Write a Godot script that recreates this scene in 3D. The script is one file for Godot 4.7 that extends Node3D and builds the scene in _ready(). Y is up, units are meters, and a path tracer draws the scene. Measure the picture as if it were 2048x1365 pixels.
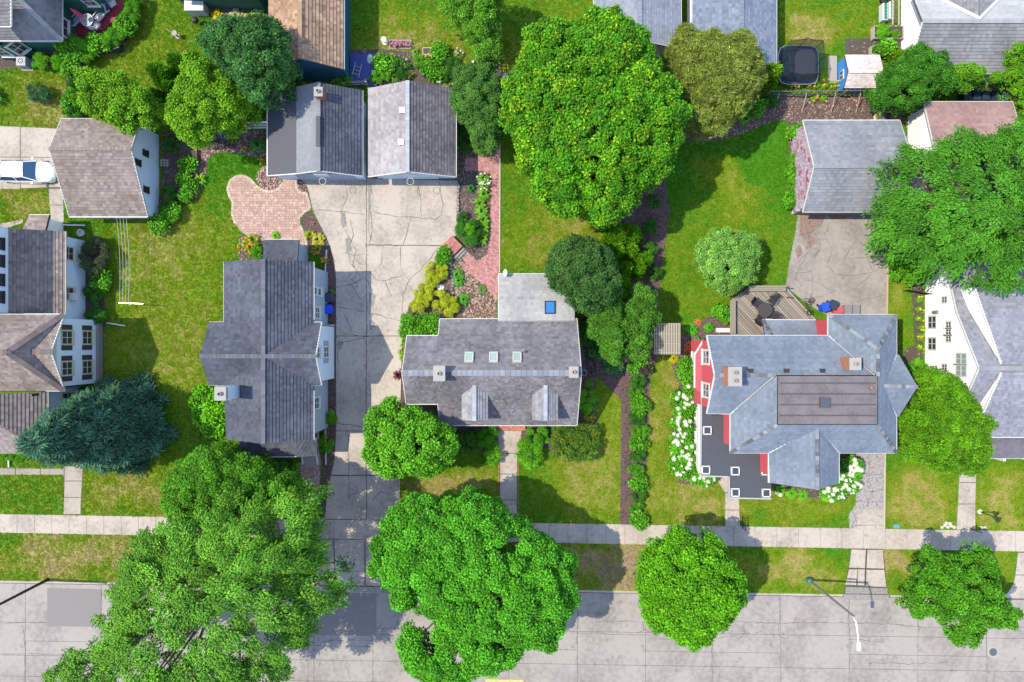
extends Node3D
# Overhead view of a residential block. One photograph pixel on the ground is 1/24 m; W() gives the point seen at a pixel at a known height.
const H := 56.875
const F := 1365.0
var rng := RandomNumberGenerator.new()
var mats := {}
var texs := {}
var meshes := {}
var used := {}
var bare: Array = []          # outlines (x, z) where no grass grows
var noise := FastNoiseLite.new()

func W(u: float, v: float, h := 0.0) -> Vector3:
	var k := (H - h) / F
	return Vector3((u - 1024.0) * k, h, (v - 682.5) * k)
func X(u: float, h := 0.0) -> float: return (u - 1024.0) * (H - h) / F
func Z(v: float, h := 0.0) -> float: return (v - 682.5) * (H - h) / F
func L(r: float, g: float, b: float) -> Color: return Color(r, g, b)
func rf(a: float, b: float) -> float: return rng.randf_range(a, b)

class MB:
	var v := PackedVector3Array()
	var n := PackedVector3Array()
	var c := PackedColorArray()
	var col := Color(1, 1, 1)
	func tri(a: Vector3, b: Vector3, d: Vector3) -> void:
		var m := (d - a).cross(b - a).normalized()
		v.append(a); v.append(b); v.append(d)
		for i in 3:
			n.append(m); c.append(col)
	func quad(a: Vector3, b: Vector3, d: Vector3, e: Vector3) -> void:
		tri(a, b, d); tri(a, d, e)
	func box(p: Vector3, s: Vector3, b := Basis.IDENTITY) -> void:
		var x := b.x * s.x * .5
		var y := b.y * s.y * .5
		var z := b.z * s.z * .5
		var q := [p - x - y - z, p + x - y - z, p + x - y + z, p - x - y + z, p - x + y - z, p + x + y - z, p + x + y + z, p - x + y + z]
		quad(q[4], q[5], q[6], q[7]); quad(q[0], q[3], q[2], q[1])
		quad(q[3], q[7], q[6], q[2]); quad(q[1], q[5], q[4], q[0])
		quad(q[2], q[6], q[5], q[1]); quad(q[0], q[4], q[7], q[3])
	func bar(a: Vector3, b: Vector3, w: float, h: float, up := Vector3.UP) -> void:
		var d := (b - a).normalized()
		if absf(d.dot(up)) > .98: up = Vector3.RIGHT
		var s := d.cross(up).normalized()
		box((a + b) * .5, Vector3(w, h, a.distance_to(b)), Basis(s, s.cross(-d), -d))
	func tube(p: Array, r: Array, sides := 6) -> void:
		var rings := []
		for i in p.size():
			var d: Vector3 = (p[mini(i + 1, p.size() - 1)] - p[maxi(i - 1, 0)]).normalized()
			var s := d.cross(Vector3.UP if absf(d.y) < .95 else Vector3.RIGHT).normalized()
			var t := s.cross(d)
			var ring := []
			for k in sides:
				var a := TAU * k / sides
				ring.append(p[i] + (s * cos(a) + t * sin(a)) * r[i])
			rings.append(ring)
		for i in p.size() - 1:
			for k in sides:
				var j := (k + 1) % sides
				quad(rings[i][k], rings[i][j], rings[i + 1][j], rings[i + 1][k])
		fan(rings[0]); fan(rings[-1])
	func fan(ring: Array) -> void:
		for k in range(1, ring.size() - 1): tri(ring[0], ring[k], ring[k + 1])
	func lathe(at: Vector3, prof: Array, sides := 16) -> void:   # prof: [radius, height]
		for i in prof.size() - 1:
			for k in sides:
				var a := TAU * k / sides
				var b := TAU * (k + 1) / sides
				var p0 := at + Vector3(cos(a) * prof[i][0], prof[i][1], sin(a) * prof[i][0])
				var p1 := at + Vector3(cos(b) * prof[i][0], prof[i][1], sin(b) * prof[i][0])
				var p2 := at + Vector3(cos(b) * prof[i + 1][0], prof[i + 1][1], sin(b) * prof[i + 1][0])
				var p3 := at + Vector3(cos(a) * prof[i + 1][0], prof[i + 1][1], sin(a) * prof[i + 1][0])
				if prof[i][0] > .0005: tri(p0, p1, p2)
				if prof[i + 1][0] > .0005: tri(p0, p2, p3)
	func poly(p: Array) -> void:      # any flat outline, drawn facing up where it can
		var m := Vector3.ZERO
		for i in p.size():
			var a: Vector3 = p[i]
			var b: Vector3 = p[(i + 1) % p.size()]
			m += a.cross(b)
		var e := m.normalized().cross(Vector3(.31, .57, .76)).normalized()
		var f := m.normalized().cross(e)
		var q := PackedVector2Array()
		for a in p: q.append(Vector2(a.dot(e), a.dot(f)))
		var t := Geometry2D.triangulate_polygon(q)
		for i in range(0, t.size(), 3):
			var a: Vector3 = p[t[i]]
			var b: Vector3 = p[t[i + 1]]
			var d: Vector3 = p[t[i + 2]]
			if (d - a).cross(b - a).y < 0: tri(a, d, b)
			else: tri(a, b, d)
	func slab(p: Array, thick: float) -> void:   # p: top outline
		poly(p)
		var mid := Vector3.ZERO
		for a in p: mid += a / p.size()
		for i in p.size():
			var a: Vector3 = p[i]
			var b: Vector3 = p[(i + 1) % p.size()]
			var d := Vector3.DOWN * thick
			if (b - a).cross(Vector3.UP).dot(a - mid) > 0: quad(a, b, b + d, a + d)
			else: quad(b, a, a + d, b + d)
	func mesh(smooth := false) -> ArrayMesh:
		if smooth:
			var st := SurfaceTool.new()
			st.begin(Mesh.PRIMITIVE_TRIANGLES)
			st.set_smooth_group(0)
			for i in v.size():
				st.set_color(c[i]); st.add_vertex(v[i])
			st.index(); st.generate_normals()
			return st.commit()
		var arr := []
		arr.resize(Mesh.ARRAY_MAX)
		arr[Mesh.ARRAY_VERTEX] = v; arr[Mesh.ARRAY_NORMAL] = n; arr[Mesh.ARRAY_COLOR] = c
		var am := ArrayMesh.new()
		am.add_surface_from_arrays(Mesh.PRIMITIVE_TRIANGLES, arr)
		return am

# ---- textures and materials -------------------------------------------------
func gray_tex(key: String, size: int, layers: Array, lo: float, hi: float, spots := 0) -> ImageTexture:
	# layers: [cells across the tile, weight]; the tile repeats without a seam
	if texs.has(key): return texs[key]
	var sum := PackedFloat32Array()
	sum.resize(size * size)
	for l in layers:
		var f := FastNoiseLite.new()
		f.seed = 7 + int(l[0]); f.noise_type = FastNoiseLite.TYPE_SIMPLEX_SMOOTH
		f.frequency = float(l[0]) / size; f.fractal_octaves = 3
		var im := f.get_seamless_image(size, size)
		im.convert(Image.FORMAT_L8)
		var d := im.get_data()
		var w: float = l[1] / 255.0
		for i in sum.size(): sum[i] += d[i] * w
	if spots:          # scattered small stains
		var f := FastNoiseLite.new()
		f.seed = 91; f.frequency = float(spots) / size; f.fractal_octaves = 4
		var im := f.get_seamless_image(size, size)
		im.convert(Image.FORMAT_L8)
		var d := im.get_data()
		for i in sum.size(): sum[i] -= maxf(0, d[i] - 178) * .004
	var out := PackedByteArray()
	out.resize(size * size)
	for i in sum.size(): out[i] = clampi(int(255.0 * lerpf(lo, hi, clampf(sum[i], 0, 1))), 0, 255)
	var t := ImageTexture.create_from_image(Image.create_from_data(size, size, false, Image.FORMAT_L8, out))
	texs[key] = t
	return t
func mat(key: String, c := Color(.5, .5, .5), rough := .85, tex := "", scale := .1, metal := 0.0) -> StandardMaterial3D:
	if mats.has(key): return mats[key]
	var m := StandardMaterial3D.new()
	m.albedo_color = c.linear_to_srgb()
	m.vertex_color_use_as_albedo = true
	m.roughness = rough; m.metallic = metal
	m.cull_mode = BaseMaterial3D.CULL_DISABLED
	if tex:
		m.albedo_texture = texs[tex]
		m.uv1_triplanar = true; m.uv1_world_triplanar = true
		m.uv1_scale = Vector3.ONE * scale
	mats[key] = m
	return m
func leafmat(key: String, back: Color) -> StandardMaterial3D:
	var m := mat(key, Color(1, 1, 1), .55)
	m.backlight_enabled = true; m.metallic_specular = .25
	m.backlight = back.linear_to_srgb()
	return m
func glassmat(key: String, c: Color, alpha: float) -> StandardMaterial3D:
	var m := mat(key, c, .05)
	m.transparency = BaseMaterial3D.TRANSPARENCY_ALPHA
	m.albedo_color.a = alpha
	m.metallic_specular = .6
	return m

# ---- nodes ------------------------------------------------------------------
func numbered(s: String) -> String:
	if not used.has(s):
		used[s] = 0
		return s
	used[s] += 1
	return "%s_%03d" % [s, used[s]]
func offset(p: Node) -> Vector3:
	var o := Vector3.ZERO
	while p != self:
		o += p.position
		p = p.get_parent()
	return o
func tag(o: Node, label: String, category: String, group := "") -> void:
	o.set_meta("label", label); o.set_meta("category", category)
	if group: o.set_meta("group", group)
func thing(called: String, label: String, category: String, at := Vector3.ZERO, group := "") -> Node3D:
	var o := Node3D.new()
	o.name = numbered(called)
	add_child(o)
	o.position = at
	tag(o, label, category, group)
	return o
func part(parent: Node, called: String, mb, m: Material, local := false) -> MeshInstance3D:
	var o := MeshInstance3D.new()
	o.name = called if parent != self else numbered(called)
	o.mesh = mb if mb is Mesh else mb.mesh()
	o.material_override = m
	parent.add_child(o, true)
	if not local: o.position = -offset(parent)
	return o
func struct(called: String, mb, m: Material) -> MeshInstance3D:
	var o := part(self, called, mb, m)
	o.set_meta("kind", "structure")
	return o
func stuff(o: Node) -> void: o.set_meta("kind", "stuff")
func copy_of(o: Node3D, at: Vector3, turn := 0.0, label := "") -> Node3D:
	var c: Node3D = o.duplicate()
	c.name = numbered(String(o.name))
	add_child(c)
	c.position = at; c.rotation.y = turn
	if label: c.set_meta("label", label)
	return c

# ---- outlines ---------------------------------------------------------------
func px(list: Array, h := 0.0) -> Array:      # [u, v, u, v ...] -> points
	var o := []
	for i in range(0, list.size(), 2): o.append(W(list[i], list[i + 1], h))
	return o
func lift(p: Array, y: float) -> Array:
	var o := []
	for a in p: o.append(Vector3(a.x, y, a.z))
	return o
func flat2(p: Array) -> PackedVector2Array:
	var o := PackedVector2Array()
	for a in p: o.append(Vector2(a.x, a.z))
	return o
func keep_bare(p: Array, grow := 0.0) -> void:
	var q := flat2(p)
	if grow > 0:
		var g := Geometry2D.offset_polygon(q, grow)
		if g.size(): q = g[0]
	var r := Rect2(q[0], Vector2.ZERO)
	for a in q: r = r.expand(a)
	bare.append([r, q])
func is_bare(p: Vector2) -> bool:
	for b in bare:
		if b[0].has_point(p) and Geometry2D.is_point_in_polygon(p, b[1]): return true
	return false
func ellipse(u: float, v: float, ru: float, rv: float, h: float, wob := .12, k := 14) -> Array:
	var o := []
	for i in k:
		var a := TAU * i / k
		var r := 1.0 + rf(-wob, wob)
		o.append(W(u + cos(a) * ru * r, v + sin(a) * rv * r, h))
	return o
func edge_dist(p: Vector2, q: PackedVector2Array) -> float:
	var d := 1e9
	for i in q.size():
		d = minf(d, p.distance_squared_to(Geometry2D.get_closest_point_to_segment(p, q[i], q[(i + 1) % q.size()])))
	return sqrt(d)
func sheet(called: String, p: Array, y: float, m: Material, c := Color(1, 1, 1)) -> MeshInstance3D:
	var mb := MB.new()
	mb.col = c
	mb.slab(lift(p, y), y + .02)
	keep_bare(p)
	return struct(called, mb, m)
# crack or dirt-filled joint: a jagged line of dirt lying in the concrete
func crack(mb: MB, list: Array, w: float, y: float) -> void:
	var p := px(list)
	var pts := []
	for i in p.size() - 1:
		var n := maxi(1, int(p[i].distance_to(p[i + 1]) / .35))
		for k in n:
			var q: Vector3 = p[i].lerp(p[i + 1], float(k) / n)
			pts.append(q + Vector3(rf(-.06, .06), 0, rf(-.06, .06)))
	pts.append(p[-1])
	var last := []
	for i in pts.size():
		var d: Vector3 = (pts[mini(i + 1, pts.size() - 1)] - pts[maxi(i - 1, 0)]).normalized()
		var s := d.cross(Vector3.UP) * w * rf(.25, 1.0) * .5
		var a: Vector3 = pts[i] + s
		var b: Vector3 = pts[i] - s
		a.y = y; b.y = y
		if last: mb.quad(last[0], a, b, last[1])
		last = [a, b]
# ---- foliage ----------------------------------------------------------------
# kind: broad, fine, needle, fan, small, spray
func leaf_clump(kind: String) -> ArrayMesh:
	if meshes.has(kind): return meshes[kind]
	var r := RandomNumberGenerator.new()
	r.seed = hash(kind)
	var set: Dictionary = {"broad": [17, .44, .36, .27], "fine": [20, .46, .32, .19], "needle": [40, .38, .3, .075], "fan": [26, .28, .2, .11], "small": [20, .26, .16, .125], "spray": [34, .6, .28, .13]}
	var s: Array = set[kind]
	var mb := MB.new()
	for i in s[0]:
		var y := r.randf_range(-.25, 1.0)
		var a := r.randf() * TAU
		var d := Vector3(cos(a) * sqrt(1 - y * y), y, sin(a) * sqrt(1 - y * y))
		var p: Vector3 = d * s[1] * pow(r.randf(), .45)
		if kind == "spray": p = Vector3(r.randf_range(-1, 1) * s[1], r.randf_range(-.12, .14) - .1 * p.x * p.x, r.randf_range(-.22, .22))
		var jit := Vector3(r.randf_range(-1, 1), r.randf_range(-1, 1), r.randf_range(-1, 1)) * 1.7
		var ax := (Vector3(d.x, d.y * .3 - .25, d.z) + jit * .5).normalized()
		var nn := (d * .7 + Vector3.UP * .9 + jit * .55).normalized()
		if kind == "spray": ax = (Vector3(1, -.25, p.z * 3.0) + jit * .45).normalized()
		if kind == "fan":
			ax = (Vector3(d.x * .5, 1.1, d.z * .5) + jit * .35).normalized()
			nn = (Vector3(d.x, .35, d.z) + jit * .4).normalized()
		if kind == "needle": ax = (d + jit * .6).normalized()
		var sd := ax.cross(nn).normalized()
		nn = sd.cross(ax)
		var l: float = s[2] * r.randf_range(.7, 1.25)
		var w: float = s[3] * r.randf_range(.7, 1.2) * .5
		var t := r.randf_range(.42, 1.4)
		mb.col = Color(t * r.randf_range(.9, 1.12), t, t * r.randf_range(.8, 1.1))
		var tip := p + ax * l - nn * l * .12
		mb.tri(p, p + ax * l * .45 + sd * w + nn * w * .35, tip)
		mb.tri(p, tip, p + ax * l * .45 - sd * w + nn * w * .35)
	meshes[kind] = mb.mesh()
	return meshes[kind]
func multi(parent: Node, called: String, m: Mesh, mt: Material, tr: Array, cols: Array) -> MultiMeshInstance3D:
	var mm := MultiMesh.new()
	mm.transform_format = MultiMesh.TRANSFORM_3D
	mm.use_colors = true
	mm.mesh = m
	mm.instance_count = tr.size()
	for i in tr.size():
		mm.set_instance_transform(i, tr[i]); mm.set_instance_color(i, cols[i])
	var o := MultiMeshInstance3D.new()
	o.name = called if parent != self else numbered(called)
	o.multimesh = mm
	o.material_override = mt
	parent.add_child(o, true)
	o.position = -offset(parent)
	if parent != self: stuff(o)
	return o
# A crown filling an outline: lobes that carry leaf clumps on their shells, so that they shade one another.
# o: kind, cols [a, b, share of b], lr lobe radius, gap share of lobes left out, holes [[Vector2, r]], s clump scale, dens
func crown(parent: Node, called: String, out: Array, hb: float, hm: float, ht: float, o: Dictionary) -> Array:
	var q := flat2(out)
	var gq := Geometry2D.offset_polygon(q, o.get("lr", 1.1) * -.15 - .1)
	if gq.size() and ht > 2.0: q = gq[0]
	var bb := Rect2(q[0], Vector2.ZERO)
	for a in q: bb = bb.expand(a)
	var lr: float = o.get("lr", 1.1)
	var s: float = o.get("s", 1.0)
	var dens: float = o.get("dens", 1.0)
	var lobes := []
	var empty := []
	var maxd := .01
	for i in 60:
		var p := bb.position + Vector2(rng.randf(), rng.randf()) * bb.size
		if Geometry2D.is_point_in_polygon(p, q): maxd = maxf(maxd, edge_dist(p, q))
	var dome := maxf(maxd, lr)
	var tries := int(bb.get_area() / (lr * lr) * 9) + 60
	for i in tries:
		var p := bb.position + Vector2(rng.randf(), rng.randf()) * bb.size
		if not Geometry2D.is_point_in_polygon(p, q): continue
		var d := edge_dist(p, q)
		var r := lr * lerpf(.6, 1.5, rng.randf() * rng.randf() + .1)
		if d < r * .5:
			r = maxf(d * 1.6, lr * .4)
			if d < lr * .2: continue
		var bad := false
		for hl in o.get("holes", []):
			if p.distance_to(hl[0]) < hl[1] + r * .6: bad = true
		if bad: continue
		var t := clampf(d / dome, 0, 1)
		var top := hm + (ht - hm) * sqrt(1 - (1 - t) * (1 - t)) - rf(0, .9) * minf(1.0, (ht - hb) * .25) + .15
		var c := Vector3(p.x, maxf(top - r * .75, hb + r * .4), p.y)
		for l in lobes:
			if l[0].distance_to(c) < (l[1] + r) * o.get("pack", .9):
				bad = true
				break
		for l in empty:
			if l[0].distance_to(c) < (l[1] + r) * .7: bad = true
		if bad: continue
		if rng.randf() < o.get("gap", 0.0): empty.append([c, r])
		else: lobes.append([c, r])
	# lower storey
	var nl := lobes.size()
	if ht - hb > 3.0:
		for i in nl:
			if rng.randf() < o.get("under", .75):
				var c: Vector3 = lobes[i][0]
				lobes.append([Vector3(c.x, lerpf(hb + lobes[i][1], c.y, rf(.15, .7)), c.z), lobes[i][1]])
	var cl: float = {"broad": .40, "fine": .42, "needle": .34, "fan": .27, "small": .24, "spray": .46}[o.kind] * s
	var tr := []
	var cols := []
	var ca: Color = o.cols[0]
	var cb: Color = o.cols[1]
	var share: float = o.cols[2]
	var mid := bb.get_center()
	for li in lobes.size():
		var l: Array = lobes[li]
		var n := int(maxf(5, 4.0 * PI * l[1] * l[1] / (cl * cl) * .6 * dens))
		if li >= nl: n = int(n * .4)
		var lt := rf(.8, 1.18)
		for k in n:
			var y := 1.0 - 1.5 * (k + rng.randf()) / n
			var a := k * 2.39996 + rf(-.4, .4)
			var d := Vector3(cos(a) * sqrt(maxf(0, 1 - y * y)), y, sin(a) * sqrt(maxf(0, 1 - y * y)))
			var p: Vector3 = l[0] + d * l[1] * rf(.72, 1.06) * Vector3(1, o.get("squash", .8), 1)
			var hid := false
			for m in nl:
				if m != li and p.distance_squared_to(lobes[m][0]) < lobes[m][1] * lobes[m][1] * .42:
					hid = true
					break
			if hid or p.y < .03: continue
			var up := (d + Vector3.UP * .7).normalized()
			var yaw := rng.randf() * TAU
			var fw := Vector3(cos(yaw), 0, sin(yaw))
			if o.kind == "spray":
				var ra: Vector2 = Vector2(p.x, p.z) - o.get("root", mid)
				fw = (Vector3(ra.x, 0, ra.y).normalized() + fw * .45).normalized()
				up = (Vector3.UP + d * .35 + fw * .2).normalized()
			if o.kind == "fan": up = (Vector3.UP + d * .5).normalized()
			var zx := fw.cross(up).normalized()
			var b := Basis(up.cross(zx).normalized(), up, zx)
			var sc := s * rf(.75, 1.2)
			tr.append(Transform3D(b.scaled_local(Vector3.ONE * sc), p))
			var t := rf(.62, 1.3) * lt
			var cc := ca.lerp(cb, clampf(share + rf(-.35, .35), 0, 1)) if rng.randf() > o.get("tip", .2) else cb
			cols.append(Color(cc.r * t, cc.g * t, cc.b * t))
	multi(parent, called, leaf_clump(o.kind), leafmat("leaf" + o.get("back", "green"), {"green": L(.035, .11, .004), "blue": L(.02, .05, .03), "lime": L(.08, .17, .005)}[o.get("back", "green")]), tr, cols)
	return lobes
func wood(parent: Node, base: Vector3, lobes: Array, r0: float, fork: float, nlimb: int) -> void:
	var mb := MB.new()
	var mid := Vector3.ZERO
	for l in lobes: mid += l[0] / lobes.size()
	var f := base.lerp(Vector3(mid.x, 0, mid.z), .35)
	f.y = fork
	mb.tube([base, base.lerp(f, .5) + Vector3(.05, 0, .03), f], [r0 * 1.25, r0, r0 * .8], 8)
	part(parent, "trunk", mb, mats["bark"])
	var lb := MB.new()
	var step := maxf(1.0, float(lobes.size()) / nlimb)
	var i := 0.0
	while i < lobes.size():
		var e: Vector3 = lobes[int(i)][0]
		var m1 := f.lerp(e, .4) + Vector3(rf(-.4, .4), rf(.1, .6), rf(-.4, .4))
		var m2 := f.lerp(e, .75) + Vector3(rf(-.3, .3), rf(.1, .5), rf(-.3, .3))
		lb.tube([f, m1, m2, e], [r0 * .5, r0 * .32, r0 * .2, .02], 5)
		i += step
	part(parent, "limbs", lb, mats["bark"])
func tree(called: String, label: String, out: Array, hb: float, hm: float, ht: float, base: Vector3, o: Dictionary, group := "", nlimb := 14) -> Node3D:
	var t := thing(called, label, "tree", base, group)
	# uneven outline: short steps pushed in and out
	var ring := px(out, hm)
	var rough := []
	for i in ring.size():
		var a: Vector3 = ring[i]
		var b: Vector3 = ring[(i + 1) % ring.size()]
		var n := maxi(1, int(a.distance_to(b) / .7))
		var s := (b - a).cross(Vector3.UP).normalized()
		for k in n: rough.append(a.lerp(b, float(k) / n) + s * rf(-.5, .5) * o.get("rag", .8))
	var lobes := crown(t, "crown", rough, hb, hm, ht, o)
	wood(t, base, lobes, o.get("trunk", .2), maxf(hb, ht * .25), nlimb)
	return t
func shrub(label: String, u: float, v: float, ru: float, rv: float, h: float, o: Dictionary, called := "shrub", cat := "shrub", group := "") -> Node3D:
	var c := W(u, v, h * .5)
	c.y = 0
	var t := thing(called, label, cat, c, group)
	o = o.duplicate()
	if not o.has("lr"): o["lr"] = clampf(minf(ru, rv) / 24.0 * .55, .14, .7)
	if not o.has("s"): o["s"] = clampf(o.lr * 1.15, .3, 1.0)
	crown(t, "foliage", ellipse(u, v, ru, rv, h * .5, .14), .04, h * .45, h, o)
	var mb := MB.new()
	for i in 5:
		var e := c + Vector3(rf(-.4, .4) * ru / 24, h * .6, rf(-.4, .4) * rv / 24)
		mb.tube([c + Vector3(rf(-.05, .05), 0, rf(-.05, .05)), c.lerp(e, .5) + Vector3(rf(-.08, .08), 0, rf(-.08, .08)), e], [.025, .018, .008], 4)
	part(t, "stems", mb, mats["bark"])
	return t
# upright cone of foliage: arborvitae and spruce
func conifer(called: String, label: String, base: Vector3, r: float, h: float, o: Dictionary, lean := Vector3.ZERO, cat := "tree", group := "") -> Node3D:
	var t := thing(called, label, cat, base, group)
	var tr := []
	var cols := []
	var cl: float = o.get("cl", .3)
	var spruce: bool = o.get("spruce", false)
	var lb := MB.new()
	if spruce:
		var y := .5
		while y < h - .3:
			var rr := r * pow(1.0 - y / h, .8)
			var nb := int(maxf(5, 3.2 * rr + 5))
			var a0 := rng.randf() * TAU
			for k in nb:
				var a := a0 + TAU * k / nb + rf(-.2, .2)
				var len := rr * rf(.82, 1.1)
				var dir := Vector3(cos(a), 0, sin(a))
				var root := base + Vector3(0, y, 0)
				var tone := rf(.8, 1.2)
				lb.tube([root, root + dir * len * .6 + Vector3(0, .05, 0), root + dir * len + Vector3(0, -.1, 0)], [.04, .025, .01], 4)
				var x := .12 * len
				while x < len:
					var wd := (.15 + .55 * sin(PI * clampf(x / len, .05, .95))) * len * .24
					for j in (2 if len > 1.0 else 1):
						var p := root + dir * x + dir.cross(Vector3.UP) * rf(-wd, wd) + Vector3(0, rf(-.1, .16) - .05 * x, 0)
						var sc: float = rf(.8, 1.25) * o.get("s", 1.0)
						var up := (Vector3.UP + dir * .5).normalized()
						var zx := dir.cross(up).normalized()
						tr.append(Transform3D(Basis(up.cross(zx), up, zx).rotated(up, rf(-.6, .6)).scaled_local(Vector3.ONE * sc), p))
						var c: Color = o.cols[0].lerp(o.cols[1], rng.randf())
						var tt := tone * rf(.8, 1.2)
						cols.append(Color(c.r * tt, c.g * tt, c.b * tt))
					x += .3
			y += .62
	else:
		var n := int(PI * r * sqrt(r * r + h * h) / (cl * cl) * 1.5)
		for k in n:
			var f := 1.0 - sqrt(1.0 - (k + .5) / n)
			var y := f * h
			var a := k * 2.39996 + rf(-.3, .3)
			var rr := r * pow(1 - f, .62) * (1.0 + .16 * sin(a * 3 + y * 2.2)) * rf(.82, 1.05)
			var d := Vector3(cos(a), .35, sin(a)).normalized()
			var p := base + Vector3(cos(a) * rr, y + .05, sin(a) * rr) + lean * f
			var zx := Vector3.UP.cross(d).normalized()
			var up := (Vector3.UP + d * .6).normalized()
			tr.append(Transform3D(Basis(up.cross(zx).normalized(), up, zx).orthonormalized().scaled_local(Vector3.ONE * rf(.8, 1.2) * o.get("s", 1.0)), p))
			var c: Color = o.cols[0].lerp(o.cols[1], rng.randf())
			var tt := rf(.75, 1.2)
			cols.append(Color(c.r * tt, c.g * tt, c.b * tt))
	multi(t, "crown", leaf_clump("needle" if spruce else "fan"), leafmat("leaf" + o.get("back", "green"), {"green": L(.035, .11, .004), "blue": L(.02, .05, .03), "lime": L(.08, .17, .005)}[o.get("back", "green")]), tr, cols)
	var mb := MB.new()
	mb.tube([base, base + Vector3(0, h * .5, 0) + lean * .5, base + Vector3(0, h * .96, 0) + lean * .96], [r * .09 + .04, r * .05 + .02, .01], 7)
	part(t, "trunk", mb, mats["bark"])
	if spruce: part(t, "limbs", lb, mats["bark"])
	return t
# tufts: "strap" arching blades (daylily), "hosta" broad leaves in a rosette
func tuft_mesh(kind: String) -> ArrayMesh:
	var key := "tuft" + kind
	if meshes.has(key): return meshes[key]
	var r := RandomNumberGenerator.new()
	r.seed = hash(key)
	var mb := MB.new()
	var n := 60 if kind == "strap" else 42
	for i in n:
		var a := r.randf() * TAU
		var d := Vector3(cos(a), 0, sin(a))
		var s := d.cross(Vector3.UP)
		var reach := r.randf_range(.35, 1.0)
		var hh := r.randf_range(.7, 1.1) * (1.1 - reach * .55)
		var w := .05 if kind == "strap" else .2
		var t := r.randf_range(.75, 1.25)
		mb.col = Color(t * r.randf_range(.9, 1.1), t, t * .95)
		var p := [d * .05, d * reach * .45 + Vector3(0, hh * .85, 0), d * reach * .8 + Vector3(0, hh * .8, 0), d * reach * 1.08 + Vector3(0, hh * .35, 0)]
		var ww := [w * .6, w, w * .9, .005]
		for k in 3:
			mb.quad(p[k] - s * ww[k], p[k + 1] - s * ww[k + 1], p[k + 1] + s * ww[k + 1], p[k] + s * ww[k])
	meshes[key] = mb.mesh()
	return meshes[key]
func flower_mesh() -> ArrayMesh:
	if meshes.has("flower"): return meshes["flower"]
	var mb := MB.new()
	for i in 40:
		var y := 1.0 - 1.6 * i / 40.0
		var a := i * 2.39996
		var d := Vector3(cos(a) * sqrt(1 - y * y), y, sin(a) * sqrt(1 - y * y))
		var e := d.cross(Vector3(.3, .9, .2)).normalized()
		var f := d.cross(e)
		var t := .88 + .12 * ((i * 7) % 10) / 10.0
		mb.col = Color(t, t, t)
		mb.quad(d - e * .26, d * 1.08 - f * .26, d + e * .26, d * 1.04 + f * .26)
	meshes["flower"] = mb.mesh()
	return meshes["flower"]
func plant(called: String, label: String, kind: String, u: float, v: float, r: float, h: float, c: Color, blooms := 0, bc := Color(1, 1, 1), group := "") -> Node3D:
	var at := W(u, v, 0)
	var t := thing(called, label, "plant", at, group)
	var k := r / 24.0
	var m := leafmat("tuft" + c.to_html(), L(c.r, c.g * 1.2, c.b))
	m.albedo_color = c.linear_to_srgb()
	var f := part(t, "foliage", tuft_mesh(kind), m, true)
	f.scale = Vector3(k, h, k)
	f.rotation.y = rng.randf() * TAU
	for i in blooms:
		var a := rng.randf() * TAU
		var q := sqrt(rng.randf()) * k * .9
		var b := part(t, "flower", flower_mesh(), mat("bloom" + bc.to_html(), bc, .7), true)
		b.position = Vector3(cos(a) * q, h * rf(.85, 1.1), sin(a) * q)
		b.scale = Vector3.ONE * rf(.06, .1)
	return t

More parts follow.
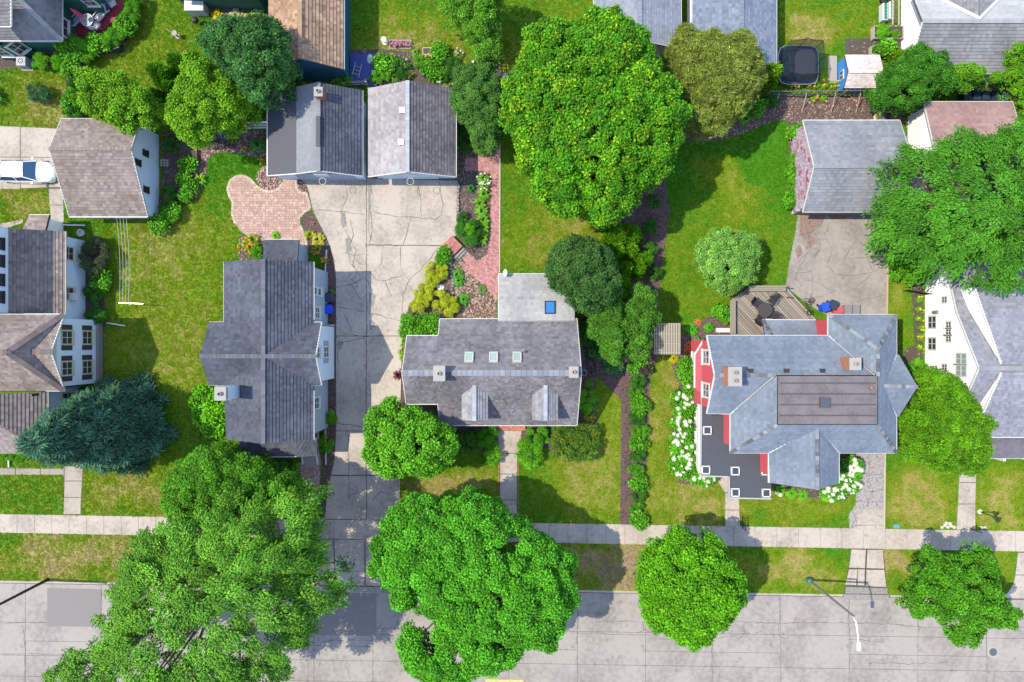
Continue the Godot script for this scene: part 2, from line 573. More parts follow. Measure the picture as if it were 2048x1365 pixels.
# ---- buildings --------------------------------------------------------------
# faces: arrays of points; pal: [colour a, colour b, spread, exposure, tab width]
func roof(hs: Node, faces: Array, pal: Array, called := "roof") -> MeshInstance3D:
	var deck := MB.new()
	var sh := MB.new()
	var ca: Color = pal[0]
	var cb: Color = pal[1]
	for f in faces:
		var nn := Vector3.ZERO
		var o := Vector3.ZERO
		for i in f.size():
			nn += f[i].cross(f[(i + 1) % f.size()]); o += f[i] / f.size()
		nn = nn.normalized()
		if nn.y < 0: nn = -nn
		var low := []
		for a in f:
			low.append(a - Vector3(0, .07, 0))
		deck.poly(low)
		var low2 := []
		for a in f: low2.append(a - Vector3(0, .2, 0))
		deck.poly(low2)
		for i in f.size():
			var j: int = (i + 1) % f.size()
			deck.quad(low[i], low[j], low2[j], low2[i])
		var e := Vector3.UP.cross(nn)
		e = Vector3.RIGHT if e.length() < .02 else e.normalized()
		var s := e.cross(nn)
		if s.y > 0: s = -s
		var q := PackedVector2Array()
		var bb := Rect2()
		for i in f.size():
			var d: Vector3 = f[i] - o
			q.append(Vector2(d.dot(e), d.dot(s)))
			bb = Rect2(q[0], Vector2.ZERO) if i == 0 else bb.expand(q[i])
		var ex: float = pal[3]
		var tw: float = pal[4]
		var row := 0
		var y := bb.position.y - rf(0, ex)
		while y < bb.end.y:
			var x := bb.position.x - tw * ((row % 2) * .5 + rf(0, .25))
			var rowt := rf(.94, 1.06)
			while x < bb.end.x:
				var w := tw * rf(.8, 1.2)
				var r := PackedVector2Array([Vector2(x, y), Vector2(x + w, y), Vector2(x + w, y + ex), Vector2(x, y + ex)])
				var inside := 0
				for a in r:
					if Geometry2D.is_point_in_polygon(a, q): inside += 1
				var pieces: Array = [r]
				if inside < 4: pieces = Geometry2D.intersect_polygons(r, q)
				for pc in pieces:
					if pc.size() < 3: continue
					var t: float = rowt * (1.0 + rf(-1, 1) * pal[2])
					var st := noise.get_noise_2d(o.x + x * 1.3 + e.x * 50, o.z + y * .8 + e.z * 90)
					var k := ca.lerp(cb, clampf(.5 + st * .9 + rf(-.3, .3), 0, 1))
					sh.col = Color(k.r * t, k.g * t, k.b * t)
					var p3 := []
					for a in pc:
						p3.append(o + e * a.x + s * a.y + nn * (.004 + .05 * (a.y - y) / ex))
					if pc.size() == 4:
						sh.quad(p3[0], p3[1], p3[2], p3[3])
						if inside == 4: sh.quad(p3[3], p3[2], p3[2] - nn * .048, p3[3] - nn * .048)
					else: sh.poly(p3)
				x += w
			y += ex
			row += 1
	var rp := part(hs, called, deck, mats["underlay"])
	var so := part(rp, "shingles", sh, mats["shingle"])
	stuff(so)
	return rp
func caps(rp: Node, lines: Array, c: Color, c2: Color, w := .3) -> void:   # lapped ridge and hip caps
	var mb := MB.new()
	for l in lines:
		var a: Vector3 = l[0]
		var b: Vector3 = l[1]
		var n := maxi(1, int(a.distance_to(b) / .3))
		var d := (b - a) / n
		for i in n:
			mb.col = c.lerp(c2, rng.randf())
			mb.bar(a + d * i + Vector3(0, .035, 0), a + d * (i + 1.1) + Vector3(0, .055, 0), w, .03)
	stuff(part(rp, "ridge_caps", mb, mats["shingle"]))
func gutter(rp: Node, a: Vector3, b: Vector3, w := .10, m := "trim") -> void:
	var mb := MB.new()
	mb.bar(a - Vector3(0, .04, 0), b - Vector3(0, .04, 0), w, .13)
	part(rp, "gutter", mb, mats[m])
# ring of [x, z, top]; a wall part per side, lap siding as real courses when lap > 0
func walls(hs: Node, ring: Array, m: Material, lap := .2, base := 0.0, bare_too := true) -> Array:
	var segs := []
	var mid := Vector3.ZERO
	var foot := []
	for p in ring:
		mid += Vector3(p[0], 0, p[1]) / ring.size()
		foot.append(Vector3(p[0], 0, p[1]))
	if bare_too: keep_bare(foot)
	for i in ring.size():
		var p: Array = ring[i]
		var q: Array = ring[(i + 1) % ring.size()]
		var a := Vector3(p[0], base, p[1])
		var b := Vector3(q[0], base, q[1])
		if a.distance_to(b) < .02: continue
		var dirv := (b - a).normalized()
		var nn := dirv.cross(Vector3.UP)
		if nn.dot((a + b) * .5 - mid) < 0: nn = -nn
		var mb := MB.new()
		var low := minf(p[2], q[2])
		var hi := maxf(p[2], q[2])
		var y := base
		while y < hi - .001:
			var y2 := minf(y + (lap if lap > 0 else hi), hi)
			# clip the course against the slanting top
			var poly := [[0.0, y], [1.0, y], [1.0, y2], [0.0, y2]]
			var res := []
			for k in 4:
				var c: Array = poly[k]
				var d: Array = poly[(k + 1) % 4]
				var tc: float = lerpf(p[2], q[2], c[0]) - c[1]
				var td: float = lerpf(p[2], q[2], d[0]) - d[1]
				if tc >= 0: res.append(c)
				if (tc >= 0) != (td >= 0):
					var f := tc / (tc - td)
					res.append([lerpf(c[0], d[0], f), lerpf(c[1], d[1], f)])
			var pts := []
			for c in res:
				pts.append(a.lerp(b, c[0]) + Vector3(0, c[1] - base, 0) + nn * (.022 * (1.0 - (c[1] - y) / maxf(y2 - y, .001)) if lap > 0 else 0.0))
			for k in range(1, pts.size() - 1): mb.tri(pts[0], pts[k], pts[k + 1])
			if lap > 0 and pts.size() >= 3: mb.quad(pts[0], pts[1], pts[1] - nn * .022, pts[0] - nn * .022)
			y = y2
		# inner face, so that the wall has thickness
		var ia := a - nn * .15
		var ib := b - nn * .15
		mb.quad(ia, ib, ib + Vector3(0, q[2] - base, 0), ia + Vector3(0, p[2] - base, 0))
		part(hs, "wall", mb, m)
		segs.append([a, b, nn])
	return segs
func win(hs: Node, sg: Array, t: float, y: float, w: float, h: float, o := {}) -> void:
	var dirv: Vector3 = (sg[1] - sg[0]).normalized()
	var c: Vector3 = sg[0].lerp(sg[1], t)
	c.y = y
	var n: Vector3 = sg[2]
	c += n * .035
	var b := Basis(dirv, Vector3.UP, n)
	var fr := MB.new()
	var f: float = o.get("f", .11)
	for s in [-1, 1]:
		fr.box(c + dirv * s * (w * .5 + f * .5), Vector3(f, h + 2 * f, .08), b)
		fr.box(c + Vector3.UP * s * (h * .5 + f * .5), Vector3(w, f, .08), b)
	var wn := part(hs, "window", fr, mats[o.get("frame", "trim")])
	var pn := MB.new()
	pn.box(c - n * .01, Vector3(w, h, .03), b)
	part(wn, "pane", pn, mats[o.get("pane", "pane")])
	var sb := MB.new()
	for i in o.get("nx", 1): sb.box(c + dirv * w * (float(i + 1) / (o.get("nx", 1) + 1) - .5) + n * .012, Vector3(.045, h, .03), b)
	for i in o.get("ny", 1): sb.box(c + Vector3.UP * h * (float(i + 1) / (o.get("ny", 1) + 1) - .5) + n * .016, Vector3(w, .05, .03), b)
	if sb.v.size(): part(wn, "sash", sb, mats[o.get("frame", "trim")])
	var sl := MB.new()
	sl.box(c - Vector3.UP * (h * .5 + f + .02) + n * .05, Vector3(w + 2 * f + .06, .05, .16), b)
	part(wn, "sill", sl, mats[o.get("frame", "trim")])
	if o.has("shutter"):
		for s in [-1, 1]:
			var sm := MB.new()
			var ctr: Vector3 = c + dirv * s * (w * .5 + f + .21)
			sm.box(ctr, Vector3(.38, h + f, .04), b)
			for k in 9: sm.box(ctr + Vector3.UP * h * (k / 9.0 - .44) + n * .025, Vector3(.3, h / 15.0, .03), b)
			part(hs, "shutter", sm, mats[o.shutter])
# gable-roofed block. axis "x" or "z" is the way the ridge runs; a0/a1 = roof ends along it, e0/e1 = eave lines across, r = ridge line
func gable(hs: Node, axis: String, a0: float, a1: float, e0: float, e1: float, r: float, h0: float, h1: float, hr: float, pal: Array, wm: Material, ov := .35, trim := true, lap := .2) -> Array:
	var P := func(a: float, e: float, h: float) -> Vector3: return Vector3(a, h, e) if axis == "x" else Vector3(e, h, a)
	var rp := roof(hs, [[P.call(a0, e0, h0), P.call(a1, e0, h0), P.call(a1, r, hr), P.call(a0, r, hr)], [P.call(a0, e1, h1), P.call(a1, e1, h1), P.call(a1, r, hr), P.call(a0, r, hr)]], pal)
	caps(rp, [[P.call(a0, r, hr), P.call(a1, r, hr)]], pal[0], pal[1])
	if trim:
		gutter(rp, P.call(a0, e0, h0), P.call(a1, e0, h0)); gutter(rp, P.call(a0, e1, h1), P.call(a1, e1, h1))
		for a in [a0, a1]:
			gutter(rp, P.call(a, e0, h0), P.call(a, r, hr), .06); gutter(rp, P.call(a, e1, h1), P.call(a, r, hr), .06)
	var i0 := a0 + ov
	var i1 := a1 - ov
	var s0 := h0 + (hr - h0) * ov / absf(r - e0) - .15
	var s1 := h1 + (hr - h1) * ov / absf(e1 - r) - .15
	var f0 := e0 + ov * signf(r - e0)
	var f1 := e1 + ov * signf(r - e1)
	var ring := [[i0, f0, s0], [i1, f0, s0], [i1, r, hr - .15], [i1, f1, s1], [i0, f1, s1], [i0, r, hr - .15]]
	if axis == "z":
		for p in ring:
			var t = p[0]
			p[0] = p[1]; p[1] = t
	var sg := walls(hs, ring, wm, lap)
	sg.append(rp)
	return sg
func chimney(hs: Node, c: Vector3, sx: float, sz: float, h: float, brick: bool, pots := 1) -> void:
	var mb := MB.new()
	if brick:
		var y := 0.0
		var row := 0
		while y < h:
			for side in 4:
				var ln := sx if side < 2 else sz
				var x := -ln * .5 - (.11 if row % 2 else 0.0)
				while x < ln * .5 - .03:
					var x1 := minf(x + .21, ln * .5)
					var x0 := maxf(x, -ln * .5)
					var t := rf(.75, 1.2)
					mb.col = Color(t, t * rf(.85, 1.1), t)
					var s := 1.0 if side % 2 == 0 else -1.0
					var p := c + Vector3((x0 + x1) * .5, y + .035, s * sz * .5) if side < 2 else c + Vector3(s * sx * .5, y + .035, (x0 + x1) * .5)
					mb.box(p, Vector3(x1 - x0, .065, .1) if side < 2 else Vector3(.1, .065, x1 - x0))
					x += .22
			y += .078
			row += 1
		mb.col = Color(.75, .72, .7)
		mb.box(c + Vector3(0, h * .5, 0), Vector3(sx * .96, h, sz * .96))
	else: mb.box(c + Vector3(0, h * .5, 0), Vector3(sx, h, sz))
	var st := part(hs, "chimney", mb, mats["brick" if brick else "stone_pale"])
	var cp := MB.new()
	cp.box(c + Vector3(0, h + .05, 0), Vector3(sx + .12, .1, sz + .12))
	part(st, "cap", cp, mats["concrete_cap"])
	for i in pots:
		var fl := MB.new()
		fl.lathe(c + Vector3(0, h + .1, (i - (pots - 1) * .5) * sz * .45), [[.14, 0], [.15, .22], [.11, .24], [.1, .05], [0, .05]], 12)
		part(st, "flue", fl, mats["flue"])
func skylight(hs: Node, c: Vector3, e: Vector3, s: Vector3, w: float, l: float, pane := "skyglass", fr := "skyframe") -> void:
	var n := s.cross(e).normalized()
	if n.y < 0: n = -n
	var b := Basis(e, n, e.cross(n))
	var mb := MB.new()
	for k in [-1, 1]:
		mb.box(c + e * k * w * .5 + n * .08, Vector3(.09, .16, l), b)
		mb.box(c + s * k * l * .5 + n * .08, Vector3(w + .09, .16, .09), b)
	var sk := part(hs, "skylight", mb, mats[fr])
	var pn := MB.new()
	pn.box(c + n * .12, Vector3(w - .08, .03, l - .08), b)
	part(sk, "pane", pn, mats[pane])
# ---- scene ------------------------------------------------------------------
func _ready() -> void:
	rng.seed = 20240
	noise.seed = 5; noise.frequency = .22; noise.fractal_octaves = 3
	var cam := Camera3D.new()
	cam.name = "camera"
	add_child(cam)
	cam.position = Vector3(0, H, 0)
	cam.rotation_degrees = Vector3(-90, 0, 0)
	cam.fov = 53.13
	cam.near = .5; cam.far = 2000
	cam.current = true
	var sky := ProceduralSkyMaterial.new()
	sky.sky_top_color = Color(.56, .64, .79)
	sky.sky_horizon_color = Color(.80, .84, .88)
	sky.ground_bottom_color = Color(.30, .32, .28); sky.ground_horizon_color = Color(.62, .66, .68)
	sky.sky_curve = .18
	var sk := Sky.new()
	sk.sky_material = sky
	var env := Environment.new()
	env.background_mode = Environment.BG_SKY
	env.sky = sk
	env.background_energy_multiplier = 1.6
	env.tonemap_mode = Environment.TONE_MAPPER_LINEAR
	env.tonemap_exposure = 1.75
	env.sdfgi_enabled = true; env.ssao_enabled = true; env.ssil_enabled = true
	var we := WorldEnvironment.new()
	we.name = "world_environment"
	we.environment = env
	add_child(we)
	var sun := DirectionalLight3D.new()
	sun.name = "sun"
	add_child(sun)
	var d := Vector3(1, -1.55, .05).normalized()
	sun.basis = Basis.looking_at(d)
	sun.light_energy = 1.25
	sun.light_color = Color(1.0, .95, .86)
	sun.light_angular_distance = .5
	sun.shadow_enabled = true
	materials()
	ground()
	paving()
	beds()
	buildings()
	yard_things()
	street_things()
	trees()
	plants()
	grass()
func materials() -> void:
	gray_tex("concrete", 1024, [[5, .4], [40, .3], [230, .3]], .70, 1.22, 26)
	gray_tex("fine", 512, [[60, .4], [200, .6]], .6, 1.3)
	gray_tex("patchy", 512, [[6, .5], [30, .3], [120, .2]], .45, 1.45)
	mat("concrete", L(.35, .312, .27), .92, "concrete", 1.0 / 17.0)
	mat("concrete_old", L(.255, .236, .217), .95, "concrete", 1.0 / 23.0)
	mat("dirt", L(.10, .085, .07), 1.0)
	mat("mulch", L(.10, .065, .055), 1.0, "fine", .5)
	mat("soil", L(.075, .06, .05), 1.0, "fine", .4)
	mat("chips", L(1, 1, 1), .95)
	mat("ground", L(1, 1, 1), 1.0, "fine", .35)
	mat("paver", L(1, 1, 1), .9, "fine", .8)
	mat("bark", L(.13, .10, .08), .95, "fine", 1.2)
	mat("flashing", L(.32, .35, .39), .5)
	mat("underlay", L(.07, .07, .075), .95)
	mat("cool_wall", L(.52, .62, .72), .65)
	mat("trim", L(.5, .5, .49), .6)
	mat("cream", L(.46, .43, .30), .6)
	mat("white_wall", L(.76, .78, .80), .65)
	mat("blue_wall", L(.25, .33, .42), .6)
	mat("pale_blue_wall", L(.47, .58, .68), .6)
	mat("green_wall", L(.012, .09, .07), .6)
	mat("teal_wall", L(.015, .075, .12), .55)
	mat("red_wall", L(.42, .06, .08), .7)
	mat("shingle", L(1, 1, 1), .9, "fine", 1.7)
	mat("membrane", L(.05, .058, .074), .7, "fine", .25)
	mat("membrane_brown", L(.125, .11, .115), .85, "concrete", .12)
	mat("brick", L(.36, .15, .09), .9, "fine", 1.0)
	mat("brick_red", L(1, 1, 1), .9, "fine", 1.2)
	mat("stone_pale", L(.31, .285, .25), .9, "fine", .8)
	mat("stone_gray", L(.22, .21, .20), .9, "patchy", .8)
	mat("stone_wall", L(1, 1, 1), .9, "fine", .8)
	mat("concrete_cap", L(.30, .29, .27), .9, "fine", .8)
	mat("flue", L(.25, .24, .22), .6)
	mat("pane", L(.03, .045, .06), .05)
	mat("pane_light", L(.22, .30, .30), .06)
	mat("skyglass", L(.24, .33, .34), .05)
	mat("skyglass_blue", L(.02, .14, .50), .06)
	mat("skyframe", L(.42, .42, .36), .5)
	mat("dark_metal", L(.03, .03, .035), .45, "", .1, .6)
	mat("black", L(.018, .018, .02), .6)
	mat("steel", L(.45, .46, .47), .35, "", .1, .8)
	mat("white_paint", L(.62, .62, .62), .4)
	mat("shutter_dark", L(.045, .04, .045), .6)
	mat("wood_gray", L(1, 1, 1), .9, "fine", 1.0)
	mat("wood_pale", L(.40, .36, .29), .9, "fine", 1.0)
	mat("wood_brown", L(.16, .11, .08), .9, "fine", 1.0)
	mat("bin_blue", L(.008, .06, .62), .4)
	mat("bin_dark", L(.02, .035, .06), .45)
	mat("plastic_white", L(.5, .52, .54), .4)
	mat("rope", L(.42, .42, .40), .7)
	mat("deck_red", L(.22, .015, .03), .7, "fine", .6)
	mat("wood_old", L(.17, .17, .165), .95, "fine", 1.0)
	mat("chest_gray", L(.16, .165, .17), .6)
	mat("rock_white", L(.75, .73, .70), .9, "fine", 1.0)
	mat("rock_pink", L(.55, .48, .45), .9, "fine", 1.0)
	mat("utility_teal", L(.06, .25, .26), .6)
	mat("deck_blue", L(.012, .04, .20), .55)
# ---- ground: one sheet, stepped down at the kerbs ---------------------------
const SH := .0163
const CURB := 20.76
var spots := [   # u, v, ru, rv, dryness (-1 lush .. 1 tan .. 1.6 bare brown)
	[330, 560, 90, 150, .55], [330, 700, 90, 60, .5], [250, 980, 110, 40, .85], [60, 985, 60, 30, -.1], [90, 1105, 130, 40, .9], [30, 1085, 60, 22, -.6], [190, 1120, 60, 40, 1.1], [200, 1105, 18, 14, -.5], [200, 1150, 16, 14, -.5],
	[100, 210, 70, 40, .8], [100, 165, 60, 25, .2], [270, 130, 80, 60, .3], [50, 410, 45, 30, .7], [470, 330, 60, 20, -.9], [430, 370, 30, 50, -.5], [440, 480, 30, 60, .4],
	[1110, 440, 80, 50, .3], [1060, 380, 40, 60, -.2], [1050, 500, 50, 40, .6], [1150, 450, 50, 30, .7],
	[1470, 380, 70, 60, .35], [1540, 300, 50, 60, -1.3], [1370, 330, 60, 60, -1.0], [1420, 340, 35, 30, .8], [1570, 380, 20, 40, -.3], [1400, 560, 60, 60, .1], [1360, 500, 40, 60, .1],
	[1340, 800, 40, 80, .7], [1370, 1010, 80, 40, .75], [1330, 950, 30, 60, .5], [1590, 1010, 90, 30, .5], [1840, 1000, 60, 45, .8], [2000, 1000, 40, 50, .8], [1590, 1140, 90, 35, .75], [1640, 1105, 60, 10, -.5], [1215, 1130, 80, 40, 1.45], [1800, 1130, 30, 30, 1.1], [2010, 1130, 30, 30, .4],
	[1180, 950, 60, 60, .55], [1150, 1000, 50, 40, .6], [1220, 840, 25, 60, .3], [900, 970, 80, 30, .9], [860, 985, 50, 20, .9], [820, 60, 70, 40, .6], [800, 100, 60, 30, .7], [930, 110, 30, 40, .6], [1030, 130, 30, 40, .5],
	[1650, 60, 50, 30, 1.0], [1620, 90, 30, 25, .9], [1690, 80, 40, 40, -.3], [1600, 40, 30, 30, .2], [1100, 20, 60, 40, .1], [1700, 150, 30, 30, -.4], [1800, 600, 20, 30, .5]]
func dryness(x: float, z: float) -> float:
	var u := x * 24.0 + 1024.0
	var v := z * 24.0 + 682.5
	var w := noise.get_noise_2d(x * .5 + 300, z * .5) * 9.0
	u += noise.get_noise_2d(x * .9, z * .9 + 70) * 45.0
	v += noise.get_noise_2d(x * .9 + 90, z * .9) * 45.0
	var s := -.02
	var k := .35
	for p in spots:
		var du: float = (u - p[0]) / p[2]
		var dv: float = (v - p[1]) / p[3]
		var q := du * du + dv * dv
		if q < 4.0:
			var f := exp(-q * 1.1)
			s += p[4] * f; k += f
	return (s / k - .25) * 1.45 + .2 + w * .03 + noise.get_noise_2d(x * 4, z * 4) * .5
func turf(d: float) -> Color:
	var lush := L(.055, .215, .004)
	var mid := L(.165, .25, .006)
	var dry := L(.34, .31, .085)
	var brown := L(.31, .245, .145)
	if d < .3: return lush.lerp(mid, clampf((d + .6) / .9, 0, 1))
	if d < .9: return mid.lerp(dry, (d - .3) / .6)
	return dry.lerp(brown, clampf((d - .9) / .5, 0, 1))
func ground() -> void:
	var xs := [-400.0, -150.0, -70.0]
	var x := -50.0
	while x <= 50.0:
		xs.append(x)
		x += .4
	xs.append_array([70.0, 150.0, 400.0])
	var zs := [-400.0, -150.0, -60.0]
	var z := -34.0
	while z < CURB - .25:
		zs.append(z)
		z += .4
	zs.append_array([CURB - .06, CURB + .09, CURB + 3, CURB + 13.0, CURB + 13.15, 45.0, 60.0, 150.0, 400.0])
	var v := PackedVector3Array()
	var c := PackedColorArray()
	var n := PackedVector3Array()
	var ix := PackedInt32Array()
	for j in zs.size():
		var y := -.22 if zs[j] > CURB and zs[j] < CURB + 13.1 else 0.0
		for i in xs.size():
			var p := Vector3(xs[i], y, zs[j] + SH * clampf(xs[i], -70, 70))
			v.append(p); n.append(Vector3.UP)
			var k := turf(dryness(p.x, p.z))
			c.append(Color(k.r * .8, k.g * .76, k.b * .9))
			if i and j:
				var a := j * xs.size() + i
				var b := a - xs.size()
				ix.append_array([b - 1, b, a, b - 1, a, a - 1])
	var arr := []
	arr.resize(Mesh.ARRAY_MAX)
	arr[Mesh.ARRAY_VERTEX] = v; arr[Mesh.ARRAY_NORMAL] = n; arr[Mesh.ARRAY_COLOR] = c; arr[Mesh.ARRAY_INDEX] = ix
	var am := ArrayMesh.new()
	am.add_surface_from_arrays(Mesh.PRIMITIVE_TRIANGLES, arr)
	struct("ground", am, mats["ground"])
func grass() -> void:
	var mb := MB.new()
	var r := RandomNumberGenerator.new()
	r.seed = 3
	for i in 9:
		var a := r.randf() * TAU
		var d := Vector3(cos(a), 0, sin(a))
		var p := Vector3(r.randf_range(-.07, .07), 0, r.randf_range(-.07, .07))
		var s := d.cross(Vector3.UP) * .012
		var t := r.randf_range(.75, 1.3)
		mb.col = Color(t, t * r.randf_range(.92, 1.05), t)
		mb.tri(p - s, p + s, p + d * r.randf_range(.05, .1) + Vector3(0, r.randf_range(.03, .06), 0))
		mb.tri(p - s * 1.2, p + d * .05 + Vector3(0, .05, 0) + s, p + s)
	var tr := []
	var cols := []
	var n := 0
	while n < 330000:
		n += 1
		var p := Vector2(rf(-44.5, 44.5), rf(-30.5, 21.5))
		if p.y > CURB - .12 + SH * p.x: continue
		if is_bare(p): continue
		var s := rf(.8, 1.5)
		tr.append(Transform3D(Basis(Vector3.UP, rng.randf() * TAU).scaled_local(Vector3(s, s * rf(.8, 1.3), s)), Vector3(p.x, 0, p.y)))
		var k := turf(dryness(p.x, p.y) + rf(-.2, .2))
		var t := rf(.8, 1.25)
		cols.append(Color(k.r * t, k.g * t, k.b * t))
	var o := multi(self, "grass", mb.mesh(), leafmat("grass", L(.12, .18, .02)), tr, cols)
	stuff(o)
	tag(o, "short green and sun-dried lawn grass between the houses", "grass")
# ---- paving -----------------------------------------------------------------
func slabs(owner_: Node, polys: Array, y: float, m: Material, spread := .05, inset := .012, thick := .06, base := Color(1, 1, 1)) -> void:
	for q in polys:
		var p: Array = px(q) if not (q[0] is Vector3) else q
		var g := Geometry2D.offset_polygon(flat2(p), -inset)
		if g.is_empty(): continue
		var top := []
		for a in g[0]: top.append(Vector3(a.x, y + rf(-.004, .004) * 0, a.y))
		var mb := MB.new()
		var t := 1.0 + rf(-spread, spread)
		mb.col = Color(base.r * t, base.g * t * rf(.99, 1.01), base.b * t * rf(.97, 1.03))
		mb.slab(top, thick)
		part(owner_, "slab", mb, m)
func row_slabs(u0: float, u1: float, step: float, top: Callable, bot: Callable) -> Array:
	var o := []
	var u := u0
	while u < u1 - 1:
		var e := minf(u + step, u1)
		o.append([u, top.call(u), e, top.call(e), e, bot.call(e), u, bot.call(u)])
		u = e
	return o
func paving() -> void:
	var con: Material = mats["concrete"]
	var dirt: Material = mats["dirt"]
	# pavement along the street
	var st := func(u: float) -> float: return 1028.5 + u * .0166
	var sb := func(u: float) -> float: return 1066.0 + u * .0185
	var walk := sheet("sidewalk", px([-80, st.call(-80), 2130, st.call(2130), 2130, sb.call(2130), -80, sb.call(-80)]), .012, dirt)
	var polys := row_slabs(-70, 668, 34.7, st, sb)
	polys.append_array(row_slabs(668, 756, 32, st, sb))
	polys.append_array(row_slabs(756, 1250, 38, st, sb))
	polys.append_array(row_slabs(1250, 2130, 43.4, st, sb))
	slabs(walk, polys, .036, con, .045, .012, .03, Color(1.12, 1.1, 1.08))
	# street of concrete panels
	var cu := func(u: float) -> float: return 1164.0 + u * SH
	var sp := []
	for p in px([-400, cu.call(-400) + 2, 2450, cu.call(2450) + 2, 2450, cu.call(2450) + 312, -400, cu.call(-400) + 312]): sp.append(p)
	var mb := MB.new()
	mb.slab(lift(sp, -.135), .05)
	var road := struct("street", mb, dirt)
	keep_bare(sp)
	var rows := [4, 82, 119, 148, 190, 250, 310]
	var cuts := [-220, -90, 48, 200, 338, 476, 615, 745, 880, 1018, 1155, 1292, 1427, 1563, 1700, 1838, 1975, 2110, 2250]
	var rp := []
	for j in rows.size() - 1:
		for i in cuts.size() - 1:
			var a: float = cuts[i]
			var b: float = cuts[i + 1]
			var t: float = rows[j]
			var e: float = rows[j + 1]
			if j == 2 and i % 3 == 1: continue
			if j == 1 and i % 3 == 1: e = rows[3]
			rp.append([a, cu.call(a) + t, b, cu.call(b) + t, b, cu.call(b) + e, a, cu.call(a) + e])
	slabs(road, rp, -.11, mats["concrete_old"], .05, .014, .04, Color(1.16, 1.15, 1.15))
	var pm := MB.new()
	for q in [[92, 1178, 199, 1180, 199, 1256, 92, 1254], [632, 1176, 752, 1178, 752, 1274, 632, 1272]]:
		pm.poly(lift(px(q), -.1055))
	part(road, "patch", pm, mat("patch", L(.185, .178, .172), .95, "fine", .3))
	var yl := MB.new()
	for q in [[85, 1351, 150, 1352.5, 150, 1355.5, 85, 1354], [970, 1361, 1047, 1362.5, 1047, 1367, 970, 1365.5]]:
		yl.poly(lift(px(q), -.1045))
	part(road, "lane_marking", yl, mat("yellow_line", L(.62, .42, .14), .9, "patchy", .9))
	var ck := MB.new()
	for q in [[0, 1249, 60, 1247, 150, 1246, 200, 1247], [45, 1262, 48, 1300, 46, 1365], [0, 1309, 130, 1311, 300, 1314], [200, 1180, 202, 1260], [628, 1275, 626, 1365], [760, 1270, 840, 1276, 900, 1280], [1155, 1190, 1157, 1240, 1154, 1290],
		[1190, 1247, 1250, 1243, 1330, 1250, 1420, 1247, 1490, 1245, 1560, 1249, 1640, 1247, 1700, 1248, 1780, 1249, 1850, 1257, 1990, 1256, 2060, 1258], [1285, 1245, 1288, 1262, 1275, 1268], [1426, 1280, 1424, 1365], [1560, 1195, 1561, 1240, 1557, 1275, 1572, 1280],
		[1700, 1195, 1697, 1240, 1703, 1285, 1700, 1330, 1706, 1365], [1976, 1230, 1975, 1290, 1980, 1350], [1320, 1280, 1420, 1281, 1500, 1268], [1490, 1245, 1489, 1268, 1480, 1280], [1838, 1200, 1840, 1270], [1700, 1280, 1770, 1286], [1150, 1268, 1300, 1272], [1290, 1240, 1284, 1258, 1300, 1266],
		[815, 1190, 820, 1230, 805, 1255, 795, 1262], [820, 1215, 850, 1235], [1740, 1328, 1820, 1330, 1900, 1326], [320, 1200, 330, 1180], [140, 1225, 170, 1222, 200, 1215], [640, 1285, 690, 1282, 750, 1284], [690, 1330, 700, 1362]]:
		crack(ck, q, .055, -.106)
	part(road, "crack", ck, dirt)
	# kerb, broken at the drives
	for seg in [[-300, 612], [766, 1686], [1780, 1996]]:
		var u: float = seg[0]
		while u < seg[1] - 1:
			var e := minf(u + 72, seg[1])
			var k := MB.new()
			var t := rf(.94, 1.06)
			k.col = Color(t * 1.1, t * 1.1, t * 1.08)
			var a0 := W(u + .15, cu.call(u) - 2)
			var a1 := W(e - .15, cu.call(e) - 2)
			var o := Vector3(0, 0, .17)
			var q := [a0 + Vector3(0, .03, 0), a1 + Vector3(0, .03, 0), a1 + o * .75 + Vector3(0, .03, 0), a1 + o + Vector3(0, 0, 0), a0 + o, a0 + o * .75 + Vector3(0, .03, 0)]
			k.quad(q[0], q[1], q[2], q[5]); k.quad(q[5], q[2], q[3], q[4])
			k.quad(q[4], q[3], q[3] + Vector3(0, -.16, .02), q[4] + Vector3(0, -.16, .02))
			k.quad(a0 + Vector3(0, .03, 0), a0 - Vector3(0, .16, 0), a1 - Vector3(0, .16, 0), a1 + Vector3(0, .03, 0))
			if not road.has_node("../kerb"): struct("kerb", k, con)
			else: part(get_node("kerb"), "kerb_stone", k, con)
			u = e
	# shared concrete drive
	var left := [608, 357, 729, 357, 729, 1040, 649, 1038, 655, 980, 668, 920, 672, 860, 672, 560, 668, 520, 655, 480, 640, 450, 625, 420, 618, 385]
	var right := [735, 357, 915, 362, 913, 470, 884, 498, 870, 540, 850, 575, 818, 610, 805, 672, 800, 760, 797, 1040, 735, 1041]
	var dr := sheet("driveway", px([604, 355, 917, 357, 915, 472, 886, 500, 872, 542, 852, 577, 820, 611, 807, 673, 801, 760, 799, 1042, 648, 1040, 670, 860, 670, 560, 653, 480, 623, 420]), .012, dirt)
	slabs(dr, [[608, 357, 732.6, 357, 732.6, 672, 672, 672, 672, 560, 668, 520, 655, 480, 640, 450, 625, 420, 618, 385], [672, 673, 732.6, 673, 732.6, 862, 672, 862], [672, 863, 732.6, 863, 732.6, 951, 662, 950, 669, 920], [661, 952, 732.6, 952, 732.6, 1040, 649, 1038, 655, 980],
		[733, 357, 915, 362, 913, 470, 891, 491, 733, 490], [733, 491, 890, 492, 870, 540, 850, 575, 818, 610, 805, 672, 733, 672], [733, 673, 805, 673, 800, 760, 798, 860, 733, 860], [733, 862, 798, 862, 797, 950, 733, 950], [733, 952, 797, 952, 797, 1040, 733, 1041]], .036, con, .04, .01, .03, Color(1.08, 1.06, 1.03))
	var dc := MB.new()
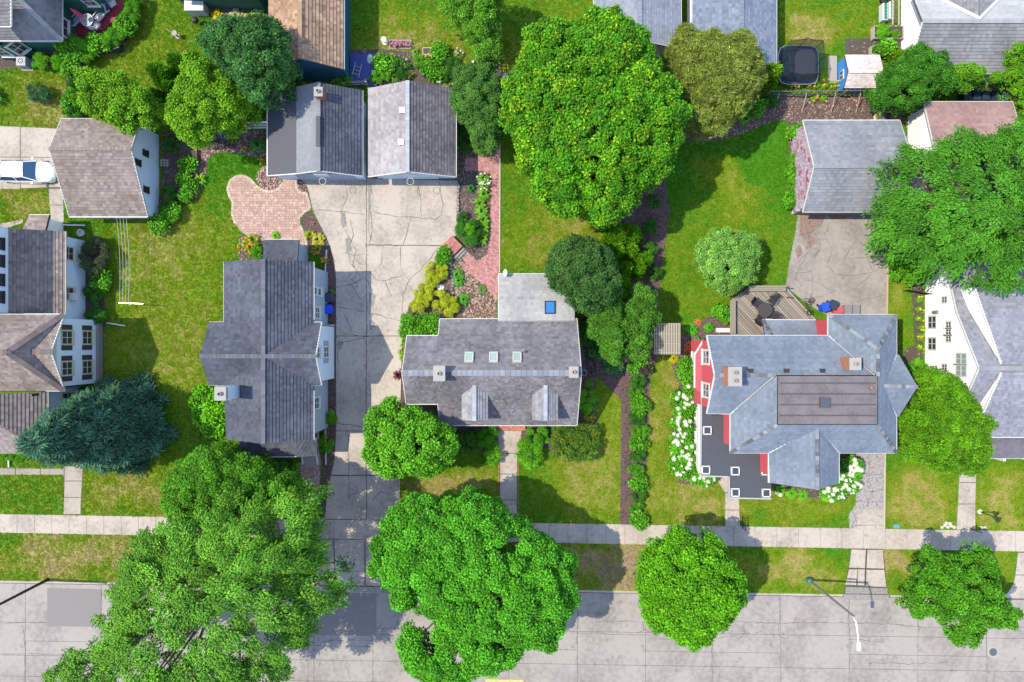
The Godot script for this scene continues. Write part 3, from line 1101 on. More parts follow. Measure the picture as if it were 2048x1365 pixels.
	for q in [[742, 372, 746, 395, 740, 420, 744, 460, 738, 489], [747, 424, 790, 434, 820, 434, 870, 438, 884, 430, 886, 410, 880, 380, 879, 363], [837, 362, 838, 372, 841, 400, 843, 435], [838, 372, 834, 385, 840, 392], [822, 434, 812, 470, 806, 490], [735, 490, 800, 491, 878, 492],
		[877, 494, 862, 515, 840, 540, 818, 560, 806, 590, 802, 640, 802, 668], [801, 492, 800, 530, 808, 550, 818, 560], [766, 492, 764, 520, 757, 540], [740, 545, 752, 560, 775, 560, 806, 551], [769, 562, 777, 582, 783, 593], [815, 570, 825, 582, 837, 590], [740, 600, 748, 620, 742, 640, 750, 655], [742, 628, 760, 632, 800, 642],
		[690, 365, 695, 395, 680, 425, 690, 440], [612, 422, 660, 421, 690, 424, 729, 430], [700, 440, 706, 470, 695, 500, 700, 525, 715, 545, 705, 560], [690, 460, 700, 480, 712, 500, 706, 530, 722, 555], [704, 545, 690, 560, 710, 580, 722, 600], [674, 575, 700, 570, 729, 556], [676, 616, 700, 618, 729, 624], [690, 632, 698, 650, 703, 662], [674, 672, 700, 668, 732, 674, 770, 670], [674, 690, 700, 682, 729, 676],
		[735, 560, 745, 580, 738, 600], [740, 575, 746, 590], [672, 846, 700, 850, 729, 855], [690, 855, 700, 880, 692, 900], [697, 870, 698, 1000], [674, 952, 729, 950], [733, 360, 732, 500, 733, 660, 732, 860, 733, 1040], [676, 700, 676, 760], [712, 520, 726, 530], [690, 505, 712, 512, 729, 508], [740, 655, 750, 662, 742, 668], [752, 660, 746, 650],
		[740, 470, 746, 480], [702, 560, 712, 566, 722, 560], [700, 990, 729, 986], [745, 1000, 760, 985, 790, 990]]:
		crack(dc, q, .065, .0405)
	part(dr, "crack", dc, dirt)
	var dp := MB.new()
	for q in [[682, 426, 690, 424, 694, 450, 686, 458, 681, 444], [690, 478, 700, 474, 704, 500, 694, 506], [736, 368, 744, 366, 740, 420, 737, 470], [738, 585, 752, 590, 748, 612, 738, 608], [740, 640, 750, 645, 744, 662, 738, 660], [676, 680, 688, 684, 682, 700, 675, 698]]:
		dp.poly(lift(px(q), .0395))
	part(dr, "patch", dp, mats["stone_gray"])
	# pale edging beside the drive
	var ed := MB.new()
	for q in [[[803, 680], [800, 800]], [[799, 955], [797, 1036]], [[1000, 286], [999, 545]]]:
		ed.bar(W(q[0][0], q[0][1], .04), W(q[1][0], q[1][1], .04), .1, .1)
	part(dr, "edging", ed, mats["wood_pale"])
	# aprons at the street
	var ap := sheet("driveway_apron", px([612, 1077, 757, 1080, 764, 1176, 606, 1174]), .012, dirt)
	slabs(ap, [[668, 1079, 729, 1080, 729, 1172, 672, 1171], [731, 1080, 756, 1081, 762, 1173, 731, 1172], [646, 1079, 666, 1079, 670, 1171, 618, 1170]], .034, con, .06, .012, .03)
	var rm := MB.new()
	rm.quad(W(606, 1173, .03), W(764, 1175, .03), W(766, 1188, -.1), W(604, 1186, -.1))
	rm.quad(W(1688, 1189, .03), W(1778, 1191, .03), W(1780, 1202, -.1), W(1686, 1200, -.1))
	part(ap, "ramp", rm, mats["stone_gray"])
	# walk to the front door of the cape house
	var fw := sheet("front_walk", px([996, 862, 1043, 862, 1042, 895, 1034, 912, 1034, 1046, 1000, 1046, 999, 912, 997, 895]), .012, dirt)
	slabs(fw, [[996, 862, 1043, 862, 1042, 895, 1036, 907, 999, 907, 997, 895], [999, 908, 1035, 908, 1034, 948, 1000, 948], [1000, 949, 1034, 949, 1034, 1000, 1000, 1000], [1000, 1001, 1034, 1001, 1034, 1045, 1000, 1045]], .036, con)
	var be := MB.new()
	for s in [997.5, 1036.5]:
		var v := 928.0
		while v < 1030:
			var t := rf(.7, 1.2)
			be.col = Color(.30 * t, .12 * t, .09 * t)
			be.box(W(s, v, .03), Vector3(.1, .07, .2))
			v += 5.2
	part(fw, "brick_edging", be, mats["brick_red"])
	# other walks
	var w2 := sheet("porch_walk", px([1430, 954, 1460, 954, 1478, 990, 1480, 1056, 1450, 1056, 1450, 985]), .012, dirt)
	slabs(w2, [[1431, 955, 1459, 955, 1459, 985, 1449, 985], [1450, 986, 1478, 986, 1479, 1020, 1450, 1020], [1450, 1021, 1479, 1021, 1480, 1054, 1450, 1054]], .036, con, .04, .01, .03, Color(1.1, 1.1, 1.08))
	var w3 := sheet("garden_walk", px([1920, 930, 1954, 930, 1951, 1062, 1913, 1061]), .012, dirt)
	slabs(w3, [[1921, 930, 1953, 930, 1952, 965, 1918, 965], [1918, 966, 1952, 966, 1951, 1008, 1916, 1008], [1916, 1009, 1951, 1009, 1951, 1060, 1913, 1060]], .036, con, .04, .01, .03, Color(1.1, 1.08, 1.05))
	var w4 := sheet("corner_walk", px([128, 932, 167, 932, 161, 1030, 127, 1030]), .012, dirt)
	slabs(w4, [[129, 933, 166, 933, 164, 962, 129, 962], [129, 963, 164, 963, 162, 995, 128, 995], [128, 996, 162, 996, 161, 1029, 127, 1029]], .036, con, .04, .01, .03, Color(.85, .85, .84))
	slabs(w4, [[-30, 937, 30, 937, 30, 950, -30, 950], [31, 937, 80, 938, 80, 950, 31, 950], [81, 938, 128, 938, 128, 950, 81, 950]], .036, con, .04, .01, .05, Color(.72, .72, .72))
	keep_bare(px([-30, 937, 128, 937, 128, 950, -30, 950]))
	var w5 := sheet("rear_walk", px([97, 376, 126, 376, 128, 446, 102, 446]), .012, dirt)
	slabs(w5, [[97, 378, 126, 378, 127, 410, 99, 410], [99, 411, 127, 411, 128, 445, 102, 445]], .036, con)
	slabs(w5, [[-20, 452, 20, 444, 46, 438, 46, 446, 20, 455, -20, 463]], .036, con, .04, .01, .05)
	var w6 := sheet("end_walk", px([2036, 1105, 2140, 1106, 2140, 1200, 1998, 1198, 2016, 1185, 2028, 1165]), .012, dirt)
	slabs(w6, [[2036, 1106, 2140, 1106, 2140, 1150, 2031, 1150], [2031, 1151, 2140, 1151, 2140, 1199, 2000, 1197, 2016, 1186, 2028, 1166]], .036, con)
	# drives on the left and right
	var d2 := sheet("parking_pad", px([-40, 250, 122, 257, 125, 376, -40, 380]), .012, dirt)
	slabs(d2, [[-40, 251, 40, 254, 40, 314, -40, 314], [41, 254, 122, 258, 122, 315, 41, 314], [-40, 315, 40, 315, 40, 378, -40, 379], [41, 315, 123, 316, 125, 374, 41, 377]], .036, con, .03, .008, .03, Color(1.15, 1.13, 1.1))
	var d3 := sheet("rear_driveway", px([1596, 424, 1782, 428, 1776, 630, 1654, 630, 1620, 612, 1571, 574, 1580, 520, 1590, 470]), .03, mats["concrete_old"], Color(1.5, 1.43, 1.34))
	var d3c := MB.new()
	for q in [[1690, 518, 1715, 517, 1735, 515], [1735, 516, 1745, 540, 1732, 560, 1712, 575, 1690, 588], [1655, 530, 1670, 548, 1700, 552, 1740, 545, 1770, 535], [1580, 600, 1640, 595, 1670, 582], [1640, 500, 1620, 520, 1600, 540], [1600, 470, 1640, 460, 1620, 500, 1590, 530], [1715, 605, 1740, 596, 1770, 590], [1625, 540, 1624, 600], [1590, 545, 1610, 545, 1625, 540], [1605, 480, 1615, 505, 1600, 535, 1590, 560], [1630, 465, 1640, 490, 1628, 520], [1660, 445, 1650, 470, 1665, 500, 1655, 530], [1700, 440, 1710, 480, 1690, 518], [1610, 560, 1640, 565, 1655, 580], [1745, 440, 1740, 480, 1750, 516]]:
		crack(d3c, q, .05, .034)
	part(d3, "crack", d3c, dirt)
	var d3p := MB.new()
	for q in [[1600, 428, 1652, 430, 1645, 448, 1628, 462, 1612, 482, 1599, 470], [1655, 428, 1700, 430, 1690, 438, 1662, 440], [1590, 500, 1600, 490, 1606, 505, 1596, 520], [1618, 470, 1630, 476, 1622, 496, 1612, 500]]: d3p.poly(lift(px(q), .0335))
	part(d3, "bare_soil", d3p, mat("soil_pink", L(.21, .155, .13), 1.0, "patchy", .6))
	var d3e := MB.new()
	d3e.bar(W(1776, 462, .05), W(1774, 630, .05), .12, .1)
	part(d3, "edging", d3e, mat("edge_brick", L(.45, .3, .24), .9, "fine", 1.0))
	var d4 := sheet("side_driveway", px([1712, 905, 1770, 905, 1768, 1060, 1700, 1060, 1697, 1030, 1712, 1010]), .02, mat("old_asphalt", L(.27, .255, .25), .95, "patchy", .5))
	var d4c := MB.new()
	for q in [[1716, 950, 1735, 948, 1768, 952], [1720, 980, 1745, 985, 1768, 978], [1740, 905, 1738, 950, 1745, 985, 1735, 1010], [1716, 1000, 1740, 1005, 1765, 1000], [1705, 1020, 1712, 1040, 1704, 1056]]:
		crack(d4c, q, .06, .0245)
	part(d4, "crack", d4c, dirt)
	slabs(d4, [[1715, 1019, 1767, 1018, 1767, 1050, 1714, 1050], [1714, 1052, 1730, 1052, 1730, 1058, 1714, 1058], [1731, 1052, 1750, 1051, 1750, 1058, 1731, 1058], [1751, 1051, 1767, 1051, 1767, 1058, 1751, 1058]], .036, con, .05, .015, .03)
	var d4e := MB.new()
	d4e.bar(W(1770.5, 905, .05), W(1768.5, 1060, .05), .13, .1)
	part(d4, "edging", d4e, mats["wood_pale"])
	var d5 := sheet("side_apron", px([1702, 1098, 1767, 1099, 1776, 1190, 1688, 1189]), .012, mats["soil"])
	slabs(d5, [[1703, 1099, 1732, 1100, 1730, 1137, 1698, 1136], [1735, 1100, 1766, 1100, 1769, 1138, 1733, 1137], [1698, 1139, 1715, 1139, 1714, 1158, 1694, 1157], [1716, 1139, 1730, 1139, 1729, 1172, 1715, 1171], [1733, 1140, 1769, 1140, 1773, 1175, 1732, 1173], [1693, 1159, 1713, 1160, 1713, 1171, 1690, 1170]], .036, con, .05, .012, .03, Color(1.15, 1.14, 1.12))
	slabs(d5, [[1692, 1174, 1776, 1177, 1776, 1189, 1690, 1188]], .03, mats["stone_gray"])
	patio()
	brick_path()
# ---- paver patio: each block a part, the rest one mesh ----------------------
func patio() -> void:
	var out := px([455, 378, 460, 362, 472, 353, 488, 352, 502, 360, 512, 372, 525, 381, 541, 384, 557, 378, 565, 365, 566, 350, 592, 350, 593, 378, 603, 387, 612, 386, 618, 405, 620, 418, 608, 424, 600, 434, 601, 452, 606, 466, 612, 480, 614, 520, 598, 520, 530, 480, 496, 474, 482, 464, 470, 447, 464, 428, 466, 405, 459, 394])
	var pt := sheet("patio", out, .012, mat("joint_sand", L(.16, .12, .10), 1.0))
	var q := flat2(out)
	var blocks := []
	var z := Z(348)
	var row := 0
	while z < Z(522):
		var x := X(452) - (.15 if row % 2 else 0.0)
		while x < X(624):
			var w := .3 if (row + int(x * 3)) % 3 else .2
			var r := PackedVector2Array([Vector2(x + .008, z + .008), Vector2(x + w - .008, z + .008), Vector2(x + w - .008, z + .202), Vector2(x + .008, z + .202)])
			for g in Geometry2D.intersect_polygons(r, q):
				var a := 0.0
				for i in g.size(): a += g[i].cross(g[(i + 1) % g.size()]) * .5
				if absf(a) > .012: blocks.append([absf(a), g])
			x += w
		z += .21
		row += 1
	var inn := Geometry2D.offset_polygon(q, -.0)
	blocks.sort_custom(func(a, b): return a[0] > b[0])
	var rest := MB.new()
	for i in blocks.size():
		var mb := MB.new() if i < 290 else rest
		var t := rf(.82, 1.18)
		var k := L(.38, .25, .215).lerp(L(.42, .33, .26), rng.randf() * rng.randf())
		mb.col = Color(k.r * t, k.g * t, k.b * t)
		var top := []
		var y := .045 + rf(-.004, .004)
		for a in blocks[i][1]: top.append(Vector3(a.x, y, a.y))
		mb.slab(top, .04)
		if i < 290: part(pt, "paver", mb, mats["paver"])
	stuff(part(pt, "small_pavers", rest, mats["paver"]))
	# soldier course along the curved edge
	for i in q.size():
		var a := q[i]
		var b := q[(i + 1) % q.size()]
		if i in [9, 10, 18, 25, 26]: continue
		var n := maxi(1, int(a.distance_to(b) / .19))
		for k in n:
			var p := a.lerp(b, (k + .5) / n)
			var dv := (b - a).normalized()
			var mb := MB.new()
			var t := rf(.85, 1.15)
			mb.col = Color(.43 * t, .36 * t, .28 * t)
			mb.box(Vector3(p.x, .03, p.y), Vector3(a.distance_to(b) / n - .015, .05, .2), Basis(Vector3(dv.x, 0, dv.y), Vector3.UP, Vector3(-dv.y, 0, dv.x)))
			part(pt, "edge_paver", mb, mats["paver"])
# ---- red brick path in herringbone: bricks too small to pick apart -----------
func herring(owner_: Node, out: Array, y: float, ang: float, c: Color) -> void:
	var q := flat2(out)
	var bb := Rect2(q[0], Vector2.ZERO)
	for a in q: bb = bb.expand(a)
	var mb := MB.new()
	var L1 := .21
	var B1 := .105
	var ct := bb.get_center()
	var R := bb.size.length() * .55
	var n := int(R / B1) + 2
	for i in range(-n, n):
		for j in range(-n, n):
			# herringbone lattice: one lying and one standing brick per cell
			for s in 2:
				var o := Vector2(i * B1 + j * 2 * B1, i * B1 - j * 2 * B1 + 0.0)
				var c0 := o + (Vector2(L1 * .5, B1 * .5) if s == 0 else Vector2(L1 + B1 * .5, 0))
				var p := c0.rotated(ang) + ct
				if not bb.has_point(p) or not Geometry2D.is_point_in_polygon(p, q): continue
				var t := rf(.7, 1.3)
				mb.col = Color(c.r * t, c.g * t * rf(.85, 1.15), c.b * t * rf(.85, 1.15))
				mb.box(Vector3(p.x, y + rf(-.003, .003), p.y), Vector3(L1 - .012, .04, B1 - .012), Basis(Vector3.UP, -ang - (PI / 2 if s else 0.0)))
	stuff(part(owner_, "bricks", mb, mats["brick_red"]))
func brick_path() -> void:
	var jm: Material = mat("joint_dark", L(.14, .10, .09), 1.0)
	var o1 := px([1000, 286, 999, 548, 994, 602, 968, 572, 917, 528, 926, 520, 935, 503, 955, 523, 976, 507, 977, 490, 980, 470, 983, 350, 965, 343, 930, 342, 930, 316, 966, 314])
	var bp := sheet("brick_path", o1, .012, jm)
	herring(bp, o1, .03, .4, L(.40, .20, .19))
	var o2 := px([598, 925, 641, 925, 638, 1000, 604, 1000])
	var b2 := sheet("brick_walk", o2, .012, jm)
	herring(b2, o2, .03, .05, L(.36, .25, .22))
# ---- planting beds ----------------------------------------------------------
func chips(owner_: Node, out: Array, y: float, per: float, ca: Color, cb: Color) -> void:
	var q := flat2(out)
	var bb := Rect2(q[0], Vector2.ZERO)
	for a in q: bb = bb.expand(a)
	if not meshes.has("chip"):
		var mb := MB.new()
		mb.box(Vector3.ZERO, Vector3(.11, .02, .045))
		mb.box(Vector3(.04, .01, .05), Vector3(.05, .02, .07))
		meshes["chip"] = mb.mesh()
	var tr := []
	var cols := []
	for i in int(bb.get_area() * per):
		var p := bb.position + Vector2(rng.randf(), rng.randf()) * bb.size
		if not Geometry2D.is_point_in_polygon(p, q): continue
		tr.append(Transform3D(Basis.from_euler(Vector3(rf(-.3, .3), rng.randf() * TAU, rf(-.3, .3))).scaled_local(Vector3.ONE * rf(.6, 1.3)), Vector3(p.x, y + rf(0, .03), p.y)))
		var t := rf(.5, 1.4)
		var k := ca.lerp(cb, rng.randf() * rng.randf())
		cols.append(Color(k.r * t, k.g * t, k.b * t))
	if tr.size() > 8: stuff(multi(owner_, "bark_chips", meshes["chip"], mats["chips"], tr, cols))
func bed(out: Array, c := "mulch", per := 45.0, ca := Color(.12, .08, .07), cb := Color(.36, .27, .22)) -> void:
	var p := px(out)
	var s := sheet("planting_bed", p, .022, mats[c])
	chips(s, p, .03, per, ca, cb)
func beds() -> void:
	var dark := Color(.055, .035, .04)
	var pk := Color(.26, .17, .15)
	var tan_ := Color(.27, .195, .145)
	bed([803, 672, 812, 630, 822, 612, 852, 577, 872, 542, 884, 502, 906, 521, 906, 600, 932, 637, 880, 640, 880, 672])
	bed([906, 521, 917, 530, 968, 573, 994, 603, 994, 638, 932, 638, 906, 600], "mulch", 70, tan_, Color(.44, .34, .27))
	bed([917, 300, 966, 300, 966, 314, 930, 316, 930, 342, 965, 343, 983, 350, 980, 470, 977, 490, 976, 507, 955, 523, 935, 503, 914, 472], "soil", 40, Color(.16, .11, .10), pk)
	bed([906, 172, 1000, 172, 1000, 300, 914, 302], "soil", 20)
	bed([1225, 440, 1290, 360, 1330, 350, 1340, 420, 1322, 560, 1318, 600, 1322, 660, 1310, 740, 1300, 760, 1298, 860, 1290, 960, 1286, 1050, 1240, 1049, 1242, 800, 1170, 730, 1160, 640, 1205, 600], "mulch", 32, dark, Color(.17, .11, .13))
	bed([1498, 232, 1530, 196, 1560, 192, 1760, 192, 1800, 215, 1815, 245, 1600, 244, 1590, 255, 1570, 240, 1540, 245, 1500, 262, 1440, 282, 1360, 282, 1350, 230], "mulch", 55, Color(.09, .06, .055), Color(.50, .38, .30))
	bed([1575, 245, 1605, 245, 1600, 425, 1570, 415, 1580, 330], "soil", 30, pk, tan_)
	bed([1812, 245, 1830, 215, 1845, 230, 1825, 330, 1812, 320], "soil", 60, Color(.3, .24, .2), Color(.5, .45, .4))
	bed([386, 258, 536, 262, 534, 318, 505, 312, 465, 306, 430, 306, 415, 320, 412, 350, 398, 392, 362, 396, 360, 290], "mulch", 60, pk, Color(.40, .28, .25))
	bed([326, 262, 362, 262, 360, 398, 320, 440, 296, 440, 300, 392, 322, 390], "soil", 25)
	var c1 := []
	for i in 20: c1.append_array([539 + cos(TAU * i / 20) * 26, 356 + sin(TAU * i / 20) * 25])
	bed(c1, "mulch", 90, pk, Color(.5, .38, .33))
	bed([593, 352, 612, 352, 612, 382, 603, 385, 595, 376], "mulch", 80, pk, Color(.45, .33, .28))
	bed([609, 426, 622, 424, 640, 452, 655, 482, 668, 522, 672, 560, 672, 870, 668, 920, 655, 985, 650, 1036, 640, 1000, 643, 925, 646, 520, 616, 500, 613, 480, 607, 466, 602, 440], "mulch", 45, Color(.09, .06, .055), pk)
	bed([478, 472, 530, 480, 528, 525, 478, 520], "soil", 30, pk, tan_)
	bed([800, 690, 812, 690, 812, 812, 876, 812, 880, 850, 1152, 856, 1160, 690, 1190, 690, 1195, 840, 1196, 920, 1130, 924, 1090, 895, 1060, 935, 1034, 920, 1043, 862, 996, 862, 1000, 925, 975, 930, 960, 890, 900, 870, 800, 860], "mulch", 22, Color(.07, .05, .05), Color(.2, .15, .13))
	bed([1360, 680, 1375, 650, 1405, 645, 1440, 612, 1465, 618, 1465, 672, 1415, 676, 1395, 700, 1388, 830, 1398, 960, 1432, 975, 1360, 968, 1340, 930, 1342, 840, 1352, 800, 1358, 770, 1340, 720], "mulch", 32, Color(.10, .08, .085), Color(.26, .2, .18))
	bed([1540, 968, 1680, 968, 1680, 912, 1722, 912, 1720, 965, 1690, 1004, 1640, 998, 1560, 990], "soil", 15)
	bed([1822, 555, 1846, 555, 1846, 760, 1800, 760, 1808, 700, 1830, 690], "soil", 12)
	bed([168, 485, 206, 478, 210, 640, 206, 790, 168, 790], "soil", 18, Color(.10, .08, .07), pk)
	bed([700, 100, 760, 98, 830, 105, 900, 130, 1000, 128, 1000, 175, 900, 172, 700, 172], "soil", 22, Color(.14, .10, .08), tan_)
	bed([420, 18, 536, 18, 538, 50, 425, 48], "soil", 25, pk, tan_)
	bed([940, 40, 1000, 30, 998, 125, 945, 90], "soil", 25)
	bed([0, 95, 160, 95, 170, 140, 150, 235, 133, 240, 130, 135, 70, 130, 0, 140], "soil", 10)
	bed([1690, 78, 1806, 72, 1806, 112, 1690, 112], "soil", 12)
	bed([120, 60, 240, 60, 260, 30, 270, 0, 285, 0, 275, 60, 230, 105, 160, 120], "soil", 10)
# ---- buildings --------------------------------------------------------------
func buildings() -> void:
	var gray := [L(.040, .048, .068), L(.070, .082, .110), .2, .25, .26]
	var gray_lt := [L(0.187, 0.191, 0.209), L(0.259, 0.263, 0.281), .16, .25, .26]
	var brown := [L(.165, .135, .122), L(.228, .193, .178), .24, .25, .27]
	var worn := [L(0.122, 0.119, 0.126), L(0.194, 0.191, 0.209), .16, .25, .26]
	var slate := [L(.115, .148, .195), L(.155, .190, .240), .10, .24, .24]
	cape(worn, gray_lt)
	blue_house(gray)
	garages(gray, worn, brown, slate)
	corner_house(brown)
	victorian(slate)
	white_house(slate)
	top_buildings(gray, slate, worn)
func cape(pal: Array, lt: Array) -> void:
	var hs := thing("house", "grey-roofed cape house with two front dormers and three rear skylights", "house", W(1000, 750))
	var zr := Z(746.5, 6.5)
	var xl := X(808, 5.5)
	var xm := X(879, 3.2)
	var xr := X(1154, 3.0)
	var zn := Z(638.5, 3.0)
	var zs := Z(850.5, 3.0)
	var zwn := Z(672.0, 4.25)
	var zws := Z(808.0, 4.25)
	var V := func(x: float, h: float, z: float) -> Vector3: return Vector3(x, h, z)
	var hn := 6.5 - (zr - zwn) * 3.5 / (zr - zn)
	var hs2 := 6.5 - (zws - zr) * 3.5 / (zs - zr)
	var back := [L(.118, .117, .135), L(.175, .173, .195), .2, .25, .27]
	var rp := roof(hs, [[V.call(xm, 3, zn), V.call(xr, 3, zn), V.call(xr, 6.5, zr), V.call(xm, 6.5, zr)], [V.call(xl, hn, zwn), V.call(xm, hn, zwn), V.call(xm, 6.5, zr), V.call(xl, 6.5, zr)]], back)
	var r2 := roof(hs, [[V.call(xm, 3, zs), V.call(xr, 3, zs), V.call(xr, 6.5, zr), V.call(xm, 6.5, zr)], [V.call(xl, hs2, zws), V.call(xm, hs2, zws), V.call(xm, 6.5, zr), V.call(xl, 6.5, zr)]], [L(0.09, 0.0864, 0.0936), L(0.162, 0.158, 0.173), .22, .2, .2])
	gutter(rp, V.call(xm, 3, zn), V.call(xr, 3, zn)); gutter(r2, V.call(xm, 3, zs), V.call(xr, 3, zs), .15)
	gutter(rp, V.call(xl, hn, zwn), V.call(xm, hn, zwn)); gutter(r2, V.call(xl, hs2, zws), V.call(xm, hs2, zws))
	for q in [[xr, 3.0, zn], [xl, hn, zwn], [xm, 3.0, zn]]: gutter(rp, V.call(q[0], q[1], q[2]), V.call(q[0], hn if q[0] == xm else 6.5, zwn if q[0] == xm else zr), .07)
	for q in [[xr, 3.0, zs], [xl, hs2, zws], [xm, 3.0, zs]]: gutter(r2, V.call(q[0], q[1], q[2]), V.call(q[0], hs2 if q[0] == xm else 6.5, zws if q[0] == xm else zr), .07)
	# ridge vent
	for run in [[xl + .05, X(862, 6.5)], [X(902, 6.5), xr - .8]]:
		var rv := MB.new()
		var x: float = run[0]
		while x < run[1]:
			var t := rf(.85, 1.15)
			rv.col = Color(.21 * t, .23 * t, .27 * t)
			for s in [-1, 1]:
				rv.quad(V.call(x, 6.6, zr), V.call(x + .38, 6.6, zr), V.call(x + .38, 6.47, zr + s * .22), V.call(x, 6.47, zr + s * .22))
			x += .4
		part(rp, "ridge_vent", rv, mats["shingle"])
	var cw := walls(hs, [[xl + .25, zwn + .3, hn], [xm + .2, zwn + .3, hn], [xm + .2, zn + .3, 2.95], [xr - .25, zn + .3, 2.95], [xr - .25, zr, 6.3], [xr - .25, zs - .3, 2.95], [xm + .2, zs - .3, 2.95], [xm + .2, zws - .3, hs2], [xl + .25, zws - .3, hs2], [xl + .25, zr, 6.3]], mats["white_wall"])
	for t in [.12, .3, .7, .88]: win(hs, cw[5], t, 1.5, 1.0, 1.3, {"ny": 2, "shutter": "shutter_dark"})
	var dr := MB.new()
	dr.box(Vector3(X(1019), 1.15, zs - .27), Vector3(1.0, 2.1, .08))
	part(hs, "front_door", dr, mats["red_wall"])
	# dormers
	var sl := 3.5 / (zs - zr)
	for u in [[948.5, 21.0], [1091.0, 21.0]]:
		var yr := 5.7
		var xc := X(u[0], yr)
		var w := .98
		var zf := Z(838, 4.3)
		var ze := .45
		var at := func(y: float) -> float: return zr + (6.5 - y) / sl
		var ye: float = yr - .6
		var d := roof(hs, [[V.call(xc - w, ye, zf), V.call(xc, yr, zf), V.call(xc, yr, at.call(yr)), V.call(xc - w, ye, at.call(ye))], [V.call(xc + w, ye, zf), V.call(xc, yr, zf), V.call(xc, yr, at.call(yr)), V.call(xc + w, ye, at.call(ye))]], lt, "dormer_roof")
		caps(d, [[V.call(xc, yr, zf), V.call(xc, yr, at.call(yr))]], L(0.252, 0.274, 0.302), L(0.324, 0.346, 0.374), .3)
		var dm := MB.new()
		for s in [-1, 1]:
			dm.poly([V.call(xc + s * (w - .12), ye - .05, zf - .15), V.call(xc + s * (w - .12), ye - .05, at.call(ye)), V.call(xc + s * (w - .12), 6.5 - (zf - .15 - zr) * sl, zf - .15)])
		dm.poly([V.call(xc - w + .12, 6.5 - (zf - .15 - zr) * sl, zf - .15), V.call(xc + w - .12, 6.5 - (zf - .15 - zr) * sl, zf - .15), V.call(xc + w - .12, ye, zf - .15), V.call(xc, yr - .1, zf - .15), V.call(xc - w + .12, ye, zf - .15)])
		part(hs, "dormer_wall", dm, mats["white_wall"])
		win(hs, [V.call(xc - .7, 0, zf - .15), V.call(xc + .7, 0, zf - .15), Vector3(0, 0, 1)], .5, 3.95, .7, .9, {"ny": 2})
	# skylights on the rear slope, chimneys, vent
	var sv := Vector3(0, -3.5, zn - zr).normalized()
	for u in [938.0, 987.0, 1034.0]:
		var hy := 5.6
		skylight(hs, Vector3(X(u, hy), hy, zr - (6.5 - hy) / sl), Vector3.RIGHT, sv, .58, .85)
	chimney(hs, Vector3(X(880, 6.6), 5.9, zr), .75, 1.0, 1.25, false, 1)
	chimney(hs, Vector3(X(1146, 6.6), 5.9, zr - .1), .58, .7, 1.2, false, 1)
	var vp := MB.new()
	vp.lathe(Vector3(X(1051, 5.2), 4.9, zr - 1.55), [[.1, 0], [.1, .5], [0, .5]], 10)
	part(hs, "vent_pipe", vp, mats["black"])
	# low rear wing
	var a := W(997, 548, 2.7)
	var b := W(1150, 548, 2.7)
	var c := Vector3(xr - .2, 3.15, zn + .25)
	var w2 := roof(hs, [[a, b, c, Vector3(a.x, 3.15, zn + .25)]], [L(0.245, 0.252, 0.252), L(0.324, 0.331, 0.324), .10, .24, .24], "rear_roof")
	gutter(w2, a, b, .08); gutter(w2, a, Vector3(a.x, 3.15, zn + .25), .06)
	walls(hs, [[a.x + .2, a.z + .2, 2.6], [b.x - .1, a.z + .2, 2.6], [b.x - .1, zn + .3, 2.6], [a.x + .2, zn + .3, 2.6]], mats["white_wall"])
	skylight(hs, W(1100, 615.5, 3.0), Vector3.RIGHT, Vector3(0, -.12, -1).normalized(), .75, .95, "skyglass_blue", "dark_metal")
	# brick step at the front door
	var bs := MB.new()
	for i in 13:
		for k in 2:
			var t := rf(.75, 1.2)
			bs.col = Color(.42 * t, .17 * t, .11 * t)
			bs.box(W(986.5 + i * 5.1, 854.5 + k * 4.6, .16), Vector3(.2, .16, .18))
	part(hs, "front_step", bs, mats["brick_red"])
	var dsh := MB.new()
	var dp := W(1012, 546, 3.2)
	for i in 6:
		for k in 12:
			var r0 := i * .05
			var r1 := r0 + .05
			var ax := Basis(Vector3(0, 0, 1), 1.0) * Basis(Vector3.UP, .5)
			var A := func(r: float, t: float) -> Vector3: return dp + ax * Vector3(cos(t) * r, r * r * .8, sin(t) * r)
			dsh.quad(A.call(r0, TAU * k / 12), A.call(r1, TAU * k / 12), A.call(r1, TAU * (k + 1) / 12), A.call(r0, TAU * (k + 1) / 12))
	var dn := part(hs, "satellite_dish", dsh, mats["plastic_white"])
	var dm2 := MB.new()
	dm2.tube([dp + Vector3(.1, -.5, .15), dp + Vector3(.08, -.2, .05), dp], [.025, .025, .02], 6)
	part(dn, "mount", dm2, mats["steel"])
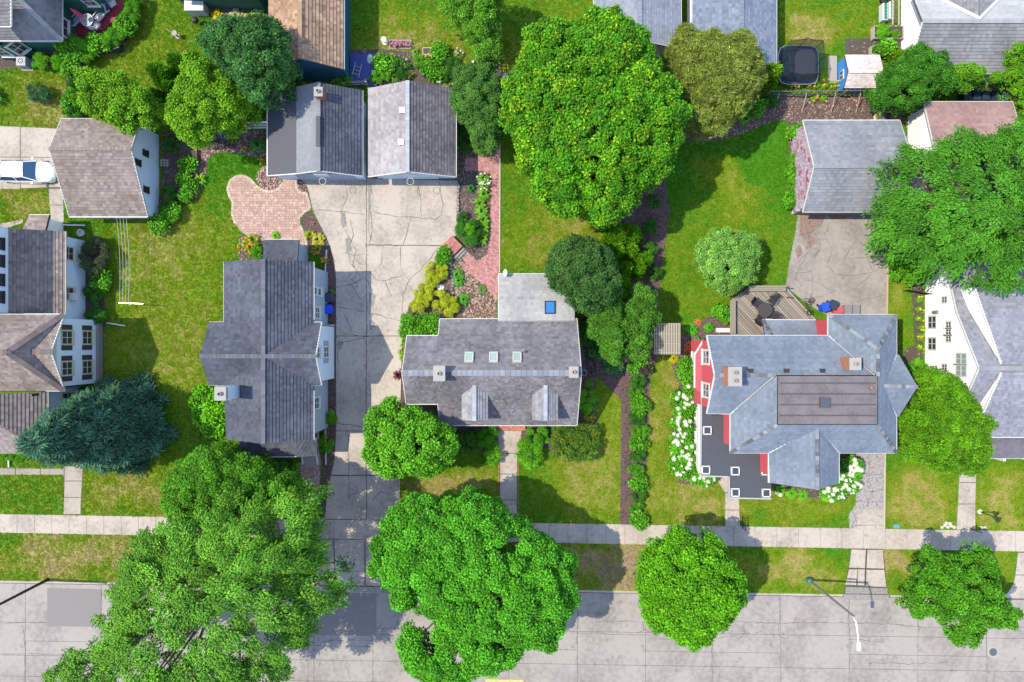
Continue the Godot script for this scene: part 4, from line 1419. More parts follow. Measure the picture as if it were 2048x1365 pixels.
func blue_house(pal: Array) -> void:
	var hs := thing("house", "blue house with dark grey cross-gabled shingle roof beside the shared driveway", "house", W(540, 720))
	var he := 5.1
	var hr := 6.9
	var xr := X(526.5, hr)
	var xe := X(627, he)
	var xw := X(448, he)
	var zr := Z(713, hr)
	var zn := Z(524, he)
	var zs := Z(880, he)
	var V := func(x: float, h: float, z: float) -> Vector3: return Vector3(x, h, z)
	var zc0 := Z(645, he)
	var zc1 := Z(771, he)
	var xE := X(643, he)
	var xEa := X(631, hr)
	var xW := X(418, he)
	var xWa := X(399, hr)
	# main roof, two slopes cut by the cross gables
	var rp := roof(hs, [
		[V.call(xw, he, zn), V.call(xr, hr, zn), V.call(xr, hr, zr), V.call(xw, he, zc0)], [V.call(xe, he, zn), V.call(xr, hr, zn), V.call(xr, hr, zr), V.call(xe, he, zc0)],
		[V.call(xw + .2, he, zs), V.call(xr, hr, zs), V.call(xr, hr, zr), V.call(xw, he, zc1)], [V.call(xe, he, zs), V.call(xr, hr, zs), V.call(xr, hr, zr), V.call(xe, he, zc1)],
		[V.call(xw, he, zc0), V.call(xr, hr, zr), V.call(xWa, hr, zr), V.call(xW, he, zc0)], [V.call(xw, he, zc1), V.call(xr, hr, zr), V.call(xWa, hr, zr), V.call(xW, he, zc1)],
		[V.call(xe, he, zc0), V.call(xr, hr, zr), V.call(xEa, hr, zr), V.call(xE, he, zc0)], [V.call(xe, he, zc1), V.call(xr, hr, zr), V.call(xEa, hr, zr), V.call(xE, he, zc1)]], pal)
	caps(rp, [[V.call(xr, hr, zn), V.call(xr, hr, zs)], [V.call(xWa, hr, zr), V.call(xEa, hr, zr)]], L(0.072, 0.0792, 0.101), L(0.115, 0.122, 0.144))
	gutter(rp, V.call(xw, he, zn), V.call(xw, he, zc0 + .6)); gutter(rp, V.call(xe, he, zn), V.call(xe, he, zc0 - .2)); gutter(rp, V.call(xw + .2, he, zc1 + .3), V.call(xw + .2, he, zs)); gutter(rp, V.call(xe, he, zc1 + .4), V.call(xe, he, zs))
	gutter(rp, V.call(xW, he, zc0), V.call(xw, he, zc0), .08); gutter(rp, V.call(xW, he, zc1), V.call(xw, he, zc1), .08); gutter(rp, V.call(xE, he, zc0), V.call(xe, he, zc0), .08)
	gutter(rp, V.call(xE, he, zc0), V.call(xEa, hr, zr), .07); gutter(rp, V.call(xE, he, zc1), V.call(xEa, hr, zr), .07); gutter(rp, V.call(xE, he, zc1), V.call(xe, he, zc1), .08)
	var wb: Material = mats["blue_wall"]
	var sg := walls(hs, [[xw + .35, zn + .3, he], [xr, zn + .3, hr - .2], [xe - .3, zn + .3, he], [xe - .3, zs - .3, he], [xr, zs - .3, hr - .2], [xw + .55, zs - .3, he]], wb)
	win(hs, sg[2], .14, 3.9, .5, .9, {"ny": 0, "nx": 0}); win(hs, sg[2], .14, 2.7, .5, .9, {"ny": 0, "nx": 0})
	win(hs, sg[2], .27, 3.2, .8, 1.0); win(hs, sg[2], .82, 3.4, .8, 1.2)
	var cg := walls(hs, [[X(668), zc0 + .25, he], [X(668), zr, hr - .15], [X(668), zc1 - .25, he], [xe - .4, zc1 - .25, he], [xe - .4, zc0 + .25, he]], mats["pale_blue_wall"])
	win(hs, [cg[0][0], cg[1][1], cg[0][2]], .48, 2.6, .75, 1.3, {"shutter": "blue_wall"}); win(hs, [cg[0][0], cg[1][1], cg[0][2]], .48, 5.0, .75, 1.0)
	walls(hs, [[xWa + .8, zc0 + .25, he], [xWa + .8, zr, hr - .15], [xWa + .8, zc1 - .25, he], [xw + .4, zc1 - .25, he], [xw + .4, zc0 + .25, he]], wb)
	# chimney on the west side
	chimney(hs, Vector3(X(441, 8.2), 0, Z(788, 8.2)), .7, .85, 8.2, false, 1)
	var cc := MB.new()
	cc.box(Vector3(X(441, 8.2), 3.9, Z(788, 8.2)), Vector3(.8, 7.8, .95))
	part(hs, "chimney_siding", cc, mats["pale_blue_wall"])
	# rear porch and front porch
	var a := W(529, 480, 2.75)
	var b := W(598, 481, 2.75)
	var k := W(526, 523, 3.3)
	var e := W(610, 525, 3.3)
	var r2 := roof(hs, [[Vector3(a.x, 2.75, a.z), Vector3(b.x, 2.75, a.z), Vector3(b.x, 3.4, zn + .3), Vector3(a.x, 3.4, zn + .3)]], pal, "porch_roof")
	gutter(r2, Vector3(a.x, 2.75, a.z), Vector3(b.x, 2.75, a.z))
	walls(hs, [[a.x + .2, a.z + .25, 2.7], [b.x - .15, a.z + .25, 2.7], [b.x - .15, zn + .3, 3.2], [a.x + .2, zn + .3, 3.2]], wb)
	var p0 := W(482, 905, 3.0)
	var p1 := W(633, 914, 3.0)
	var pf := roof(hs, [[Vector3(p0.x, 3.5, zs - .3), Vector3(X(593, 3.5), 3.5, zs - .3), Vector3(X(593, 3.0), 3.0, p1.z), Vector3(p0.x, 3.0, p1.z)], [Vector3(X(593, 3.5), 3.5, zs - .3), Vector3(p1.x, 2.9, zs - .3), Vector3(p1.x, 2.9, p1.z), Vector3(X(593, 3.0), 3.0, p1.z)]], pal, "porch_roof")
	gutter(pf, Vector3(p0.x, 3.0, p1.z), Vector3(X(593, 3.0), 3.0, p1.z), .08)
	walls(hs, [[p0.x + .3, zs - .3, 2.9], [X(590), zs - .3, 2.9], [X(590), p1.z - .5, 2.9], [p0.x + .3, p1.z - .5, 2.9]], wb)
	# side stair with white balusters
	var st := MB.new()
	for i in 5: st.box(Vector3(X(625) + i * .0, .75 - i * .15, Z(898) + i * .3), Vector3(1.2, .15, .3))
	st.box(Vector3(X(620), .45, Z(880)), Vector3(1.5, .9, 1.3))
	part(hs, "porch_step", st, mats["concrete_cap"])
	for sx in [X(613), X(642)]:
		var rl := MB.new()
		rl.bar(Vector3(sx, 1.75, Z(858)), Vector3(sx, 1.75, Z(890)), .08, .08); rl.bar(Vector3(sx, 1.75, Z(890)), Vector3(sx, .95, Z(925)), .08, .08)
		var z := Z(859)
		while z < Z(925):
			var top := 1.75 if z < Z(890) else lerpf(1.75, .95, (z - Z(890)) / (Z(925) - Z(890)))
			rl.box(Vector3(sx, top - .45, z), Vector3(.045, .9, .045))
			z += .14
		part(hs, "railing", rl, mats["trim"])
	for q in [[653, 500, 650, 545], [645, 650, 669, 651], [650, 850, 652, 930]]:
		var dsp := MB.new()
		dsp.bar(W(q[0], q[1], .2), W(q[2], q[3], .12), .09, .09)
		part(hs, "downspout", dsp, mats["trim"])
	var vt := MB.new()
	vt.lathe(W(586, 585, 5.6), [[.12, -.2], [.12, .35], [0, .35]], 8)
	part(hs, "vent_pipe", vt, mats["black"])
func hoop(hs: Node, at: Vector3) -> void:
	var bk := MB.new()
	bk.box(at + Vector3(0, .15, 0), Vector3(1.1, .75, .05))
	var b := part(hs, "backboard", bk, mats["plastic_white"])
	var rm := MB.new()
	for i in 20:
		var t0 := TAU * i / 20
		var t1 := TAU * (i + 1) / 20
		rm.bar(at + Vector3(cos(t0) * .27, -.1, .42 + sin(t0) * .27), at + Vector3(cos(t1) * .27, -.1, .42 + sin(t1) * .27), .03, .03)
	part(b, "rim", rm, mats["rope"])
func door(hs: Node, c: Vector3, w: float, h: float, m: String) -> void:
	var mb := MB.new()
	for i in 4: mb.box(c + Vector3(0, h * (i + .5) / 4, 0), Vector3(w, h / 4 - .03, .06))
	part(hs, "garage_door", mb, mats[m])
func garages(gray: Array, worn: Array, brown: Array, slate: Array) -> void:
	# pale blue pair in the middle
	var g1 := thing("garage", "garage with dark grey roof, half of its left slope flat black sheet", "garage", W(630, 260))
	var zb := Z(180, 2.6)
	var zf := Z(352, 2.6)
	var xr := X(637, 4.2)
	var xm := X(593, 3.3)
	var x0 := X(535, 2.5)
	var x1 := X(725, 2.5)
	var V := func(x: float, h: float, z: float) -> Vector3: return Vector3(x, h, z)
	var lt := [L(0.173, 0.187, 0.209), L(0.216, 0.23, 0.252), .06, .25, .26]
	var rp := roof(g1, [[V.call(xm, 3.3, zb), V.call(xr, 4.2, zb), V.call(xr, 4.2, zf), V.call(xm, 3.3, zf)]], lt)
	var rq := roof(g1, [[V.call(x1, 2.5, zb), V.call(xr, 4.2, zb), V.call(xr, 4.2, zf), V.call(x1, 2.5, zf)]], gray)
	caps(rp, [[V.call(xr, 4.2, zb), V.call(xr, 4.2, zf)]], L(0.144, 0.158, 0.18), L(0.202, 0.216, 0.238))
	var mb := MB.new()
	mb.slab([V.call(x0, 2.6, zb + .1), V.call(xm + .02, 3.32, zb + .1), V.call(xm + .02, 3.32, zf), V.call(x0, 2.6, zf)], .12)
	part(g1, "sheet_roof", mb, mats["membrane"])
	gutter(rp, V.call(x0, 2.6, zb), V.call(x0, 2.6, zf), .08); gutter(rq, V.call(x1, 2.5, zb), V.call(x1, 2.5, zf))
	gutter(rp, V.call(x0, 2.6, zf), V.call(xm, 3.3, zf), .07); gutter(rp, V.call(xm, 3.3, zf), V.call(xr, 4.2, zf), .07); gutter(rq, V.call(x1, 2.5, zf), V.call(xr, 4.2, zf), .07)
	walls(g1, [[x0 + .25, zb + .3, 2.4], [xr, zb + .3, 4.0], [x1 - .25, zb + .3, 2.4], [x1 - .25, zf - .35, 2.4], [xr, zf - .35, 4.0], [x0 + .25, zf - .35, 2.4]], mats["pale_blue_wall"])
	door(g1, V.call(X(658), .02, zf - .28), 4.6, 2.1, "blue_wall")
	hoop(g1, V.call(X(644, 2.9), 2.9, zf + .05))
	chimney(g1, V.call(X(639, 4.6), 3.6, Z(187, 4.6)), .55, .6, 1.3, true, 1)
	var rv := MB.new()
	rv.box(V.call(xr, 4.32, Z(263, 4.3)), Vector3(.32, .14, 2.3))
	part(g1, "ridge_vent", rv, mats["membrane"])
	var g2 := thing("garage", "garage with grey roof and two square roof vents at the head of the driveway", "garage", W(825, 265))
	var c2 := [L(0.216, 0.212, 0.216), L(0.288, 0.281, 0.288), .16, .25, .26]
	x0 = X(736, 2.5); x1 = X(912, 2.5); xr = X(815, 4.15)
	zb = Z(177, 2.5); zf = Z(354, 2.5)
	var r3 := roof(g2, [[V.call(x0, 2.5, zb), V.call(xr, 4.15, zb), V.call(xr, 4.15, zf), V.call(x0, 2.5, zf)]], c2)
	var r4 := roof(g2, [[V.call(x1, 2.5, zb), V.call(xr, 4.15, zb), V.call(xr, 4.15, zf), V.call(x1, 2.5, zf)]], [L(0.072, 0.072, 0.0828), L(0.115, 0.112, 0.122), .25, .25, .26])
	caps(r3, [[V.call(xr, 4.15, zb), V.call(xr, 4.15, zf)]], L(0.274, 0.302, 0.338), L(0.331, 0.36, 0.396), .3)
	gutter(r4, V.call(x1, 2.5, zb), V.call(x1, 2.5, zf)); gutter(r3, V.call(x0, 2.5, zf), V.call(xr, 4.15, zf), .07); gutter(r4, V.call(x1, 2.5, zf), V.call(xr, 4.15, zf), .07)
	walls(g2, [[x0 + .3, zb + .3, 2.4], [xr, zb + .3, 3.95], [x1 - .3, zb + .3, 2.4], [x1 - .3, zf - .5, 2.4], [xr, zf - .5, 3.95], [x0 + .3, zf - .5, 2.4]], mats["pale_blue_wall"])
	door(g2, V.call(X(822), .02, zf - .44), 4.6, 2.1, "pale_blue_wall")
	hoop(g2, V.call(X(820, 2.9), 2.9, zf + .02))
	for v in [220.0, 284.0]:
		var bx := MB.new()
		bx.box(W(804 - (v - 220) * .04, v, 4.0), Vector3(.38, .22, .38)); bx.box(W(804 - (v - 220) * .04, v, 4.13), Vector3(.46, .05, .46))
		part(g2, "roof_vent", bx, mats["plastic_white"])
	# brown saltbox garage on the left
	var g3 := thing("garage", "brown-roofed garage with white gable wall beside the parked car", "garage", W(220, 350))
	var a0 := X(130, 2.8)
	var a1 := X(288, 2.8)
	var sg := gable(g3, "x", a0, a1, Z(238, 3.3), Z(434, 2.3), Z(298, 4.7), 3.3, 2.3, 4.7, brown, mats["cool_wall"], .3)
	win(g3, [sg[1][0], sg[2][1], sg[1][2]], .3, 2.2, .3, .45, {"frame": "black"}); win(g3, [sg[1][0], sg[2][1], sg[1][2]], .45, 3.3, .3, .45, {"frame": "black"}); win(g3, [sg[1][0], sg[2][1], sg[1][2]], .72, 2.1, .3, .45, {"frame": "black"})
	# right garage with a stone gable
	var g4 := thing("garage", "grey-roofed garage with patchy purple stone gable wall", "garage", W(1700, 340))
	gable(g4, "x", X(1606, 2.6), X(1800, 2.6), Z(241, 2.6), Z(424, 2.6), Z(333, 4.6), 2.6, 2.6, 4.6, [L(0.158, 0.176, 0.202), L(0.216, 0.234, 0.259), .12, .25, .26], mats["stone_gray"], .25, true, 0.0)
	# stone facing of the gable end, laid stone by stone
	var xw := X(1606, 2.6) + .22
	var z0 := Z(241, 2.6) + .25
	var z1 := Z(424, 2.6) - .25
	var zm := (z0 + z1) * .5
	var y := 0.0
	while y < 4.3:
		var z := z0
		while z < z1:
			var w := rf(.22, .42)
			var lim := 2.5 + (1.0 - absf(z + w * .5 - zm) / (z1 - zm)) * 1.9
			if y + .18 < lim and z + w < z1:
				var s := MB.new()
				var t := rf(.75, 1.2)
				var k := L(.44, .36, .47) if rng.randf() < .86 else L(.38, .09, .13)
				s.col = Color(k.r * t, k.g * t, k.b * t)
				s.box(Vector3(xw, y + .1, z + w * .5), Vector3(.12 + rf(0, .03), .18, w - .025))
				part(g4, "stone", s, mats["stone_wall"])
			z += w
		y += .2
	# white garage with the pink-brown roof
	var g5 := thing("garage", "white garage with pinkish brown roof partly under the big tree", "garage", W(1930, 300))
	gable(g5, "x", X(1848, 2.7), X(2026, 2.7), Z(204, 2.7), Z(395, 2.7), Z(300, 4.1), 2.7, 2.7, 4.1, [L(0.238, 0.148, 0.137), L(0.288, 0.194, 0.18), .12, .24, .24], mats["white_wall"], .3)
	# tan-roofed house at the top
	var g6 := thing("house", "small dark teal house with tan brown shingle roof", "house", W(620, 60))
	var sg6 := gable(g6, "z", Z(-140, 3.2), Z(139, 3.2), X(537, 3.2), X(688, 3.2), X(600, 5.3), 3.2, 3.2, 5.3, [L(0.245, 0.155, 0.0972), L(0.338, 0.223, 0.151), .3, .28, .26], mats["teal_wall"], .3, false)
	var tg := MB.new()
	tg.bar(Vector3(X(688, 3.2), 3.16, Z(-140, 3.2)), Vector3(X(688, 3.2), 3.16, Z(139, 3.2)), .1, .12)
	part(g6, "gutter", tg, mat("teal_trim", L(.2, .3, .36), .5))
func corner_house(brown: Array) -> void:
	var hs := thing("house", "white house with brown hipped roof, shuttered gable windows at the left edge", "house", W(120, 690))
	var P := func(u: float, v: float, h: float) -> Vector3: return W(u, v, h)
	var he := 5.2
	var pk: Vector3 = W(14, 705, 8.0)
	var c0: Vector3 = W(128, 629, he)
	var c1: Vector3 = W(128, 782, he)
	c1.x = c0.x
	var ga: Vector3 = W(101, 704, 6.8)
	var gb := Vector3(c0.x - 1.35, 6.8, ga.z)
	var far := -47.0
	var rp := roof(hs, [[c0, pk, Vector3(far, 8, pk.z), Vector3(far, he, c0.z)], [c1, pk, Vector3(far, 8, pk.z), Vector3(far, he, c1.z)], [c0, ga, gb], [c1, ga, gb], [c0, gb, pk], [c1, gb, pk]], brown)
	caps(rp, [[c0, pk], [c1, pk], [ga, gb], [pk, Vector3(far, 8, pk.z)]], L(0.108, 0.0864, 0.0864), L(0.158, 0.133, 0.13), .42)
	gutter(rp, Vector3(far, he, c0.z), c0); gutter(rp, c0, ga, .08); gutter(rp, c1, ga, .08); gutter(rp, c1, Vector3(X(95, 5), he, c1.z), .1)
	var xw := X(199)
	var fr := walls(hs, [[xw, c0.z + .3, he], [xw, ga.z, 6.65], [xw, c1.z - .3, he], [xw - 5, c1.z - .3, he], [xw - 5, c0.z + .3, he]], mats["cool_wall"])
	var fs := [fr[0][0], fr[1][1], fr[0][2]]
	for y in [1.75, 4.25]:
		for t in [.28, .74]: win(hs, fs, t, y, .95, 1.15, {"frame": "cream", "shutter": "shutter_dark"})
	var tri := MB.new()
	tri.poly([Vector3(xw + .04, he + .25, ga.z - 1.2), Vector3(xw + .04, 6.5, ga.z), Vector3(xw + .04, he + .25, ga.z + 1.2)])
	part(hs, "gable_panel", tri, mats["cream"])
	var fd := MB.new()
	fd.box(Vector3(X(203), .3, (c0.z + c1.z) * .5), Vector3(.22, .6, c1.z - c0.z - .6))
	part(hs, "foundation", fd, mats["stone_gray"])
	# rear wing
	var e0 := W(130, 463, 3.2)
	var e1 := W(130, 628, 3.2)
	e1.x = e0.x
	var xt := X(16, 4.7)
	var r2 := roof(hs, [[e0, e1, Vector3(xt, 4.7, e1.z), Vector3(xt, 4.7, e0.z)]], brown, "rear_roof")
	gutter(r2, e0, e1)
	var sg := walls(hs, [[X(170), e0.z + .3, 3.3], [X(170), e1.z + 1.5, 3.3], [xt, e1.z + 1.5, 4.5], [xt, e0.z + .3, 4.5]], mats["cool_wall"])
	win(hs, sg[0], .17, 2.2, .95, 1.1, {"frame": "cream"}); win(hs, sg[0], .59, 2.2, .95, 1.1, {"frame": "cream"})
	var up := walls(hs, [[xt - .02, e0.z, 7.6], [xt - .02, e1.z, 7.6], [xt - 6, e1.z, 7.6], [xt - 6, e0.z, 7.6]], mats["cool_wall"], .2, 4.4)
	for t in [.2, .4, .62, .82]: win(hs, up[0], t, 5.8, .7, .9, {"frame": "black"})
	var ur := MB.new()
	ur.slab([Vector3(xt, 7.7, e0.z - .2), Vector3(xt, 7.7, e1.z), Vector3(xt - 7, 7.7, e1.z), Vector3(xt - 7, 7.7, e0.z - .2)], .15)
	part(hs, "flat_roof", ur, mats["membrane"])
	var ac := MB.new()
	ac.box(Vector3(X(170) + .35, 2.0, lerpf(sg[0][0].z, sg[0][1].z, .62)), Vector3(.55, .4, .6))
	part(hs, "window_air_conditioner", ac, mats["plastic_white"])
	# south wing
	var s0 := W(95, 785, 5.0)
	var s1 := W(95, 907, 5.0)
	s1.x = s0.x
	var h0 := Vector3(X(-25, 7.2), 7.2, Z(838, 7.2))
	var r3 := roof(hs, [[s0, s1, h0, Vector3(h0.x, 7.2, s0.z)], [s1, h0, Vector3(far, 7.2, h0.z), Vector3(far, 5, s1.z)]], brown, "south_roof")
	gutter(r3, s0, s1)
	var sw := walls(hs, [[X(168), s0.z - .2, 5.0], [X(168), s1.z - .3, 5.0], [far, s1.z - .3, 5.0], [far, s0.z - .2, 5.0]], mats["cool_wall"])
	win(hs, sw[0], .2, 2.2, .8, 1.2, {"frame": "cream"}); win(hs, sw[0], .62, 4.0, .8, 1.2, {"frame": "cream"})
	var vp := MB.new()
	vp.lathe(W(70, 790, 6.0), [[.1, -.3], [.1, .5], [0, .5]], 8)
	part(hs, "vent_pipe", vp, mats["black"])
	# small back entry and downspouts
	var b0 := W(58, 430, 2.6)
	var b1 := W(98, 430, 2.6)
	var r4 := roof(hs, [[b0, b1, Vector3(b1.x, 3.2, e0.z + .3), Vector3(b0.x - .3, 3.2, e0.z + .3)]], brown, "entry_roof")
	gutter(r4, b0, b1, .08)
	walls(hs, [[b0.x + .2, b0.z + .2, 2.5], [X(126), b0.z + .2, 2.5], [X(126), e0.z + .3, 2.9], [b0.x, e0.z + .3, 2.9]], mats["white_wall"])
	for q in [[125, 450, 170, 451], [206, 645, 250, 652], [16, 905, 17, 935]]:
		var ds := MB.new()
		ds.bar(W(q[0], q[1], .25), W(q[2], q[3], .12), .1, .1)
		part(hs, "downspout", ds, mats["trim"])
func victorian(slate: Array) -> void:
	var hs := thing("house", "large victorian house with slate blue roofs, flat dark centre and red walls", "house", W(1600, 800))
	var e := 6.0
	var f := 8.3
	var dk := L(.035, .04, .05)
	# key points
	var A := W(1417, 672, e)
	var B := W(1656, 674, e)
	var R0 := W(1432, 751, 7.9)
	var D := W(1414, 827, e)
	A.x = D.x; R0.x = D.x + .02
	var FA := W(1555, 752, f)
	var FB := W(1756, 752, f)
	var FC := W(1755, 850, f)
	var FD := W(1555, 850, f)
	var E0 := W(1461, 828, e)
	var E1 := W(1461, 906, e)
	var E2 := W(1787, 912, e)
	E2.z = E1.z
	var N0 := W(1657, 630, e)
	var N1 := W(1793, 630, e)
	var NP := W(1756, 699, f)
	E2.x = N1.x
	var T := W(1634, 852, 8.0)
	var TB := W(1635, 981, 7.9)
	var TL := W(1538, 966, e)
	var TL0 := Vector3(TL.x, e, E1.z)
	var TR := W(1678, 967, e)
	var TR0 := Vector3(TR.x, e, E1.z)
	TB.z = TL.z + .1
	var K := W(1760, 772, 7.6)
	var KE := W(1835, 774, 7.4)
	var k0 := W(1798, 710, e)
	var k1 := W(1800, 833, e)
	k1.x = k0.x
	var q0 := Vector3(N1.x, e, k0.z)
	var q1 := Vector3(N1.x, e, k1.z)
	var rp := roof(hs, [
		[A, Vector3(N0.x, e, A.z), Vector3(FB.x, 7.9, R0.z), R0],                       # rear north slope
		[R0, Vector3(FA.x, 7.9, R0.z), E0, D],                                           # rear south slope
		[FA, FD, E1, E0], [FD, FC, E2, E1],                                              # west and front slopes
		[FC, FB, NP, Vector3(NP.x, f, NP.z), N1, E2],                                    # east slope
		[N0, N1, NP], [N0, NP, FB, Vector3(N0.x, e, A.z)],
		[TL0, T, TB, TL], [TR0, T, TB, TR],
		[K, KE, k0, q0], [K, KE, k1, q1]], slate)
	caps(rp, [[N0, NP], [N1, NP], [NP, FB], [FC, E2], [FD, E1], [T, TB], [K, KE], [R0, Vector3(FA.x, 7.95, R0.z)], ], L(0.0648, 0.072, 0.0828), L(0.216, 0.238, 0.266), .26)
	for g in [[Vector3(FA.x, 7.93, R0.z), E0], [Vector3(N0.x, e, A.z), Vector3(FB.x, 7.93, R0.z)], [TL0, T], [TR0, T], [q1, K], [q0, K]]: gutter(rp, g[0] + Vector3(0, .06, 0), g[1] + Vector3(0, .06, 0), .11, "flashing")
	for g in [[A, Vector3(N0.x, e, A.z)], [N0, N1], [N1, q0], [q1, E2], [E1, TL0], [TR0, E2], [TL0, TL], [TR0, TR], [D, E0], [E0, E1], [N0, Vector3(N0.x, e, A.z)], [A, R0], [D, R0]]: gutter(rp, g[0], g[1], .1)
	var fl := MB.new()
	fl.slab([FA + Vector3(.05, .05, .02), FB + Vector3(-.05, .05, .02), FC + Vector3(-.05, .05, -.05), FD + Vector3(.05, .05, -.05)], .2)
	var fm := part(hs, "flat_roof", fl, mats["membrane_brown"])
	for i in 4:
		var sm := MB.new()
		sm.box(Vector3((FA.x + FB.x) * .5, f + .06, lerpf(FA.z, FD.z, .15 + .22 * i)), Vector3(FB.x - FA.x - .3, .02, .1))
		part(fm, "seam", sm, mats["membrane"])
	var ht := MB.new()
	ht.box(W(1650, 806, f + .15), Vector3(.72, .22, .72))
	part(fm, "roof_hatch", ht, mats["membrane"])
	var pv := MB.new()
	pv.tube([W(1742, 778, f), W(1744, 776, f + .6)], [.08, .08], 8)
	part(fm, "vent_pipe", pv, mats["brick"])
	for u in [1501.0, 1573.0, 1645.0]:
		var bx := MB.new()
		bx.box(W(u, 742, 7.72), Vector3(.36, .2, .3))
		part(rp, "roof_vent", bx, mats["black"])
	# walls
	var red: Material = mats["red_wall"]
	var iw := .35
	var sg := walls(hs, [[D.x + iw, A.z + iw, e], [D.x + iw, R0.z, 7.7], [D.x + iw, D.z - iw, e], [E0.x + iw, D.z - iw, e], [E0.x + iw, E1.z - iw, e], [TL.x + iw, E1.z - iw, e], [TL.x + iw, TL.z - iw, e], [TR.x - iw, TL.z - iw, e], [TR.x - iw, E1.z - iw, e], [E2.x - iw, E1.z - iw, e], [E2.x - iw, N0.z + iw, e], [N0.x + iw, N0.z + iw, e], [N0.x + iw, A.z + iw, e]], red)
	var ws := [sg[0][0], sg[1][1], sg[0][2]]
	win(hs, ws, .25, 4.7, .9, 1.5, {"f": .16}); win(hs, ws, .75, 4.7, .9, 1.5, {"f": .16}); win(hs, ws, .3, 1.7, .9, 1.5, {"f": .16})
	for q in [[6, .5], [8, .3], [8, .7], [9, .3], [9, .7], [4, .5]]:
		for y in [1.8, 4.6]: win(hs, sg[q[0]], q[1], y, .9, 1.5, {"f": .16})
	walls(hs, [[k0.x - .35, k0.z + .3, e], [KE.x - .3, KE.z, 7.2], [k1.x - .35, k1.z - .3, e], [N1.x - .5, k1.z - .3, e], [N1.x - .5, k0.z + .3, e]], red)
	# lower bay with its own red roof on the west side
	var bay := walls(hs, [[X(1391), Z(712), 3.0], [X(1391), Z(772), 3.0], [D.x + .5, Z(790), 3.0], [D.x + .5, Z(690), 3.0]], red)
	win(hs, bay[0], .5, 1.7, 1.1, 1.4, {"f": .16})
	var br := MB.new()
	br.slab([W(1389, 710, 3.05), W(1389, 776, 3.05), Vector3(D.x + .4, 3.5, Z(790, 3.3)), Vector3(D.x + .4, 3.5, Z(682, 3.3))], .1)
	part(hs, "bay_roof", br, mat("red_roof", L(.36, .07, .09), .8, "fine", .8))
	var btm := MB.new()
	btm.bar(W(1389, 710, 3.06), W(1389, 776, 3.06), .12, .1); btm.bar(W(1389, 710, 3.06), Vector3(D.x + .4, 3.52, Z(682, 3.3)), .12, .1)
	part(hs, "bay_trim", btm, mats["trim"])
	# wrap-around porch
	var ph := 3.3
	var pm := MB.new()
	var pr := [W(1403, 790, ph), W(1425, 790, ph), W(1425, 831, ph), W(1475, 831, ph), W(1475, 900, ph), W(1543, 900, ph), W(1543, 998, ph), W(1458, 996, ph), W(1458, 954, ph), W(1401, 952, ph)]
	pm.slab(pr, .25)
	var pp := part(hs, "porch_roof", pm, mats["membrane"])
	for i in pr.size():
		var tb := MB.new()
		tb.bar(pr[i] + Vector3(0, .03, 0), pr[(i + 1) % pr.size()] + Vector3(0, .03, 0), .1, .12)
		if i > 5: part(pp, "roof_edge", tb, mat("edge_metal", L(.30, .32, .34), .5))
	for q in [[1414, 861], [1411, 940], [1470, 942], [1470, 985], [1532, 986], [1531, 942]]:
		var c := W(q[0], q[1], ph)
		skylight(hs, c, Vector3.RIGHT, Vector3(0, 0, 1), .58, .58, "pane", "trim")
	keep_bare(px([1388, 780, 1480, 830, 1540, 905, 1540, 985, 1458, 985, 1458, 945, 1388, 945]))
	var fl2 := MB.new()
	fl2.slab([W(1389, 776, .5), W(1458, 776, .5), W(1535, 900, .5), W(1535, 976, .5), W(1460, 976, .5), W(1460, 940, .5), W(1389, 940, .5)], .5)
	part(hs, "porch_floor", fl2, mat("porch_floor", L(.72, .72, .72), .7, "fine", .4))
	for q in [[1392, 790], [1392, 840], [1392, 890], [1392, 937], [1430, 937], [1463, 974], [1497, 974], [1532, 974]]:
		var c := W(q[0], q[1], 0)
		var co := MB.new()
		co.lathe(c, [[.16, .5], [.16, .62], [.1, .68], [.08, 2.85], [.14, 2.95], [.14, 3.1], [0, 3.1]], 10)
		part(hs, "porch_column", co, mats["trim"])
	var rl := MB.new()
	for q in [[1389, 780, 1389, 940], [1389, 940, 1432, 940]]:
		var a := W(q[0], q[1], 0)
		var b := W(q[2], q[3], 0)
		rl.bar(a + Vector3(0, 1.35, 0), b + Vector3(0, 1.35, 0), .1, .07); rl.bar(a + Vector3(0, .65, 0), b + Vector3(0, .65, 0), .06, .06)
		var n := int(a.distance_to(b) / .14)
		for i in n: rl.box(a.lerp(b, (i + .5) / n) + Vector3(0, 1.0, 0), Vector3(.05, .7, .05))
	part(hs, "porch_railing", rl, mats["trim"])
	var pnl := MB.new()
	pnl.box(Vector3(X(1390), 1.35, Z(860)), Vector3(.06, 1.9, Z(940) - Z(782)))
	part(hs, "porch_panel", pnl, mats["white_wall"])
	# red awning pieces against the upper wall
	var aw := MB.new()
	aw.slab([W(1450, 831, 3.6), W(1459, 831, 4.3), W(1459, 888, 4.3), W(1450, 888, 3.6)], .06)
	part(hs, "awning", aw, mats["red_wall"])
	# rear lean-to and red stair roof
	var r2 := roof(hs, [[W(1526, 640, 3.3), W(1632, 641, 3.3), Vector3(X(1632, 3.3), 3.9, A.z + .3), Vector3(X(1526, 3.3), 3.9, A.z + .3)]], slate, "lean_to_roof")
	caps(r2, [[W(1526, 640, 3.3), Vector3(X(1545, 3.6), 3.9, A.z + .3)]], dk, L(0.144, 0.158, 0.18), .3)
	gutter(r2, W(1526, 640, 3.3), W(1632, 641, 3.3), .1)
	walls(hs, [[X(1530), Z(643), 3.2], [X(1648), Z(643), 3.2], [X(1648), A.z + .3, 3.2], [X(1530), A.z + .3, 3.2]], red)
	var rr := MB.new()
	rr.slab([W(1633, 641, 3.45), W(1654, 641, 3.45), Vector3(X(1654, 3.4), 3.9, A.z + .2), Vector3(X(1633, 3.4), 3.9, A.z + .2)], .1)
	part(hs, "entry_roof", rr, mats["red_roof"])
